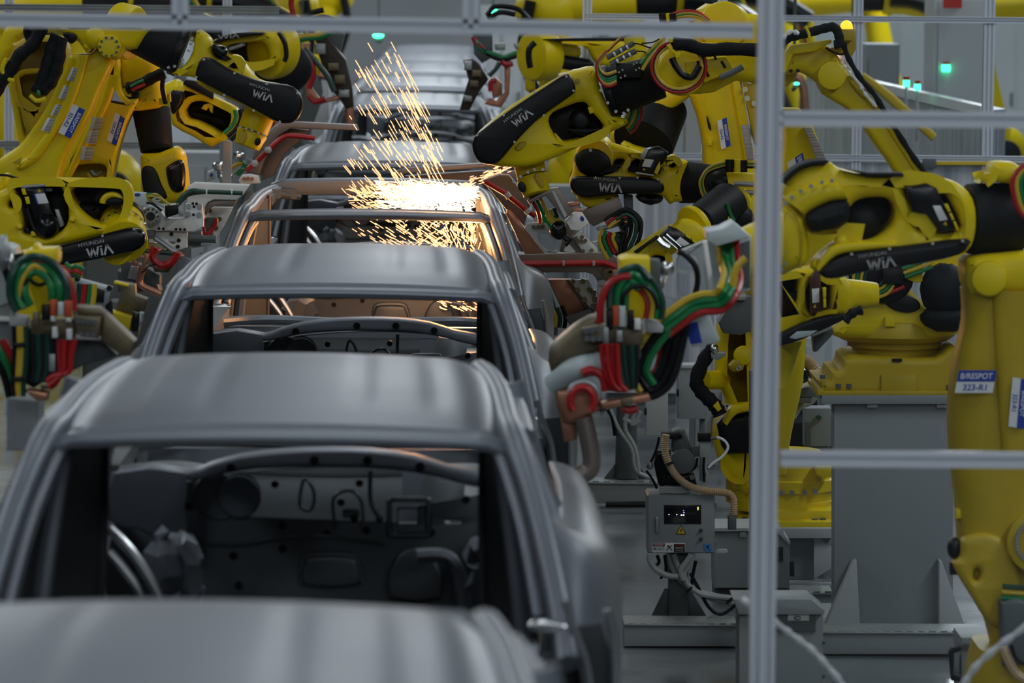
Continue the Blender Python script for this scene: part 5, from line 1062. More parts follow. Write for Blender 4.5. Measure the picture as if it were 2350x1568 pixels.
MB().ball(W(*TL((95, 210))[0], D0 - .05), .016, (1, 1, 2.2), 12).build('coupling', 'bright_steel', l0)
MB().cyl(W(*TL((110, 210))[0], D0), W(*TL((230, 190))[0], D0), .03, seg=16).build('socket', 'black', l0)
MB().ball(W(*TL((20, 120))[0], D0 - .05), .04, (.8, 1, 1.6), 14, .006).build('coupling', 'zinc', l0)
wr = MB().poly(TL((170, 150), (240, 95), (490, 88), (512, 150), (505, 225), (240, 220), (180, 200)), D0 - .02, .22, .02).build('wrist', 'yellow', l0)
MB().poly(TL((280, 100), (300, 45), (340, 38), (372, 95)), D0 + .02, .1, .01).build('lug', 'yellow', wr)
MB().plate(TL((165, 150), (190, 110), (240, 100), (240, 160), (190, 175)), D0, .1, .01, k=1).build('lug', 'yellow', wr)
g = MB().plate(TL((250, 330), (310, 300), (420, 310), (500, 350), (490, 600), (440, 640), (350, 665), (310, 560)), D0 + .0, .05, .008, k=2).build('spot_gun', 'yellow', l0)
MB().hose(P(TL((265, 340), (300, 390), (360, 408), (430, 380)), D0 - .03), .007).build('wire', 'black', g)
for pts, cols, r in ((((215, 620), (160, 500), (165, 360), (220, 260), (300, 220), (400, 245), (490, 330), (535, 440), (535, 560)), ['green', 'green', 'darkgreen'], .015), (((190, 560), (185, 430), (230, 310), (310, 240), (420, 290)), ['hose_yellow'], .012), (((210, 620), (205, 480), (250, 340), (350, 290), (450, 330), (500, 400)), ['black'], .010)):
    bundle(g, P(TL(*pts), D0 - .16), cols, r, 1.7)
MB().hose(P(TL((290, 205), (380, 190), (470, 215), (560, 295), (620, 400), (648, 520), (652, 640)), D0 - .15), .016).build('hose', 'red', g)
MB().hose(P(TL((550, 330), (590, 400), (610, 500), (600, 560)), D0 - .1), .011).build('hose', 'hose_yellow', g)
for x0, y0, x1, y1, mm in ((445, 550, 505, 690, 'orange_red'), (575, 560, 640, 700, 'orange_red'), (370, 590, 445, 730, 'black'), (515, 570, 575, 690, 'palegrey'), (450, 685, 495, 740, 'whiteplate'), (590, 700, 632, 745, 'whiteplate'), (465, 790, 512, 890, 'white'), (595, 810, 640, 905, 'white'), (290, 660, 350, 780, 'brass_plate')):
    MB().rect(*TL((x0, y0))[0], *TL((x1, y1))[0], D0 - .25, .06, .01).build('connector', mm, g)
MB().poly(TL((270, 730), (650, 720), (690, 800), (660, 900), (400, 905), (280, 860)), D0 - .15, .12, .01).build('manifold', 'brass_plate', g)
pl = MB().poly(TL((655, 690), (905, 705), (882, 890), (740, 880), (690, 840)), D0 - .2, .08, .006).build('mount_plate', 'brass_plate', g)
bolts_on(pl, TL((705, 730), (750, 735), (800, 738), (850, 745), (735, 850), (790, 855), (840, 855)), D0 - .2, .010, .012, 'grey_dark')
MB().poly(TL((680, 605), (880, 618), (965, 690), (1210, 920), (1160, 1050), (1080, 1040), (900, 905), (905, 705), (700, 690)), D0 - .14, .14, .012).build('electrode_arm', 'brass_plate', g)
MB().poly(TL((640, 890), (900, 900), (1050, 1040), (1000, 1060), (760, 1130), (640, 1190)), D0 - .05, .16, .012).build('gun_housing', 'grey_dark', g)
MB().poly(TL((230, 780), (480, 890), (520, 1200), (300, 1340), (230, 1300)), D0 + .0, .12, .012).build('gun_frame', 'rubber', g)
for i in range(4): MB().hose(P(TL((535 + 45 * i, 900), (540 + 32 * i, 1050), (545 + 24 * i, 1190), (500 - 6 * i, 1290 - 20 * i), (440 - 5 * i, 1335 - 20 * i)), D0 - .22 - .014 * (i % 2)), .0105).build('hose', 'red', g)
for i, mm in enumerate(('rubber', 'darkgreen', 'rubber', 'darkgreen', 'rubber')): MB().hose(P(TL((300 + 42 * i, 850), (310 + 40 * i, 1000), (320 + 34 * i, 1150), (300 + 30 * i, 1280)), D0 - .2), .0135).build('hose', mm, g)
for i, mm in enumerate(('black', 'hose_yellow', 'hose_yellow', 'darkgreen')): MB().hose(P(TL((135 + 30 * i, 780), (140 + 30 * i, 950), (130 + 30 * i, 1150), (125 + 26 * i, 1300), (140 + 20 * i, 1410)), D0 - .2), .0125).build('hose', mm, l0)
for y in (945, 1250): MB().hose(P(TL((115, y), (165, y + 6), (225, y - 4)), D0 - .23), .009).build('cable_tie', 'black', l0)
bundle(l0, P(TL((-40, 930), (30, 1060), (100, 1220), (150, 1400)), D0 - .15), ['black', 'green', 'red'], .014, 1.8)
MB().rect(*TL((440, 1030))[0], *TL((495, 1190))[0], D0 - .22, .03, .004).build('label_plate', 'zinc', g)
MB().poly(TL((235, 1355), (430, 1380), (420, 1450), (330, 1450), (260, 1400)), D0 - .2, .1, .008).build('copper_bar', 'copper', g)
MB().poly(TL((360, 1320), (440, 1320), (460, 1345), (370, 1350)), D0 - .2, .06, .006).build('bar_clamp', 'brass_plate', g)
MB().poly(TL((60, 1430), (330, 1450), (330, 1900), (60, 1900)), D0 + .1, .3, .01).build('cabinet_side', 'grey_paint', l0)

# ---- yellow/black equipment between the two guns
lt = thing('spot_gun', 'small gun gearbox with yellow blocks and short hoses between the two left guns', 'welding gun', W(240, 760, 18.6))
MB().poly(TL((670, 330), (700, 360), (1000, 440), (985, 560), (900, 640), (660, 580)), 18.5, .12, .008).build('hose_rack', 'zinc', lt)
for i, (mm, x) in enumerate((('darkgreen', 710), ('red', 750), ('green', 805), ('hose_yellow', 835))): MB().hose(P(TL((x + 10, 400), (x + 4, 500), (x - 14, 620)), 18.42), .014).build('hose', mm, lt)
MB().poly(TL((700, 390), (790, 410), (850, 430), (940, 460), (930, 570), (690, 540)), 18.48, .03, .004).build('rack_slot', 'black', lt)
bolts_on(lt, TL((985, 435), (700, 350)), 18.48, .012, .015, 'black')
bundle(lt, P(TL((560, 240), (620, 290), (680, 280), (740, 310)), 18.4), ['darkgreen', 'red', 'green'], .009)
MB().poly(TL((985, 640), (1190, 700), (1160, 860), (1090, 850), (1030, 780)), 18.6, .12, .008).build('yellow_cover', 'yellow', lt)
MB().poly(TL((1030, 380), (1210, 410), (1215, 500), (1320, 540), (1300, 640), (1210, 690), (1040, 640), (1090, 460)), 18.7, .12, .008).build('gun_block', 'brass_plate', lt)
MB().poly(TL((1030, 372), (1160, 405), (1150, 425), (1020, 395)), 18.62, .04, .003).build('cover_strip', 'yellow', lt)
MB().poly(TL((960, 550), (1000, 560), (1010, 680), (970, 690), (945, 620)), 18.55, .06, .006).build('actuator', 'rubber', lt)
MB().poly(TL((1190, 640), (1260, 660), (1240, 830), (1180, 830)), 18.6, .1, .008).build('sensor', 'blackgloss', lt)
MB().plate(TL((1255, 650), (1290, 660), (1280, 760), (1250, 760)), 18.58, .05, .01, k=1).build('cap', 'palegrey', lt)
MB().poly(TL((640, 560), (1300, 560), (1200, 1000), (700, 1000)), 19.2, .2, .01).build('frame', 'grey_dark', lt)

# ---- big robot, wordmarked cover slanting down to the line
l2 = thing('welding_robot', 'yellow robot top left with a wordmarked black cover slanting down towards the line', 'robot', W(150, 1400, 22.6))
D2 = 22.4
lk = MB().plate(T2((360, 470), (470, 400), (555, 270), (590, 80), (640, 95), (712, 160), (722, 260), (780, 325), (850, 345), (905, 300), (975, 318), (1010, 370), (1100, 490), (1190, 545), (1420, 590), (1480, 700), (1400, 880), (1290, 900), (1000, 750), (760, 650), (600, 560), (590, 510), (480, 490)), D2, .28, .035, k=2, holes=[T2((845, 375), (880, 362), (940, 365), (970, 385), (950, 418), (910, 420))]).build('wrist_link', 'yellow', l2)
sc_ = MB().plate(T2((578, 500), (600, 400), (630, 335), (670, 320), (730, 335), (820, 390), (930, 452), (1070, 505), (1220, 548), (1400, 568), (1490, 615), (1540, 700), (1542, 790), (1500, 880), (1420, 915), (1330, 905), (1220, 850), (1000, 735), (800, 630), (640, 545)), D2 - .09, .10, .018, k=2).build('side_cover', 'black', lk)
bolts_on(sc_, T2((660, 338), (934, 462), (1222, 558), (1500, 640), (590, 498), (840, 660), (1106, 798), (1340, 900)), D2 - .09, .007, .006, 'letter_grey')
wia(sc_, T2((1175, 665))[0], math.radians(-17), 42, D2 - .098)
MB().plate(T2((722, 220), (760, 205), (840, 225), (870, 280), (860, 310), (905, 330), (880, 345), (800, 340), (740, 295)), D2 - .03, .12, .02, k=2).build('belt_motor', 'blackgloss', lk)
a, c2 = W(*T2((455, 265))[0], D2 + .14), W(*T2((60, 110))[0], D2 + .14)
tb = MB().cyl(a, c2, .125, .10, 36, .006).build('arm_tube', 'rubber', l2)
MB().cyl(a - (a - c2).normalized() * .03, a + (a - c2).normalized() * .012, .132, seg=36, bev=.004).build('tube_flange', 'black', tb)
bolts_on(tb, T2((550, 155), (520, 260), (468, 340), (395, 400), (340, 410), (540, 200)), D2 + .0, .008, .01)
MB().cyl(W(*T2((40, 110))[0], D2 + .15), W(*T2((-150, 60))[0], D2 + .2), .14, seg=32, bev=.02).build('upper_arm', 'yellow', l2)
a, c2 = W(*T2((1160, 820))[0], D2 + .16), W(*T2((1045, 1125))[0], D2 + .14)
wr = MB().cyl(a, a.lerp(c2, .54), .080, .078, 32, .005).build('wrist', 'yellow', l2)
wf = MB().cyl(a.lerp(c2, .555), c2, .080, .066, 32, .006).build('tool_flange', 'yellow', wr)
MB().cyl(a.lerp(c2, .53), a.lerp(c2, .56), .0735, seg=32).build('joint_line', 'black', wf)
MB().plate(T2((962, 1040), (1000, 985), (1045, 1000), (1035, 1075), (990, 1100)), D2 + .068, .02, .004, k=2).build('port', 'yellow_old', wf)
MB().plate(T2(*ell(1142, 1080, 28, 36, .3, 14)), D2 + .072, .02, .004, k=1).build('port', 'black', wf)
bolts_on(wf, T2((985, 948), (1040, 960), (1090, 975), (1150, 1000), (1200, 1025)), D2 + .06, .007, .01)
# lower arm with first sticker
lo = MB().plate(TA((640, 292), (800, 292), (850, 255), (900, 235), (980, 300), (1000, 345), (990, 410), (930, 540), (880, 640), (800, 850), (700, 1010), (640, 1095), (570, 1240), (515, 1430), (515, 1500), (-60, 1500), (-60, 1290), (40, 1200), (160, 1120), (260, 1000), (420, 760), (540, 500), (600, 360)), D2 + .1, .26, .035, k=2).build('lower_arm', 'yellow', l2)
MB().arm([(TA((700, 300))[0], TA((800, 300))[0]), (TA((640, 500))[0], TA((745, 500))[0]), (TA((545, 760))[0], TA((650, 760))[0]), (TA((400, 1010))[0], TA((500, 1010))[0]), (TA((230, 1230))[0], TA((350, 1230))[0])], D2 + .055, .1, e=3).build('arm_rib', 'yellow', lo)
MB().plate(TA((140, 1310), (200, 1240), (330, 1160), (340, 1230), (280, 1290), (180, 1340)), D2 + .06, .08, .03, k=2).build('boss', 'yellow', lo)
sticker(lo, TA((768, 795))[0], TA((635, 1052))[0], TA((655, 738))[0], D2 + .04, 'B/RESPOT', '321-R2', .5)
for q in ([(650, 408), (705, 418), (660, 540), (595, 528)], [(575, 572), (630, 585), (585, 705), (520, 690)], [(500, 745), (560, 752), (510, 850), (450, 840)], [(430, 860), (500, 872), (440, 1000), (368, 975)]):
    pp = MB().poly(TA(*q), D2 + .045, .004, .001).build('printed_plate', 'label_print', lo)
    m0 = [(a[0] * .35 + b[0] * .65, a[1] * .35 + b[1] * .65) for a, b in ((q[1], q[0]), (q[2], q[3]))]
    MB().poly(TA(q[0], m0[0], m0[1], q[3]), D2 + .041, .004, .001).build('plate_margin', 'white', pp)
MB().poly(TA((105, 1270), (200, 1210), (180, 1290)), D2 + .04, .004, .001).build('warning_mark', 'yellow_old', lo)
hs = MB().plate(TA((520, 0), (1380, 0), (1350, 80), (1230, 245), (1130, 250), (1080, 330), (1000, 340), (900, 240), (830, 230), (780, 290), (700, 180), (560, 110)), D2 + .02, .34, .04, k=2).build('elbow_housing', 'yellow', l2)
dk = MB().cyl(W(*TA((985, 222))[0], D2 - .05), W(*TA((985, 222))[0], D2 + .1), .058, seg=36, bev=.006).build('joint_disc', 'yellow', hs)
ring_bolts(dk, TA((982, 225))[0], 21.5, 10, D2 - .05, .007, 'grey_dark')
MB().ball(W(*TA((860, 140))[0], D2 + .05), .06, (1.1, 1, 1), 16).build('boss', 'yellow', hs)
for q in ([(380, 40), (300, 200), (180, 300), (100, 430), (30, 520), (-60, 660)], [(520, 120), (470, 230), (430, 380), (380, 520), (330, 640)], [(545, 140), (530, 300), (500, 440), (440, 560), (370, 620)]):
    MB().hose(P(TA(*q), D2 - .1), .034, seg=11, prof=lambda i: 1 + .09 * math.sin(i * 1.8)).build('dress_cable', 'cable_sleeve', l2)
MB().ball(W(*TA((345, 640))[0], D2 - .13), .012, (1, 1, 1.4), 10).build('green_mark', 'green', l2)
for q in ([(60, 330), (20, 430), (70, 510), (130, 530)], [(270, 660), (330, 710), (410, 690)]): MB().hose(P(TA(*q), D2 - .12), .012).build('hose_clamp', 'yellow', l2)
MB().plate(TA((560, 100), (650, 100), (690, 140), (640, 200), (590, 160)), D2 - .02, .1, .02, k=2).build('connector', 'rubber', l2)
# taupe gun arm over the rear body
g = MB().plate(T3((350, 985), (385, 880), (455, 760), (520, 680), (575, 648), (700, 648), (1080, 668), (1095, 705), (640, 690), (560, 735), (500, 820), (450, 940), (430, 1010)), 25.6, .16, .006, smooth=False, k=1).build('spot_gun', 'taupe', l2)
MB().poly(T3((560, 725), (640, 690), (760, 700), (720, 760), (600, 860), (520, 1010), (440, 1040), (440, 960), (500, 820)), 25.75, .06, .006).build('arm_web', 'taupe', g)
MB().hose(P(T3((330, 975), (400, 920), (490, 832), (590, 748), (680, 742), (800, 756)), 25.5), .015).build('hose', 'red', g)
for q in ((395, 925), (485, 835)): MB().ball(W(*T3(q)[0], 25.48), .022, (1, 1, 1), 8).build('hose_clip', 'grey_light', g)
MB().plate(T3((285, 1040), (310, 1005), (360, 998), (420, 1010), (430, 1060), (300, 1070)), 25.4, .08, .006, k=1, smooth=False).build('mount_plate', 'whiteplate', g)
bolts_on(g, T3((325, 1028), (350, 1025), (378, 1028)), 25.4, .010, .02, 'copper')
MB().poly(T3((75, 985), (130, 960), (130, 1030), (70, 1050)), 25.2, .08, .006).build('sensor_box', 'palegrey', g)
MB().plate(T3(*ell(103, 1003, 9, 14, .3)), 25.19, .004, .001, k=1).build('round_badge', 'blue', g)
for q, mm in (([(250, 880), (300, 900), (330, 950), (280, 1000)], 'green'), ([(230, 960), (280, 930), (320, 920)], 'hose_yellow'), ([(260, 900), (290, 870), (330, 890)], 'red'), ([(240, 1000), (290, 960), (330, 960)], 'hose_grey'), ([(270, 1000), (300, 960), (340, 930)], 'green')): MB().hose(P(T3(*q), 25.2), .011).build('hose', mm, g)
for q in ((195, 1020, 14), (150, 945, 12), (175, 990, 9), (290, 875, 12)): MB().ball(W(*T3(q[:2])[0], 25.1), q[2] / 420, (1.3, 1, 1), 10, .004).build('coupling', 'bright_steel', g)

# ---- second arm with sticker, and its tube hanging straight down
l3 = thing('welding_robot', 'yellow robot whose black tube hangs straight down to a two-window wrist, left of the line', 'robot', W(240, 1300, 23.4))
D3 = 23.0
lo = MB().plate(TA((1000, 330), (1075, 330), (1075, 480), (1100, 620), (1160, 700), (1240, 690), (1215, 760), (1160, 860), (1100, 1010), (1040, 1240), (1005, 1430), (1000, 1520), (480, 1520), (520, 1420), (640, 1120), (760, 900), (850, 690), (920, 520)), D3, .28, .03, k=2, holes=[TA((600, 1440), (640, 1340), (700, 1290), (900, 1280), (955, 1320), (955, 1400), (940, 1440))]).build('lower_arm', 'yellow', l3)
MB().arm([(TA((960, 480))[0], TA((1060, 480))[0]), (TA((900, 700))[0], TA((1000, 700))[0]), (TA((760, 1000))[0], TA((850, 1000))[0]), (TA((580, 1400))[0], TA((640, 1400))[0])], D3 - .04, .09, e=3).build('arm_rib', 'yellow', lo)
sticker(lo, TA((1125, 870))[0], TA((1045, 1120))[0], TA((1040, 815))[0], D3 - .02, 'B/RESPOT', '320-R8', .5)
for q in ([(830, 855), (930, 865), (900, 980), (800, 970)], [(800, 975), (895, 985), (860, 1105), (760, 1090)], [(735, 1120), (850, 1130), (820, 1250), (715, 1240)]):
    pp = MB().poly(TA(*q), D3 - .07, .004, .001).build('printed_plate', 'label_print', lo)
    MB().poly(TA(q[0], ((q[0][0] * 2 + q[1][0]) / 3, (q[0][1] * 2 + q[1][1]) / 3), ((q[3][0] * 2 + q[2][0]) / 3, (q[3][1] * 2 + q[2][1]) / 3), q[3]), D3 - .074, .004, .001).build('plate_margin', 'palegrey', pp)
bundle(lo, P(TA((800, 1350), (850, 1400), (930, 1370)), D3 + .1), ['hose_yellow', 'zinc'], .012)
MB().plate(TA((1060, 180), (1240, 240), (1400, 340), (1420, 480), (1450, 600), (1470, 740), (1380, 790), (1200, 805), (1180, 760), (1240, 700), (1170, 705), (1105, 620), (1075, 480)), D3 + .06, .34, .05, k=2).build('elbow_housing', 'yellow', l3)
MB().plate(TA((1100, 620), (1110, 580), (1160, 590), (1240, 620), (1245, 680), (1190, 710), (1140, 690)), D3 + .03, .06, .01, k=2).build('cable_port', 'black', l3)
MB().hose(P(TA((1140, 600), (1250, 570), (1380, 500), (1480, 460)), D3 - .04), .030, seg=11, prof=lambda i: 1 + .06 * math.sin(i * 2)).build('dress_cable', 'cable_sleeve', l3)
bundle(l3, P(TA((1180, 600), (1240, 570), (1300, 545)), D3 - .075), ['red', 'green'], .009)
MB().hose(P(TA((1105, 600), (1140, 650), (1180, 660)), D3 - .02), .010).build('hose_clamp', 'yellow', l3)
MB().hose(P(TA((1470, 490), (1460, 600), (1490, 740)), D3 - .02), .012).build('hose', 'black', l3)
for q in ([(1425, 690), (1465, 680), (1470, 750), (1430, 750)], [(1500, 650), (1530, 640), (1535, 720), (1505, 720)]): MB().poly(TA(*q), D3 - .01, .06, .006).build('stop_block', 'yellow', l3)
MB().cyl(W(*T2((185, 790))[0], D3 + .2), W(*T2((235, 1160))[0], D3 + .16), .1, .085, 36, .006).build('arm_tube', 'rubber', l3)
lk = MB().plate(T2((85, 1230), (110, 1190), (250, 1185), (390, 1130), (450, 1170), (475, 1210), (490, 1300), (510, 1480), (512, 1600), (300, 1640), (110, 1600), (90, 1400)), D3 + .02, .26, .04, k=2).build('wrist_link', 'yellow', l3)
MB().plate(T2((92, 1370), (110, 1310), (150, 1295), (195, 1305), (235, 1350), (280, 1470), (330, 1580), (240, 1610), (130, 1560), (105, 1470)), D3 + .012, .06, .01, k=2).build('window_cover', 'black', lk)
MB().plate(T2((312, 1325), (340, 1290), (420, 1245), (465, 1255), (485, 1330), (488, 1430), (470, 1520), (400, 1542), (350, 1500), (325, 1420)), D3 - .01, .08, .03, k=2).build('window_cover', 'blackgloss', lk)

# ---- robot seen between them, cavity towards the camera
l4 = thing('welding_robot', 'yellow link with a dark oval cavity behind the hanging black tube, left of the line', 'robot', W(450, 1150, 25.0))
lk = MB().plate(T2((360, 760), (440, 580), (500, 560), (620, 600), (760, 690), (900, 760), (960, 810), (950, 930), (900, 1010), (830, 1070), (740, 1125), (690, 1120), (560, 1035), (370, 930)), 24.6, .3, .035, k=2, holes=[T2((490, 800), (540, 730), (640, 715), (760, 750), (870, 800), (910, 850), (880, 940), (830, 1010), (740, 960), (600, 890), (520, 870))]).build('wrist_link', 'yellow', l4)
MB().poly(T2((468, 560), (490, 520), (580, 530), (740, 620), (740, 700), (560, 610)), 24.55, .08, .006).build('side_cover', 'black', lk)
MB().poly(T2((632, 780), (660, 745), (710, 730), (742, 750), (735, 825), (715, 810), (700, 770), (680, 800)), 24.65, .06, .006).build('clip', 'yellow', lk)
MB().plate(T2((540, 870), (700, 900), (840, 960), (860, 880), (700, 830), (560, 800)), 24.75, .1, .02, k=2).build('motor', 'rubber', lk)
bundle(l4, P(T2((980, 790), (990, 870), (950, 960), (870, 1035)), 24.5), ['green', 'black', 'black'], .012)
MB().plate(T2((350, 640), (400, 620), (480, 640), (460, 740), (390, 830), (360, 800)), 24.5, .1, .02, k=2).build('elbow_boot', 'black', l4)
MB().arm([(T2((300, 560))[0], T2((280, 760))[0]), (T2((400, 520))[0], T2((390, 900))[0]), (T2((460, 560))[0], T2((440, 940))[0])], 24.7, .3).build('upper_arm', 'yellow', l4)
MB().poly(T2((830, 1060), (910, 1080), (900, 1480), (820, 1480)), 24.9, .05, .004).build('tool_plate', 'grey_light', l4)

# ---- arm at the far left edge
l6 = thing('welding_robot', 'yellow arm in the top left corner with two slanting beams beside the black cables', 'robot', W(-40, 1300, 24.0))
MB().plate(TA((60, 40), (280, 30), (270, 90), (180, 150), (110, 260), (30, 400), (-60, 520), (-60, 330), (0, 180)), 23.6, .3, .03, k=2).build('upper_arm', 'yellow', l6)
MB().arm([(TA((60, 540))[0], TA((120, 540))[0]), (TA((110, 800))[0], TA((185, 800))[0]), (TA((165, 1080))[0], TA((225, 1020))[0]), (TA((200, 1300))[0], TA((280, 1300))[0])], 23.4, .16).build('lower_arm', 'yellow', l6)
MB().plate(TA((110, 200), (350, 130), (560, 150), (600, 380), (520, 560), (440, 720), (400, 800), (330, 1000), (240, 1020), (180, 800), (130, 560), (110, 420)), 23.3, .3, .03, k=2, holes=[TA((150, 520), (300, 470), (430, 500), (440, 660), (400, 740), (300, 775), (200, 720))]).build('side_casting', 'yellow_old', l6)
MB().poly(TA((150, 120), (185, 80), (200, 90), (165, 150)), 23.55, .05, .004).build('slot', 'yellow_old', l6)
MB().ball(W(*TA((300, 90))[0], 23.2), .055, (1, 1, 1.2), 14).build('motor', 'blackgloss', l6, angle=60)

# ---- blurred robot farther back at the top, black motor recess and round yellow end
l5 = thing('welding_robot', 'blurred yellow robot top left behind the others with a dark recess and round cap', 'robot', W(640, 900, 29.0))
MB().plate(T2((720, 180), (840, 150), (1000, 130), (1180, 100), (1300, 90), (1360, 140), (1385, 250), (1380, 350), (1280, 390), (1100, 420), (1000, 400), (840, 330)), 28.5, .4, .04, k=2, holes=[T2((860, 260), (900, 210), (1030, 190), (1180, 180), (1230, 260), (1240, 350), (1080, 390), (960, 340))]).build('wrist_link', 'yellow', l5)
MB().plate(T2((730, 190), (800, 140), (960, 100), (1180, 90), (1190, 115), (1000, 140), (840, 175)), 28.4, .12, .01, k=2).build('side_cover', 'black', l5)
text(l5, 'WIA', W(*T2((880, 130))[0], 28.39), (1, 0, .1), (-.1, 0, 1), .03, 'label_print', sx=1.6)
MB().cyl(W(*T2((1220, 240))[0], 28.6), W(*T2((1360, 240))[0], 28.7), .20, .19, 30, .03).build('gear_cap', 'yellow', l5)
MB().hose(P(T2((1330, 90), (1385, 190), (1400, 300), (1380, 360)), 28.3), .016).build('seal_ring', 'black', l5)
MB().plate(T2((1180, 540), (1230, 400), (1400, 350), (1480, 330), (1540, 380), (1540, 500), (1500, 600), (1420, 570)), 29.0, .4, .05, k=2).build('body', 'yellow', l5)
MB().ball(W(*T2((1370, 415))[0], 28.8), .19, (1, .5, .9), 18).build('motor', 'rubber', l5, angle=60)
MB().plate(T2((1120, 450), (1240, 400), (1250, 430), (1200, 490), (1140, 480)), 28.8, .2, .03, k=2).build('gear_case', 'yellow', l5)
MB().plate(T2((870, 230), (1000, 190), (1030, 215), (890, 260)), 28.45, .1, .02, k=2).build('motor_cap', 'zinc', l5)
MB().tube([W(640, 190, 29.2), W(545, 230, 29.2), W(535, 300, 29.2), W(535, 985, 29.2)], .09, seg=14, smooth=False).build('pedestal', 'grey_paint', l5)
# ================================================================== floor equipment right of the line
cab = thing('control_cabinet', 'small grey control cabinet with dark window and hazard labels on a floor post', 'cabinet', W(1557, 1432, 20.3))
DC = 20.2
MB().poly(TK((78, 620), (92, 608), (560, 612), (566, 622), (566, 1036), (82, 1036)), DC, .22, .006).build('case', 'grey_paint', cab)
dr = MB().rect(*TK((88, 622))[0], *TK((562, 1030))[0], DC - .012, .012, .003).build('door', 'grey_paint', cab)
MB().rect(*TK((200, 688))[0], *TK((468, 826))[0], DC - .015, .01, .002).build('window', 'screen', dr)
for x0, y0, x1, y1, mm in ((441, 702, 449, 724, 'led_yellow'), (322, 758, 330, 763, 'lamp_white'), (337, 758, 345, 763, 'lamp_white'), (340, 740, 348, 746, 'led_violet'), (338, 726, 344, 730, 'led_violet'), (234, 755, 238, 759, 'lamp_white'), (290, 756, 294, 760, 'lamp_white')):
    MB().rect(*TK((x0, y0))[0], *TK((x1, y1))[0], DC - .018, .004, .0004).build('indicator_light', mm, dr)
hd = MB().plate(TK((134, 780), (142, 770), (160, 770), (168, 790), (164, 880), (152, 895), (138, 885)), DC - .03, .02, .006, k=1).build('handle', 'zinc', dr)
tri = MB().poly(TK((322, 830), (362, 900), (284, 900)), DC - .014, .003, .0005).build('warning_sign', 'black', dr)
MB().poly(TK((322, 840), (354, 896), (292, 896)), DC - .016, .003, .0005).build('sign_face', 'signyellow', tri)
MB().poly(TK((326, 856), (316, 874), (322, 875), (318, 890), (330, 869), (324, 868), (330, 857)), DC - .018, .003, .0003).build('bolt_symbol', 'black', tri)
for y in (870, 932): MB().cyl(W(*TK((467, y))[0], DC - .03), W(*TK((467, y))[0], DC), .0085, seg=16, bev=.002).build('push_button', 'button_green', dr)
lb = MB().rect(*TK((116, 962))[0], *TK((352, 1030))[0], DC - .0145, .003, .0005).build('danger_label', 'white', dr)
MB().rect(*TK((120, 965))[0], *TK((206, 985))[0], DC - .0165, .003, .0003).build('label_field', 'black', lb)
MB().plate(TK(*ell(163, 975, 40, 8)), DC - .0175, .002, .0003, k=1).build('label_oval', 'signred', lb)
ux, uz = Vector((1, 0, 0)), Vector((0, 0, 1))
text(lb, 'DANGER', W(*TK((163, 975))[0], DC - .019), ux, uz, .0075, 'white', maxw=.045)
text(lb, '480 VOLTS', W(*TK((163, 1003))[0], DC - .019), ux, uz, .013, 'black', maxw=.052, bold=.01)
MB().rect(*TK((272, 968))[0], *TK((350, 1028))[0], DC - .0165, .003, .0003).build('label_field', 'black', lb)
text(lb, 'DANGER', W(*TK((316, 980))[0], DC - .019), ux, uz, .0085, 'signred', maxw=.042)
for y in (994, 1002, 1010, 1018): MB().rect(*TK((282, y))[0], *TK((340, y + 3))[0], DC - .0175, .002, .0002).build('print_line', 'label_print', lb)
strokes(lb, [(-.006, .012, .0, .004), (.0, .004, -.010, -.004), (.0, .004, .006, -.006), (.006, -.006, .014, -.012), (.0, .004, .012, .012), (-.010, -.004, -.012, -.014), (-.012, .010, .0, .004)], W(*TK((240, 997))[0], DC - .019), ux, uz, .004, 'black', 'falling_figure')
kk = W(*TK((520, 992))[0], DC - .016)
strokes(dr, [(-.014, .016, -.014, -.014), (-.008, .0, .012, .015), (-.006, .004, .014, -.012)], kk, ux, uz, .010, 'lightblue', 'letter_mark')
MB().rect(*TK((498, 1020))[0], *TK((548, 1028))[0], DC - .014, .003, .0003).build('word_line', 'lightblue', dr)
for y in (690, 960): MB().rect(*TK((565, y - 15))[0], *TK((580, y + 15))[0], DC + .01, .03, .003).build('hinge', 'zinc', cab)
MB().plate(TK((565, 1005), (650, 1005), (662, 1020), (650, 1036), (565, 1036)), DC + .05, .01, .002, smooth=False, k=1).build('bracket', 'grey_light', cab)
for i, q in enumerate(([(225, 1040), (260, 1140), (330, 1240), (420, 1300), (560, 1340), (700, 1372)], [(270, 1040), (300, 1130), (350, 1220), (450, 1310), (560, 1365), (710, 1395)], [(410, 1040), (380, 1120), (345, 1180), (370, 1260), (470, 1330), (600, 1350), (700, 1358)], [(400, 1045), (360, 1100), (320, 1160), (340, 1230)], [(100, 1040), (100, 1090), (140, 1150), (220, 1195), (300, 1205)])):
    MB().hose(P(TK(*q), DC + .05 - .02 * i), .0135).build('cable', 'hose_grey', cab)
for q in ([(430, 1090), (410, 1180), (400, 1260)], [(390, 1180), (450, 1290), (520, 1420), (600, 1475), (680, 1440), (720, 1400)], [(150, 1050), (165, 1100), (130, 1130)], [(205, 1050), (215, 1120), (215, 1170)]): MB().hose(P(TK(*q), DC + .02), .008).build('wire', 'black', cab)
for q in ((380, 1300), (668, 1378), (190, 1200), (360, 1105)): MB().hose(P(TK((q[0] - 18, q[1] + 18), (q[0], q[1]), (q[0] + 22, q[1] - 22)), DC + .0), .006).build('cable_tie', 'black', cab)
MB().rect(*TK((235, 1036))[0], *TK((375, 1530))[0], DC + .08, .12, .004).build('post', 'grey_dark', cab)
for q in ([(205, 1290), (236, 1290), (236, 1530), (90, 1530)], [(375, 1310), (400, 1310), (530, 1530), (375, 1530)]): MB().poly(TK(*q), DC + .12, .012, .002).build('gusset', 'grey_dark', cab)

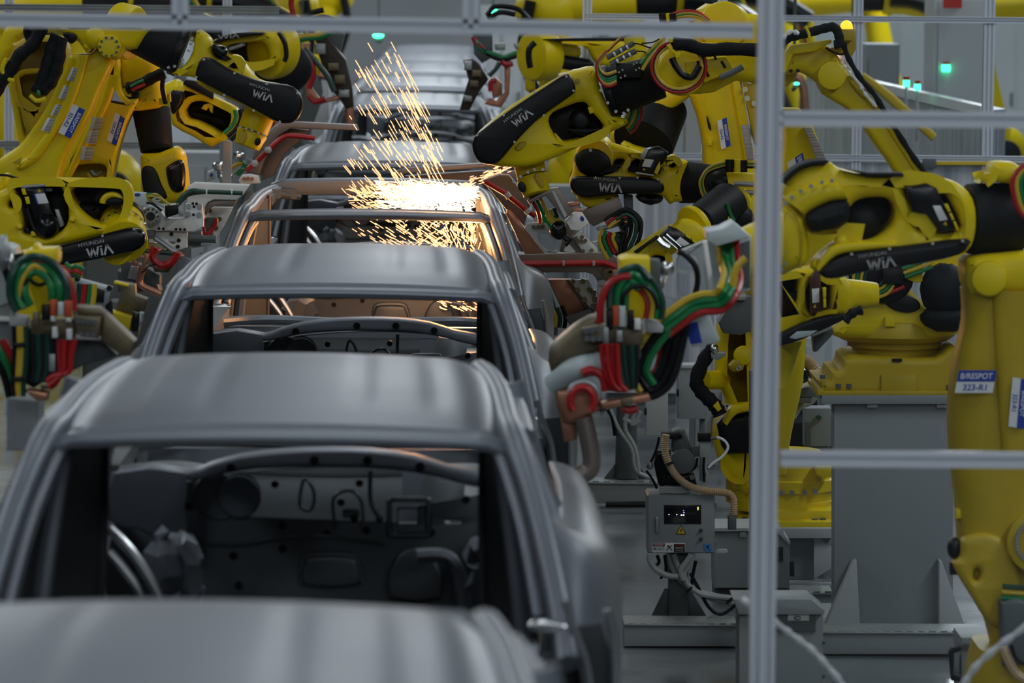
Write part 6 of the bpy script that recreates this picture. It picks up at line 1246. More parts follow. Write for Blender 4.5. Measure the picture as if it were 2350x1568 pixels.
bl = thing('blower', 'grey round motor with ribbed tan hose standing on the control cabinet', 'motor', W(1555, 1136, 20.3))
MB().cyl(W(*TK((335, 375))[0], DC), W(*TK((335, 375))[0], DC + .2), .058, seg=36, bev=.006).build('motor_drum', 'grey_dark', bl)
MB().plate(TK((255, 300), (260, 160), (300, 142), (350, 145), (395, 270), (420, 360), (300, 330)), DC + .06, .12, .012, k=1, holes=[TK(*ell(315, 203, 9, 12, 0, 8))]).build('motor_frame', 'grey_dark', bl)
MB().rect(*TK((185, 170))[0], *TK((310, 215))[0], DC + .02, .08, .006).build('inlet_block', 'black', bl)
MB().rect(*TK((180, 550))[0], *TK((382, 608))[0], DC + .02, .16, .006).build('foot', 'grey_dark', bl)
for y in (562, 578, 594): MB().hose(P(TK((165, y + 8), (200, y), (300, y + 4), (380, y - 2)), DC - .0), .007).build('cable', 'hose_grey', bl)
MB().poly(TK((185, 470), (420, 470), (440, 555), (170, 560)), DC + .05, .1, .01).build('cradle', 'black', bl)
MB().cyl(W(*TK((403, 488))[0], DC - .02), W(*TK((403, 488))[0], DC + .05), .012, seg=16).build('pivot', 'grey_dark', bl)
hz = TK((215, 180), (205, 260), (225, 370), (290, 480), (390, 555), (500, 585), (600, 595), (670, 610), (700, 660), (700, 760))
MB().hose(P(hz, DC - .03), .0165, seg=12, k=14, prof=lambda i: 1.16 if i % 2 else .86).build('ribbed_hose', 'tan_hose', bl, angle=80)
MB().rect(*TK((663, 765))[0], *TK((722, 868))[0], DC - .06, .06, .006).build('hose_end', 'grey_dark', bl)
for q in ([(270, 380), (240, 390), (215, 400)],): MB().hose(P(TK(*q), DC - .055), .006).build('hose_clamp', 'black', bl)
for q in ([(165, 200), (150, 270), (120, 350), (80, 420)], [(70, 440), (110, 490), (150, 570)], [(165, 320), (180, 400), (170, 480)], [(440, 350), (430, 410), (390, 450)], [(215, 470), (200, 520), (190, 550)]): MB().hose(P(TK(*q), DC + .0), .006).build('wire', 'black', bl)
MB().ball(W(*TK((100, 405))[0], DC), .014, (1, 1, 1.4), 10).build('coupling', 'zinc', bl)
MB().rect(*TK((445, 172))[0], *TK((538, 232))[0], DC + .02, .05, .004).build('regulator', 'black', bl)
MB().rect(*TK((458, 232))[0], *TK((535, 345))[0], DC + .03, .04, .003).build('filter_bowl', 'hose_grey', bl)
MB().poly(TK((400, 265), (455, 265), (455, 340), (410, 345)), DC + .05, .02, .002).build('bracket', 'grey_dark', bl)
MB().hose(P(TK((560, 210), (600, 205), (645, 235), (660, 280), (620, 340), (555, 385), (520, 420)), DC + .02), .006).build('air_line', 'film', bl)
MB().hose(P(TK((495, 345), (495, 420), (510, 480), (480, 540)), DC + .03), .008).build('cable', 'hose_grey', bl)
MB().hose(P(TK((490, 345), (485, 420), (490, 520)), DC + .02), .006).build('wire', 'black', bl)
MB().hose(P(TK((535, 210), (560, 208), (580, 206)), DC + .02), .008).build('fitting', 'brass_plate', bl)

bx = thing('equipment_box', 'plain grey box with a flat lid between the control cabinet and the fence post', 'box', W(1725, 1350, 21.4))
MB().poly([(1638, 1215), (1795, 1215), (1812, 1250), (1812, 1350), (1640, 1350)], 21.3, .3, .004).build('case', 'grey_paint', bx)
MB().poly([(1640, 1212), (1785, 1212), (1814, 1244), (1812, 1252), (1780, 1220), (1640, 1220)], 21.26, .36, .003).build('lid', 'grey_light', bx)
MB().rect(1779, 1256, 1797, 1290, 21.29, .02, .002).build('dark_panel', 'screen', bx)
MB().rect(1697, 1222, 1712, 1234, 21.28, .02, .002).build('latch', 'zinc', bx)
MB().rect(1640, 1350, 1812, 1430, 21.4, .25, .004).build('plinth', 'grey_dark', bx)
MB().plate([(1812, 1290), (1822, 1288), (1824, 1325), (1812, 1322)], 21.35, .1, .006, k=1).build('socket', 'black', bx)

fb = thing('machine_cover', 'grey box with a flat overhanging top right behind the foot of the fence post', 'cover', W(1790, 1620, 18.7))
MB().poly([(1683, 1376), (1862, 1376), (1893, 1402), (1890, 1411), (1696, 1411)], 18.55, .28, .003).build('top_plate', 'grey_paint', fb)
MB().rect(1696, 1411, 1889, 1640, 18.6, .25, .004).build('case', 'grey_paint', fb)
MB().rect(1776, 1412, 1872, 1450, 18.585, .02, .002).build('opening', 'grey_dark', fb)
MB().rect(1808, 1411, 1857, 1425, 18.58, .01, .001).build('lit_interior_plate', 'whiteplate', fb)  # white plate painting the lit inside of the opening
MB().ball(W(1830, 1419, 18.57), .011, (1.4, 1, .8), 10).build('bolt', 'zinc', fb)
for y in (1475, 1552): MB().ball(W(1891, y, 18.6), .008, (1, 1, 1), 8).build('bolt', 'grey_dark', fb)

def duct(label, x0, y0, x1, y1, d, legs=()):
    t = thing('cable_duct', label, 'cable duct', W((x0 + x1) / 2, y1 + 30, d))
    MB().rect(x0, y0 + 8, x1, y1, d, .22, .004).build('trough', 'grey_paint', t)
    MB().poly([(x0, y0 + 4), (x1, y0 + 6), (x1, y0 + 11), (x0, y0 + 9)], d - .015, .26, .003).build('lid', 'zinc', t)
    for x in legs: MB().rect(x - 11, y1, x + 11, y1 + 36, d + .08, .06, .003).build('leg', 'grey_dark', t)
    for x in range(int(x0) + 12, int(x1) - 6, 26): MB().rect(x, y0 + 2, x + 14, y0 + 5, d - .012, .02, .001).build('lid_clip', 'zinc', t)
    return t
duct('grey cable duct on the floor in front of the control cabinet post', 1432, 1428, 1692, 1484, 19.9, (1536,))
duct('grey cable duct on the floor in front of the tall robot pedestal', 1888, 1446, 2262, 1502, 19.7)
duct('grey cable duct on the floor behind the control cabinet, near the car side', 1322, 1102, 1512, 1156, 25.0)
duct('grey cable duct running behind the pedestal, seen left of it', 1700, 1355, 1912, 1400, 21.5)
MB_ = MB().hose([(1390, 1158, 24.8), (1490, 1158, 24.8)], .018); single('roller', MB_, 'black', 'short black roller under the far cable duct', 'roller')
sb = thing('floor_cabinet', 'small grey floor box with a dark handle frame right of the pedestal foot', 'box', W(2245, 1600, 18.2))
MB().rect(2206, 1464, 2296, 1640, 18.2, .3, .006).build('case', 'grey_paint', sb)
MB().rect(2210, 1478, 2240, 1490, 18.19, .02, .001).build('name_plate', 'grey_dark', sb)
MB().plate([(2178, 1500), (2186, 1488), (2206, 1484), (2206, 1494), (2190, 1500), (2188, 1550), (2206, 1558), (2206, 1568), (2184, 1562)], 18.15, .05, .006, k=1).build('handle_frame', 'black', sb)
MB().rect(2189, 1504, 2204, 1548, 18.22, .02, .002).build('panel', 'zinc', sb)

st = thing('cable_post', 'dark grey floor post with hanging grey cables behind the near spot gun', 'post', W(1440, 1102, 25.2))
MB().arm([((1416, 930), (1462, 930)), ((1412, 1100), (1464, 1100))], 25.1, .14, k=1).build('post', 'grey_dark', st)
for q in ([(1412, 1065), (1385, 1100), (1412, 1100)], [(1464, 1065), (1490, 1100), (1464, 1100)]): MB().poly(q, 25.15, .012, .002).build('gusset', 'grey_dark', st)
for q, mm in (([(1400, 940), (1420, 985), (1450, 1030), (1460, 1080), (1500, 1100)], 'hose_grey'), ([(1440, 945), (1435, 985), (1458, 1030), (1466, 1085)], 'hose_grey'), ([(1460, 940), (1450, 975), (1470, 965)], 'hose_grey'), ([(1395, 940), (1406, 960), (1412, 1000)], 'black'), ([(1470, 945), (1455, 970), (1430, 960)], 'hose_grey')): MB().hose(P(q, 25.0), .012).build('cable', mm, st)
for nm, lab, x0, y0, x1, y1, d, m_ in (('switch_box', 'pale switch box hanging behind the copper bar of the near spot gun', 1482, 890, 1533, 1000, 25.6, 'grey_light'), ('switch_box', 'grey switch box on a thin post left of the black cable loom', 1556, 842, 1624, 962, 26.2, 'grey_paint')):
    t = thing(nm, lab, 'box', W((x0 + x1) / 2, 1100, d))
    MB().rect(x0, y0, x1, y1, d, .16, .006).build('case', m_, t); MB().rect(x0 + 4, y0 - 4, x1 - 2, y0 + 4, d - .01, .18, .003).build('lid', 'grey_light', t)
    MB().rect((x0 + x1) / 2 + 16, y1, (x0 + x1) / 2 + 28, 1105, d + .05, .06, .004).build('post', 'grey_dark', t)
    MB().rect(x0 - 3, (y0 + y1) / 2 - 8, x0 + 2, (y0 + y1) / 2 + 8, d - .02, .04, .002).build('latch', 'black', t)
t = thing('switch_box', 'grey box with one green push button beside the tall pedestal', 'box', W(1878, 1212, 23.3))
MB().rect(*TB((864, 595))[0], *TB((1048, 860))[0], 23.2, .16, .006).build('case', 'grey_paint', t)
MB().rect(*TB((870, 690))[0], *TB((905, 900))[0], 23.18, .1, .004).build('side_panel', 'grey_dark', t)
bt = MB().cyl(W(*TB((962, 658))[0], 23.14), W(*TB((962, 658))[0], 23.2), .014, seg=20, bev=.003).build('push_button', 'button_green', t)
MB().cyl(W(*TB((962, 658))[0], 23.17), W(*TB((962, 658))[0], 23.2), .018, seg=20).build('button_ring', 'zinc', t)
MB().rect(*TB((900, 860))[0], *TB((1040, 1000))[0], 23.3, .1, .004).build('post', 'grey_dark', t)
for q in ([(730, 540), (770, 600), (775, 650)], [(860, 560), (810, 610), (790, 660)], [(940, 520), (900, 560), (840, 580), (800, 640)]): MB().hose(P(TB(*q), 23.1), .014).build('cable', 'hose_grey', t)
t = thing('pump', 'black drum motor behind the fence post beside the green push button box', 'motor', W(1825, 1212, 23.1))
MB().lathe(W(*TB((800, 905))[0], 23.75), (0, 0, 1), [(0, .26), (.08, .27), (.19, .27), (.21, .25), (.22, .12), (.34, .11), (.36, .09)], 30).build('drum', 'rubber', t)
MB().rect(*TB((720, 905))[0], *TB((880, 1480))[0], 23.65, .2, .01).build('stand', 'grey_dark', t)
t = thing('drive_unit', 'black motor with yellow warning label and ribbed hose left of the pedestal robot base', 'motor', W(1850, 905, 22.9))
MB().poly(TB((745, 320), (790, 290), (880, 330), (900, 400), (860, 450), (760, 460)), 22.8, .2, .02).build('motor', 'blackgloss', t)
wp = MB().poly(TB((768, 360), (860, 345), (866, 415), (772, 425)), 22.79, .004, .001).build('warning_label', 'black', t)
MB().poly(TB((800, 365), (822, 412), (778, 416)), 22.785, .003, .0005).build('sign_face', 'signyellow', wp); MB().poly(TB((828, 368), (855, 364), (858, 410), (830, 414)), 22.785, .003, .0005).build('sign_face', 'signyellow', wp)
MB().hose(P(TB((815, 255), (870, 265), (920, 310), (950, 380)), 22.75), .03, seg=12, k=10, prof=lambda i: 1.16 if i % 2 else .86).build('ribbed_hose', 'tan_hose', t, angle=80)
for q, mm in (([(810, 285), (870, 300), (900, 360), (950, 410)], 'black'), ([(760, 440), (820, 450), (900, 420), (950, 415)], 'film')): MB().hose(P(TB(*q), 22.75), .011).build('cable', mm, t)
MB().rect(*TB((750, 450))[0], *TB((930, 520))[0], 22.85, .3, .01).build('mount', 'grey_dark', t)
MB().rect(*TB((740, 520))[0], *TB((910, 560))[0], 22.85, .3, .01).build('shelf', 'grey_dark', t)

# ================================================================== guard fence behind the robots
bf = thing('guard_fence', 'aluminium guard fence with striped curtain panels behind the right-hand robots', 'fence', W(1966, 700, 29.2))
DB = 29.2
def vert(x, w, d, top, t, nm='post', m_='alu'):
    p = W(x, 300, d); mb = MB(); profile_bar(mb, (p.x, d, 0), (p.x, d, top), w, w, (-.2, .2), False); return mb.build(nm, m_, t)
for x, w in ((1345, .06), (1655, .06), (1966, .062), (2267, .07), (2480, .06)): vert(x, w, DB, 2.95, bf)
for y in (43, 362):
    p0, p1 = W(1345, y, DB), W(2600, y, DB); z = W(1900, y, DB).z
    mb = MB(); profile_bar(mb, (p0.x, DB - .01, z), (p1.x, DB - .01, z), .04, .05, (-.2, .2), True); mb.build('rail', 'alu', bf)
z0, z1 = W(1900, 900, DB).z, W(1900, 372, DB).z
for xa, xb in ((1350, 1650), (1660, 1960), (1975, 2260), (2275, 2475)):
    a, b_ = W(xa, 500, DB), W(xb, 500, DB); mb = MB(); mb.box(((a.x + b_.x) / 2, DB + .03, (z1 + .25) / 2), (b_.x - a.x, .01, z1 - .25)); mb.build('curtain_panel', 'strip_curtain', bf)
    zz = W(1900, 49, DB).z
    mb = MB(); mb.box(((a.x + b_.x) / 2, DB + .03, (z1 + .05 + zz) / 2), (b_.x - a.x, .006, zz - z1 - .05)); mb.build('pane', 'pane', bf)
MB().rect(2120, 366, 2148, 386, DB - .06, .06, .004).build('door_latch', 'grey_dark', bf)
MB().rect(2148, 371, 2300, 379, DB - .03, .02, .002).build('yellow_strip', 'signyellow', bf)
lf = thing('guard_fence', 'aluminium guard fence rail crossing behind the left-hand robots', 'fence', W(300, 700, 30))
for x in (20, 520): vert(x, .06, 30, 2.95, lf)
for y in (334, 20):
    p0, p1 = W(-200, y, 30), W(640, y, 30); z = W(300, y, 30).z
    mb = MB(); profile_bar(mb, (p0.x, 29.98, z), (p1.x, 29.98, z), .05, .05, (-.2, .2), True); mb.build('rail', 'zinc', lf)

# ================================================================== hall behind, out of focus
def cabinet(label, x0, y0, x1, y1, d, m_='grey_light', dep=.5, bands=2, lamp=None, nm='machine_cabinet'):
    p = W((x0 + x1) / 2, 300, d); a, b_ = W(x0, 300, d).x, W(x1, 300, d).x; zt, zb = W(1000, y0, d).z, max(0, W(1000, y1, d).z)
    t = thing(nm, label, 'cabinet', (p.x, d, zb))
    mb = MB(); mb.box(((a + b_) / 2, d + dep / 2, (zt + zb) / 2), (b_ - a, dep, zt - zb)); mb.build('case', m_, t)
    for i in range(bands):
        u = (i + .5) / bands; w_ = (b_ - a) / bands * .84
        mb = MB(); mb.box((a + (b_ - a) * u, d - .01, (zt + zb) / 2), (w_, .02, (zt - zb) * .88)); o = mb.build('door', m_, t)
        mb = MB(); mb.box((a + (b_ - a) * u + w_ * .38, d - .035, (zt + zb) / 2), (.03, .03, .16)); mb.build('handle', 'grey_dark', o)
    return t
def at_floor(label, x0, x1, ytop, d, m_, dep=.6, bands=2, nm='machine_cabinet'):
    return cabinet(label, x0, ytop, x1, 99999, d, m_, dep, bands, nm=nm)
cabinet('tall pale column cabinet with one green light, far right behind the fence', 2140, -60, 2262, 99999, 36, 'grey_light', .8, 1)
at_floor('grey cabinet behind the yellow beacon and fence post', 1985, 2062, 92, 41, 'grey_paint', .8, 1)
at_floor('pale panel wall section right of the hanging black tube', 1530, 1610, 180, 33, 'grey_light', .3, 2)
at_floor('pale panel section left of the hanging black tube', 1420, 1520, 330, 34, 'plasterboard', .3, 2)
at_floor('grey housing between the welded body and the second wordmarked cover', 1235, 1400, 425, 35, 'grey_paint', .4, 2)
at_floor('dark grey fixture beside the welded body on the left', 190, 430, 560, 25.5, 'grey_dark', .4, 2)
at_floor('low grey machine housing under the second wordmarked cover', 1400, 1560, 500, 31, 'grey_paint', .5, 3)
at_floor('white cabinet behind the pedestal robot, low between the yellow parts', 1800, 1905, 770, 27.5, 'grey_light', .5, 2)
at_floor('grey cabinet just left of the fence post near the floor', 1600, 1720, 880, 27, 'grey_paint', .5, 2)
at_floor('grey machine beside the far floor duct', 1330, 1400, 960, 30.5, 'grey_light', .5, 1)
at_floor('pale cabinet in the far left corner behind the robots', -60, 60, 220, 36, 'plasterboard', .6, 2)
at_floor('pale low machine behind the hanging tube left of the line', 230, 330, 260, 38, 'grey_light', .6, 2)
at_floor('pale machine under the fence rail left of the line', 380, 520, 356, 33, 'plasterboard', .6, 3)
at_floor('grey machine behind the left taupe gun arm', 540, 680, 250, 40, 'grey_paint', .8, 3)
at_floor('grey machine just left of the far car bodies', 670, 755, 180, 46, 'grey_light', .8, 2)
at_floor('grey machine just right of the far car bodies', 1225, 1300, 190, 44, 'grey_light', .8, 2)
at_floor('pale cabinet behind the far yellow cap robot', 1270, 1400, 190, 40, 'plasterboard', .8, 2)
at_floor('wide grey partition behind the main welding arm', 1100, 1345, 12, 60, 'wallpanel', .4, 5, 'partition')
at_floor('wide pale partition left of the far end of the line', 380, 760, -10, 62, 'wallpanel', .4, 6, 'partition')
at_floor('wide pale partition at the far right of the hall', 1780, 2400, -40, 56, 'plasterboard', .4, 9, 'partition')
at_floor('wide grey partition behind the fence post', 1400, 1760, -5, 58, 'plasterboard', .4, 6, 'partition')
# conveyor with a bright top edge beyond the far fence
t = thing('side_conveyor', 'long conveyor with a bright top edge slanting behind the far fence', 'conveyor', W(2120, 420, 33))
a, b_ = W(1850, 160, 40), W(2262, 255, 31)
MB().tube([a, b_], .05, seg=4, smooth=False).build('rail', 'film', t)
mb = MB(); d_ = (b_ - a); mb._add([a, b_, Vector((b_.x, b_.y, .1)), Vector((a.x, a.y, .1)), a + Vector((.2, .5, 0)), b_ + Vector((.2, .5, 0)), Vector((b_.x + .2, b_.y + .5, .1)), Vector((a.x + .2, a.y + .5, .1))], [(0, 1, 2, 3), (4, 7, 6, 5), (0, 4, 5, 1), (2, 6, 7, 3), (1, 5, 6, 2), (0, 3, 7, 4)]); mb.build('skirt', 'strip_curtain', t)
for x, y, lab in ((2080, 192, 'green signal light with red cap, left of the pair behind the fence'), (2105, 201, 'green signal light with red cap, right of the pair behind the fence')):
    t = thing('signal_light', lab, 'signal light', W(x, y + 14, 33))
    p = W(x, y, 33); MB().cyl(p - Vector((0, 0, .02)), p + Vector((0, 0, .025)), .024, seg=14).build('lamp', 'lamp_green', t); MB().cyl(p + Vector((0, 0, .026)), p + Vector((0, 0, .055)), .023, seg=14).build('red_cap', 'lamp_red', t); MB().cyl(p - Vector((0, 0, .4)), p - Vector((0, 0, .02)), .012, seg=10).build('stem', 'grey_light', t)
t = thing('signal_light', 'green signal light with red cap on the tall pale column', 'signal light', W(2171, 172, 35.9)); p = W(2171, 157, 35.965)
MB().cyl(p - Vector((0, 0, .026)), p + Vector((0, 0, .03)), .032, seg=14).build('lamp', 'lamp_green', t); MB().cyl(p + Vector((0, 0, .031)), p + Vector((0, 0, .05)), .03, seg=14).build('red_cap', 'lamp_red', t)
for x, y, d, mm, lab in ((868, 81, 48, 'lamp_green', 'green lamp just under the front rail above the sparks'), (1132, 29, 46, 'lamp_green', 'green lamp above the front rail left of the main arm'), (500, 36, 44, 'lamp_amber', 'orange lamp just above the front rail, upper left'), (1828, 192, 31, 'lamp_green', 'tiny green lamp right of the fence post'), (1862, 4, 50, 'lamp_green', 'tiny green lamp at the top edge right of the fence post'), (690, 222, 40, 'button_green', 'dim green lamp beside the end of the slanting cover')):
    t = thing('indicator_lamp', lab, 'lamp', W(x, y, d)); p = W(x, y, d); r_ = .045 if d > 40 else .016
    MB().ball(p, r_, (1.3, 1, .7), 12).build('lens', mm, t); MB().cyl(p + Vector((0, .05, -.02)), p + Vector((0, .3, -.05)), r_, seg=10).build('housing', 'grey_dark', t)
    MB().tube([p + Vector((0, .25, 0)), Vector((p.x, p.y + .25, 9.2))], .012, seg=6, smooth=False).build('hanger', 'grey_dark', t)
mb = MB(); mb.box((W(2192, 8, 35.7).x, 35.9, W(2192, 8, 35.7).z), (.15, .02, .08)); single('red_sign', mb, 'signred', 'red sign at the top of the tall pale column', 'sign')

def far_robot(label, px, d, s, reach=1.0, lift=0.):
    x = W(px, 300, d).x; o = Vector((x, d, 0)); q = lambda a, b, c=0.: o + Vector((a * s, c, b + (lift if b > .6 else 0)))
    t = thing('welding_robot', label, 'robot', o, 'blurred robots at the back')
    MB().lathe(o, (0, 0, 1), [(0, .42), (.5, .34), (.55, .36), (.75, .34), (.8, .26)], 24).build('base', 'yellow', t)
    MB().ball(q(0, 1.0), .30, (1, .9, 1.1), 18).build('shoulder', 'yellow', t, angle=60)
    MB().cyl(q(.05, 1.0, -.32), q(.05, 1.0, .32), .15, bev=.02).build('shoulder_motor', 'rubber', t)
    MB().tube([q(0, 1.0, -.1), q(-.15, 1.6, -.1), q(-.28, 2.3, -.1)], [.19, .13], seg=12).build('lower_arm', 'yellow', t)
    MB().ball(q(-.30, 2.42), .24, (1.2, 1, .95), 18).build('elbow', 'yellow', t, angle=60)
    MB().cyl(q(-.2, 2.44), q(.45, 2.5), .17, .15, bev=.02).build('upper_arm', 'yellow', t)
    MB().cyl(q(.45, 2.5), q(.8, 2.5), .14, .13).build('arm_tube', 'rubber', t)
    MB().tube([q(.8, 2.5, -.05), q(1.1, 2.46, -.05), q(1.1 + .4 * reach, 2.3, -.05)], [.17, .11], seg=10).build('wrist_link', 'yellow', t)
    MB().tube([q(.85, 2.52, -.24), q(1.15, 2.48, -.24), q(1.15 + .4 * reach, 2.28, -.24)], [.11, .09], seg=8).build('side_cover', 'black', t)
    MB().cyl(q(1.1 + .4 * reach, 2.32), q(1.15 + .4 * reach, 2.05), .1, .08).build('wrist', 'yellow', t)
    e = 1.15 + .4 * reach
    g = MB().tube([q(e, 2.05), q(e + .1, 1.8), q(e, 1.4), q(e + .25, 1.25)], .08, seg=8).build('spot_gun', 'grey_dark', t)
    MB().tube([q(e + .1, 1.95), q(e + .35, 1.85), q(e + .4, 1.5)], .04, seg=7).build('gun_arm', 'copper', g)
    for i, mm in enumerate(('red', 'green', 'hose_yellow')): MB().tube([q(.5, 2.65, -.1), q(.9, 2.75 + .04 * i, -.15), q(1.3, 2.5 + .05 * i, -.2), q(e, 2.0, -.15)], .022, seg=6).build('hose', mm, t)
    MB().tube([q(-.45, 2.5, -.25), q(-.5, 2.0, -.25), q(-.2, 1.3, -.3)], .05, seg=8).build('dress_cable', 'cable_sleeve', t)
    return t
fr1 = far_robot('blurred robot behind the top left robots, above the front rail', 60, 34.5, 1, 1., .18)
fr2 = far_robot('blurred robot high behind the left black tube, cut by the front rail', 250, 36, 1, 1., .22)
fr3 = far_robot('blurred robot left of the far cars, top centre', 590, 42.3, -1, .9, .2)
fr4 = far_robot('blurred robot right of the far cars, top centre', 1335, 38, 1, .9, .25)
def cp_robot(src, px, d, label):
    c = copy_tree(src); c.location = (W(px, 300, d).x, d, 0); c['label'] = label; return c
cp_robot(fr2, 1850, 47, 'blurred robot at the top edge just right of the fence post')
cp_robot(fr4, 2060, 49, 'blurred robot at the top edge above the two green signal lights')
cp_robot(fr2, 2290, 44, 'blurred robot behind the fence in the top right corner')
cp_robot(fr4, 1500, 44, 'blurred robot at the top edge above the main welding arm')
cp_robot(fr3, 700, 54, 'smallest blurred robot at the top, left of the line')
cp_robot(fr4, 1300, 52, 'smallest blurred robot at the top, right of the line')
# yellow beam slanting behind the far fence
mb = MB().arm([((1968, 172), (1985, 168)), ((2030, 228), (2050, 215)), ((2140, 325), (2150, 308))], 31.5, .1); single('guard_rail', mb, 'signyellow', 'yellow slanting rail behind the far fence right of the robot arm', 'rail')
# ---- hanging dark guns of the station behind
g = thing('spot_gun', 'blurred dark spot gun with copper arms hanging left of the far car bodies', 'welding gun', W(760, 60, 31)); guns = [g]
MB().poly(T3((850, 0), (970, 0), (1000, 60), (950, 260), (880, 260), (850, 120)), 31.1, .2, .01).build('tool_plate', 'grey_dark', g)
MB().plate(T3((800, 60), (860, 40), (940, 140), (1010, 230), (1050, 420), (1060, 545), (1010, 560), (960, 480), (900, 420), (860, 300), (820, 180)), 31.0, .2, .01, smooth=False, k=1).build('gun_body', 'gun_dark', g)
MB().plate(T3((720, 115), (770, 115), (766, 300), (780, 420), (840, 500), (960, 465), (978, 490), (830, 530), (745, 480), (725, 400)), 30.9, .14, .01, smooth=False, k=1).build('copper_arm', 'copper', g)
for q, mm in (([(730, 150), (790, 220), (880, 330), (930, 440)], 'darkgreen'), ([(740, 180), (780, 260), (790, 330), (760, 420)], 'red'), ([(760, 470), (800, 510), (870, 490)], 'red'), ([(620, 100), (720, 70), (830, 60), (900, 20)], 'hose_yellow'), ([(630, 110), (730, 85), (850, 70), (900, 40)], 'green'), ([(720, 40), (760, -20), (860, -60), (940, -20), (960, 40)], 'black'), ([(680, -20), (760, -80), (860, -110)], 'black'), ([(660, -60), (640, -150), (650, -200)], 'red')): MB().hose(P(T3(*q), 30.8), .020).build('hose', mm, g)
MB().poly(T3((760, 170), (830, 230), (830, 330), (780, 330)), 30.9, .1, .01).build('yellow_guard', 'yellow', g)
MB().poly(T3((600, 40), (720, 50), (700, 200), (650, 240), (600, 100)), 31.2, .15, .01).build('flange', 'zinc', g)
g = thing('spot_gun', 'blurred dark spot gun with copper arms hanging right of the far car bodies', 'welding gun', W(1110, 60, 31)); guns.append(g)
MB().poly(T6((130, -160), (310, -160), (320, 120), (220, 180), (150, 100)), 31.1, .2, .01).build('tool_plate', 'grey_dark', g)
MB().plate(T6((50, 150), (130, 140), (200, 190), (280, 320), (190, 440), (110, 600), (20, 600), (60, 450), (100, 330)), 31.0, .2, .01, smooth=False, k=1).build('gun_body', 'gun_dark', g)
MB().plate(T6((420, 130), (480, 140), (474, 300), (464, 460), (390, 580), (240, 545), (290, 490), (350, 520), (425, 440), (424, 300)), 30.9, .14, .01, smooth=False, k=1).build('copper_arm', 'copper', g)
MB().plate(T6((290, 350), (340, 300), (400, 360), (400, 460), (320, 500)), 30.95, .1, .01, k=1).build('copper_shoe', 'copper', g)
for q, mm in (([(160, -20), (220, 60), (330, 100), (430, 120), (620, 50)], 'green'), ([(180, 0), (260, 80), (400, 140), (620, 80)], 'black'), ([(380, 170), (340, 230), (280, 290)], 'darkgreen'), ([(400, 150), (430, 190), (500, 180)], 'red'), ([(350, 330), (300, 350), (300, 430)], 'red'), ([(140, -60), (170, 0), (230, 40)], 'red'), ([(260, -250), (330, -330), (450, -330), (560, -300), (640, -220)], 'black'), ([(270, -220), (380, -280), (520, -260)], 'black')): MB().hose(P(T6(*q), 30.8), .018).build('hose', mm, g)
MB().poly(T6((330, 0), (430, -10), (430, 60), (340, 60)), 30.9, .1, .01).build('bracket', 'zinc', g)
rx = thing('welding_robot', 'blurred yellow robot behind the main arm with a round cap beside the hanging gun', 'robot', W(1330, 900, 29))
MB().cyl(W(*T6((655, 110))[0], 28.5), W(*T6((840, 110))[0], 28.6), .165, .16, 32, .03).build('gear_cap', 'yellow', rx)
MB().hose(P(T6((700, -10), (650, 40), (640, 120), (655, 220)), 28.3), .02).build('seal_ring', 'black', rx)
MB().plate(T6((840, 10), (900, -10), (1080, 10), (1110, 60), (1100, 120), (1000, 140), (860, 110)), 28.6, .3, .03, k=2).build('wrist', 'yellow', rx)
MB().plate(T6((810, 90), (1100, 130), (1220, 160), (1200, 230), (1000, 240), (820, 200)), 28.5, .3, .03, k=2).build('motor', 'black', rx)
MB().plate(T6((900, -30), (1100, -20), (1500, -10), (1500, 180), (1260, 200), (1180, 60), (1050, -5)), 28.8, .3, .03, k=2).build('wrist_link', 'yellow', rx)
MB().poly(T6((760, -40), (1500, -60), (1500, -20), (900, -20)), 28.4, .2, .01).build('side_cover', 'black', rx)
MB().plate(T6((730, 260), (800, 235), (830, 300), (1000, 260), (1010, 300), (900, 400), (760, 430)), 28.8, .3, .04, k=2).build('body', 'yellow', rx)
MB().plate(T6((610, 210), (690, 200), (700, 420), (640, 440), (612, 420)), 29.2, .2, .02, k=1, smooth=False).build('lower_arm', 'yellow', rx)
MB().poly(T6((500, 0), (640, 20), (640, 60), (520, 50)), 28.6, .1, .006).build('tool_plate', 'zinc', rx)
for s_, parts in ((T3, ((800, 120, 870, 190), (890, 250, 960, 300), (930, 330, 1000, 390), (960, 430, 1030, 480))), (T6, ((60, 160, 130, 240), (130, 240, 210, 300), (110, 330, 190, 390), (60, 470, 130, 520)))):
    for x0, y0, x1, y1 in parts: MB().rect(*s_((x0, y0))[0], *s_((x1, y1))[0], 30.85, .12, .012).build('gun_block', 'brass_plate' if (x0 // 10) % 2 else 'zinc', guns[0 if s_ is T3 else 1])
# ---- slim taupe gun arm crossing behind the welded roof opening
bg_ = thing('spot_gun', 'slim taupe gun arm above the glowing weld reaching left across the opening', 'welding gun', W(1010, 400, 24.7))
MB().poly([(903, 402), (908, 394), (925, 387), (1108, 375), (1160, 375), (1160, 392), (1108, 386), (930, 398), (922, 404)], 24.6, .12, .004).build('gun_arm', 'taupe', bg_)
MB().poly([(930, 404), (1100, 392), (1190, 392), (1190, 430), (1060, 430), (940, 412)], 24.8, .08, .006).build('arm_web', 'taupe', bg_)

MB().poly(TK((150, 300), (250, 290), (240, 540), (160, 540), (130, 400)), DC + .06, .08, .01).build('valve_body', 'black', bl)
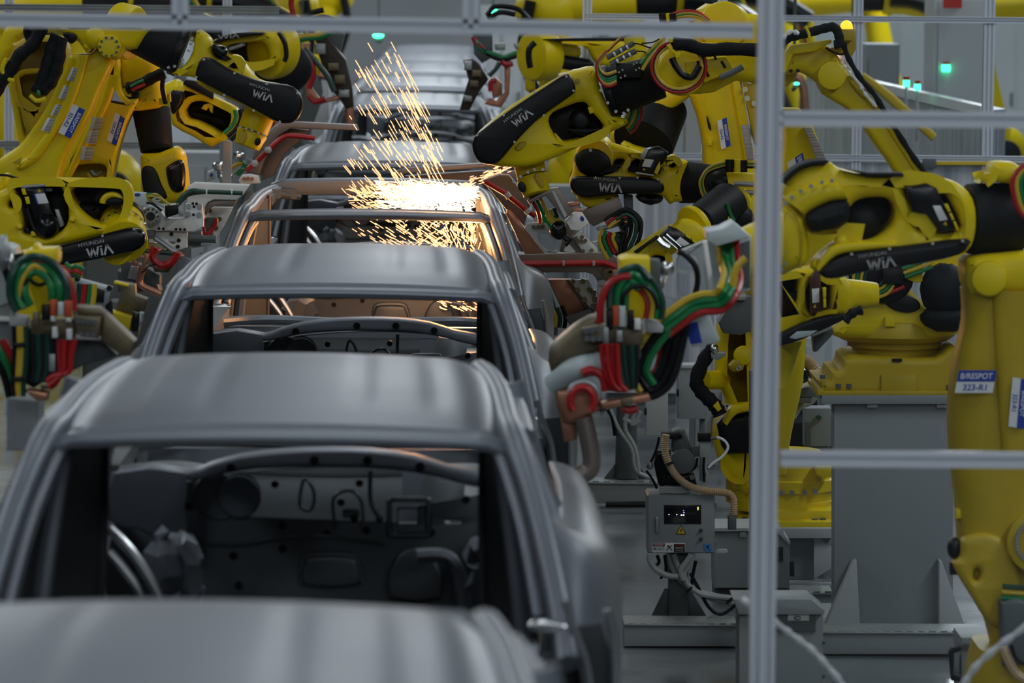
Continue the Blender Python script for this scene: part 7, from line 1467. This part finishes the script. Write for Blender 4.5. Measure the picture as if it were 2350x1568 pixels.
# ================================================================== sparks
rs = random.Random(11)
def streaks(name, label, items, mt, r):
    mb = MB()
    for (x, y), (dx, dy), ln, d in items:
        n_ = math.hypot(dx, dy); a, c = W(x, y, d), W(x + dx / n_ * ln, y + dy / n_ * ln, d); rr = r * rs.uniform(.8, 1.2)
        t_ = (c - a).normalized(); nx = t_.cross(Vector((0, 1, 0))).normalized() * rr; ny = Vector((0, 1, 0)) * rr
        p1, p2 = a.lerp(c, .06), a.lerp(c, .94)
        mb._add([a] + [p + q for p in (p1, p2) for q in (nx, ny, -nx, -ny)] + [c], [(0, 1, 2), (0, 2, 3), (0, 3, 4), (0, 4, 1), (1, 5, 6, 2), (2, 6, 7, 3), (3, 7, 8, 4), (4, 8, 5, 1), (9, 6, 5), (9, 7, 6), (9, 8, 7), (9, 5, 8)])
    return single(name, mb, mt, label, 'sparks', None, 'stuff')
it = []
RE = [(90, 905), (210, 958), (270, 985), (350, 1010), (400, 1022), (440, 1030)]; LE = [(90, 822), (210, 815), (250, 812), (350, 800), (410, 786), (440, 786)]
while len(it) < 225:                       # tall plume: rises to the upper left, thickest along its right side
    y = 92 + 340 * rs.random() ** .62; R_, L_ = interp(y, RE), interp(y, LE)
    x = R_ - (R_ - L_) * rs.random() ** 1.7 - 12 + rs.gauss(0, 9)
    it.append(((x, y), (1, 1.95 - .75 * (R_ - x) / (R_ - L_) * (y / 440) + rs.uniform(-.1, .1)), rs.uniform(10, 44) * (1.3 if y < 250 else .95), rs.uniform(22.75, 23.9)))
while len(it) < 262:                       # left flank, flatter
    v = rs.random(); y = 320 + 120 * v; x = 830 - 30 * v + rs.random() * 110
    it.append(((x, y), (1, 1.35 - .4 * v + rs.uniform(-.1, .1)), rs.uniform(18, 46), rs.uniform(22.75, 23.9)))
streaks('spark_plume', 'tall plume of orange spark streaks rising to the upper left of the weld', it, 'spark', .0022)
it = []
for i in range(560):                       # dense fan across the roof opening
    th_ = rs.gauss(.06, .17); r_ = 215 * rs.random() ** 1.25; x, y = 1068 - r_ * math.cos(th_), 440 + r_ * math.sin(th_) * .8 + rs.gauss(0, 7)
    if y > 489 or y < 414: continue
    it.append(((x, y), (1, -math.tan(th_) + rs.choice((0, 0, .3, .5)) + rs.uniform(-.08, .08)), rs.uniform(12, 38), rs.uniform(22.75, 23.9)))
for i in range(330):
    x, y = 992 + rs.gauss(0, 44), 443 + rs.gauss(0, 10)
    if y > 472 or x > 1078: continue
    it.append(((x, y), (1, rs.uniform(-.4, .8)), rs.uniform(14, 32), rs.uniform(22.8, 23.6)))
for i in range(230):
    x, y = 955 + 125 * rs.random(), 452 + 38 * rs.random()
    it.append(((x, y), rs.choice(((1, .5), (.6, 1), (-.5, 1), (1, -.3), (.4, 1))), rs.uniform(8, 22), rs.uniform(22.8, 23.7)))
streaks('spark_burst', 'white-hot burst of sparks inside the roof opening of the welded body', it, 'spark_hot', .0022)
it = []
for i in range(150):
    th_ = rs.gauss(.05, .2); r_ = 120 + 150 * rs.random() ** 1.3; x, y = 1062 - r_ * math.cos(th_), 442 + r_ * math.sin(th_) * .7
    if y > 490 or y < 412: continue
    it.append(((x, y), (1, -math.tan(th_) + rs.choice((0, .3, .6, .8)) + rs.uniform(-.08, .08)), rs.uniform(12, 36), rs.uniform(22.75, 23.9)))
streaks('spark_fringe', 'thin outer fringe of spark streaks around the white-hot burst in the roof opening', it, 'spark', .0022)
it = []
for i in range(95):
    u = rs.random() ** .8; x = 1052 + 125 * u; y = 432 - 55 * u + rs.gauss(0, 1) * (3 + 6 * (1 - abs(2 * u - 1)))
    it.append(((x, y), (1, -.38 + rs.uniform(-.12, .12)), rs.uniform(7, 18), rs.uniform(22.3, 22.42)))
streaks('spark_fan', 'small fan of sparks shooting to the right under the main wrist', it, 'spark', .0022)
it = []
for i in range(430):                       # falling through the cabin under the header
    x = 800 + 350 * rs.random() ** .62; y = 492 + 84 * rs.random()
    if x < 880 and rs.random() < .45: continue
    u = (x - 800) / 350
    dr_ = (1, .62) if u < .35 else rs.choice(((1, .62), (1, -.7), (1, .9))) if u < .62 else rs.choice(((.42, 1), (.3, 1), (1, .8), (-.3, 1)))
    it.append(((x, y), dr_, rs.uniform(9, 25), rs.uniform(22.9, 24.2)))
for i in range(60):
    x = 1002 + 118 * rs.random(); y = 682 + 26 * rs.random(); it.append(((x, y), (1, .45 + rs.uniform(-.2, .3)), rs.uniform(8, 20), rs.uniform(22.9, 23.4)))
streaks('spark_shower', 'shower of sparks falling inside the cabin of the welded body', it, 'spark', .0022)

# added pale strip standing in for lamp reflections in the right-hand pane
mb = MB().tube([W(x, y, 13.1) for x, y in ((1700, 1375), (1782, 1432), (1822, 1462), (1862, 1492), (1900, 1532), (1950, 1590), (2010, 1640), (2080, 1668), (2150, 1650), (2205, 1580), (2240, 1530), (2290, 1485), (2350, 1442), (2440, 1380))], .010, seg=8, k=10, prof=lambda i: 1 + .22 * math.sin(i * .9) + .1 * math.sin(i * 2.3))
single('reflection_strip', mb, 'film', 'pale wavy strip standing in for reflections at the bottom right of the clear pane', 'strip')
# ================================================================== camera and light
cam = bpy.data.cameras.new('camera'); co = bpy.data.objects.new('camera', cam); COL.objects.link(co)
co.matrix_world = Matrix.Translation((0, 0, ZC)) @ CAM_R.to_4x4()
cam.sensor_width = 36; cam.sensor_fit = 'HORIZONTAL'; cam.lens = FPX / 2350 * 36; cam.clip_end = 300
cam.dof.use_dof = True; cam.dof.focus_distance = 22.3; cam.dof.aperture_fstop = 4.0; cam.dof.aperture_blades = 8
SC.camera = co
w = bpy.data.worlds.new('hall'); SC.world = w; w.use_nodes = True
bg = w.node_tree.nodes['Background']; bg.inputs['Color'].default_value = (.62, .74, .82, 1); bg.inputs['Strength'].default_value = .06
def area(name, loc, sx, sy, power, col=(.88, .95, 1.), rot=(0, 0, 0)):
    l = bpy.data.lights.new(name, 'AREA'); l.shape = 'RECTANGLE'; l.size = sx; l.size_y = sy; l.energy = power; l.color = col
    o = bpy.data.objects.new(name, l); COL.objects.link(o); o.location = loc; o.rotation_euler = rot; return o
for x, z, k in ((-7.0, 8., 1.05), (-.5, 8.5, .42), (6.5, 7.6, 1.55)):
    for y in (4, 14, 24, 34, 46, 58, 70): area('high_bay_lamp', (x, y, z), 1.0, 6.0, k * (165 if y < 40 else 460))
area('front_fill', (2, -6, 8.5), 12, 4, 560, rot=(math.radians(38), 0, 0))  # unseen fill added on the camera side to brighten the faces towards it
def pt(p, e, col, r=.08):
    l = bpy.data.lights.new('weld_glow', 'POINT'); l.energy = e; l.color = col; l.shadow_soft_size = r
    o = bpy.data.objects.new('weld_glow', l); COL.objects.link(o); o.location = p
OC = (1, .42, .13)
pt(W(1020, 510, 23.0), 10, OC); pt(W(930, 510, 23.0), 2.5, OC); pt(W(1082, 535, 22.85), 15, OC, .05); pt(W(1078, 545, 22.5), 10, OC, .04); pt(W(1060, 695, 22.9), 4, OC, .04); pt(W(1000, 455, 23.4), 3, OC, .1)
vs = SC.view_settings; SC.display_settings.display_device = 'sRGB'; vs.view_transform = 'Standard'; vs.look = 'None'; vs.gamma = 1; vs.exposure = 0; vs.use_curve_mapping = False
SC.cycles.use_denoising = True; SC.cycles.max_bounces = 6; SC.cycles.diffuse_bounces = 3; SC.cycles.glossy_bounces = 3; SC.cycles.transparent_max_bounces = 8; SC.cycles.sample_clamp_indirect = 4; SC.cycles.caustics_reflective = False; SC.cycles.caustics_refractive = False
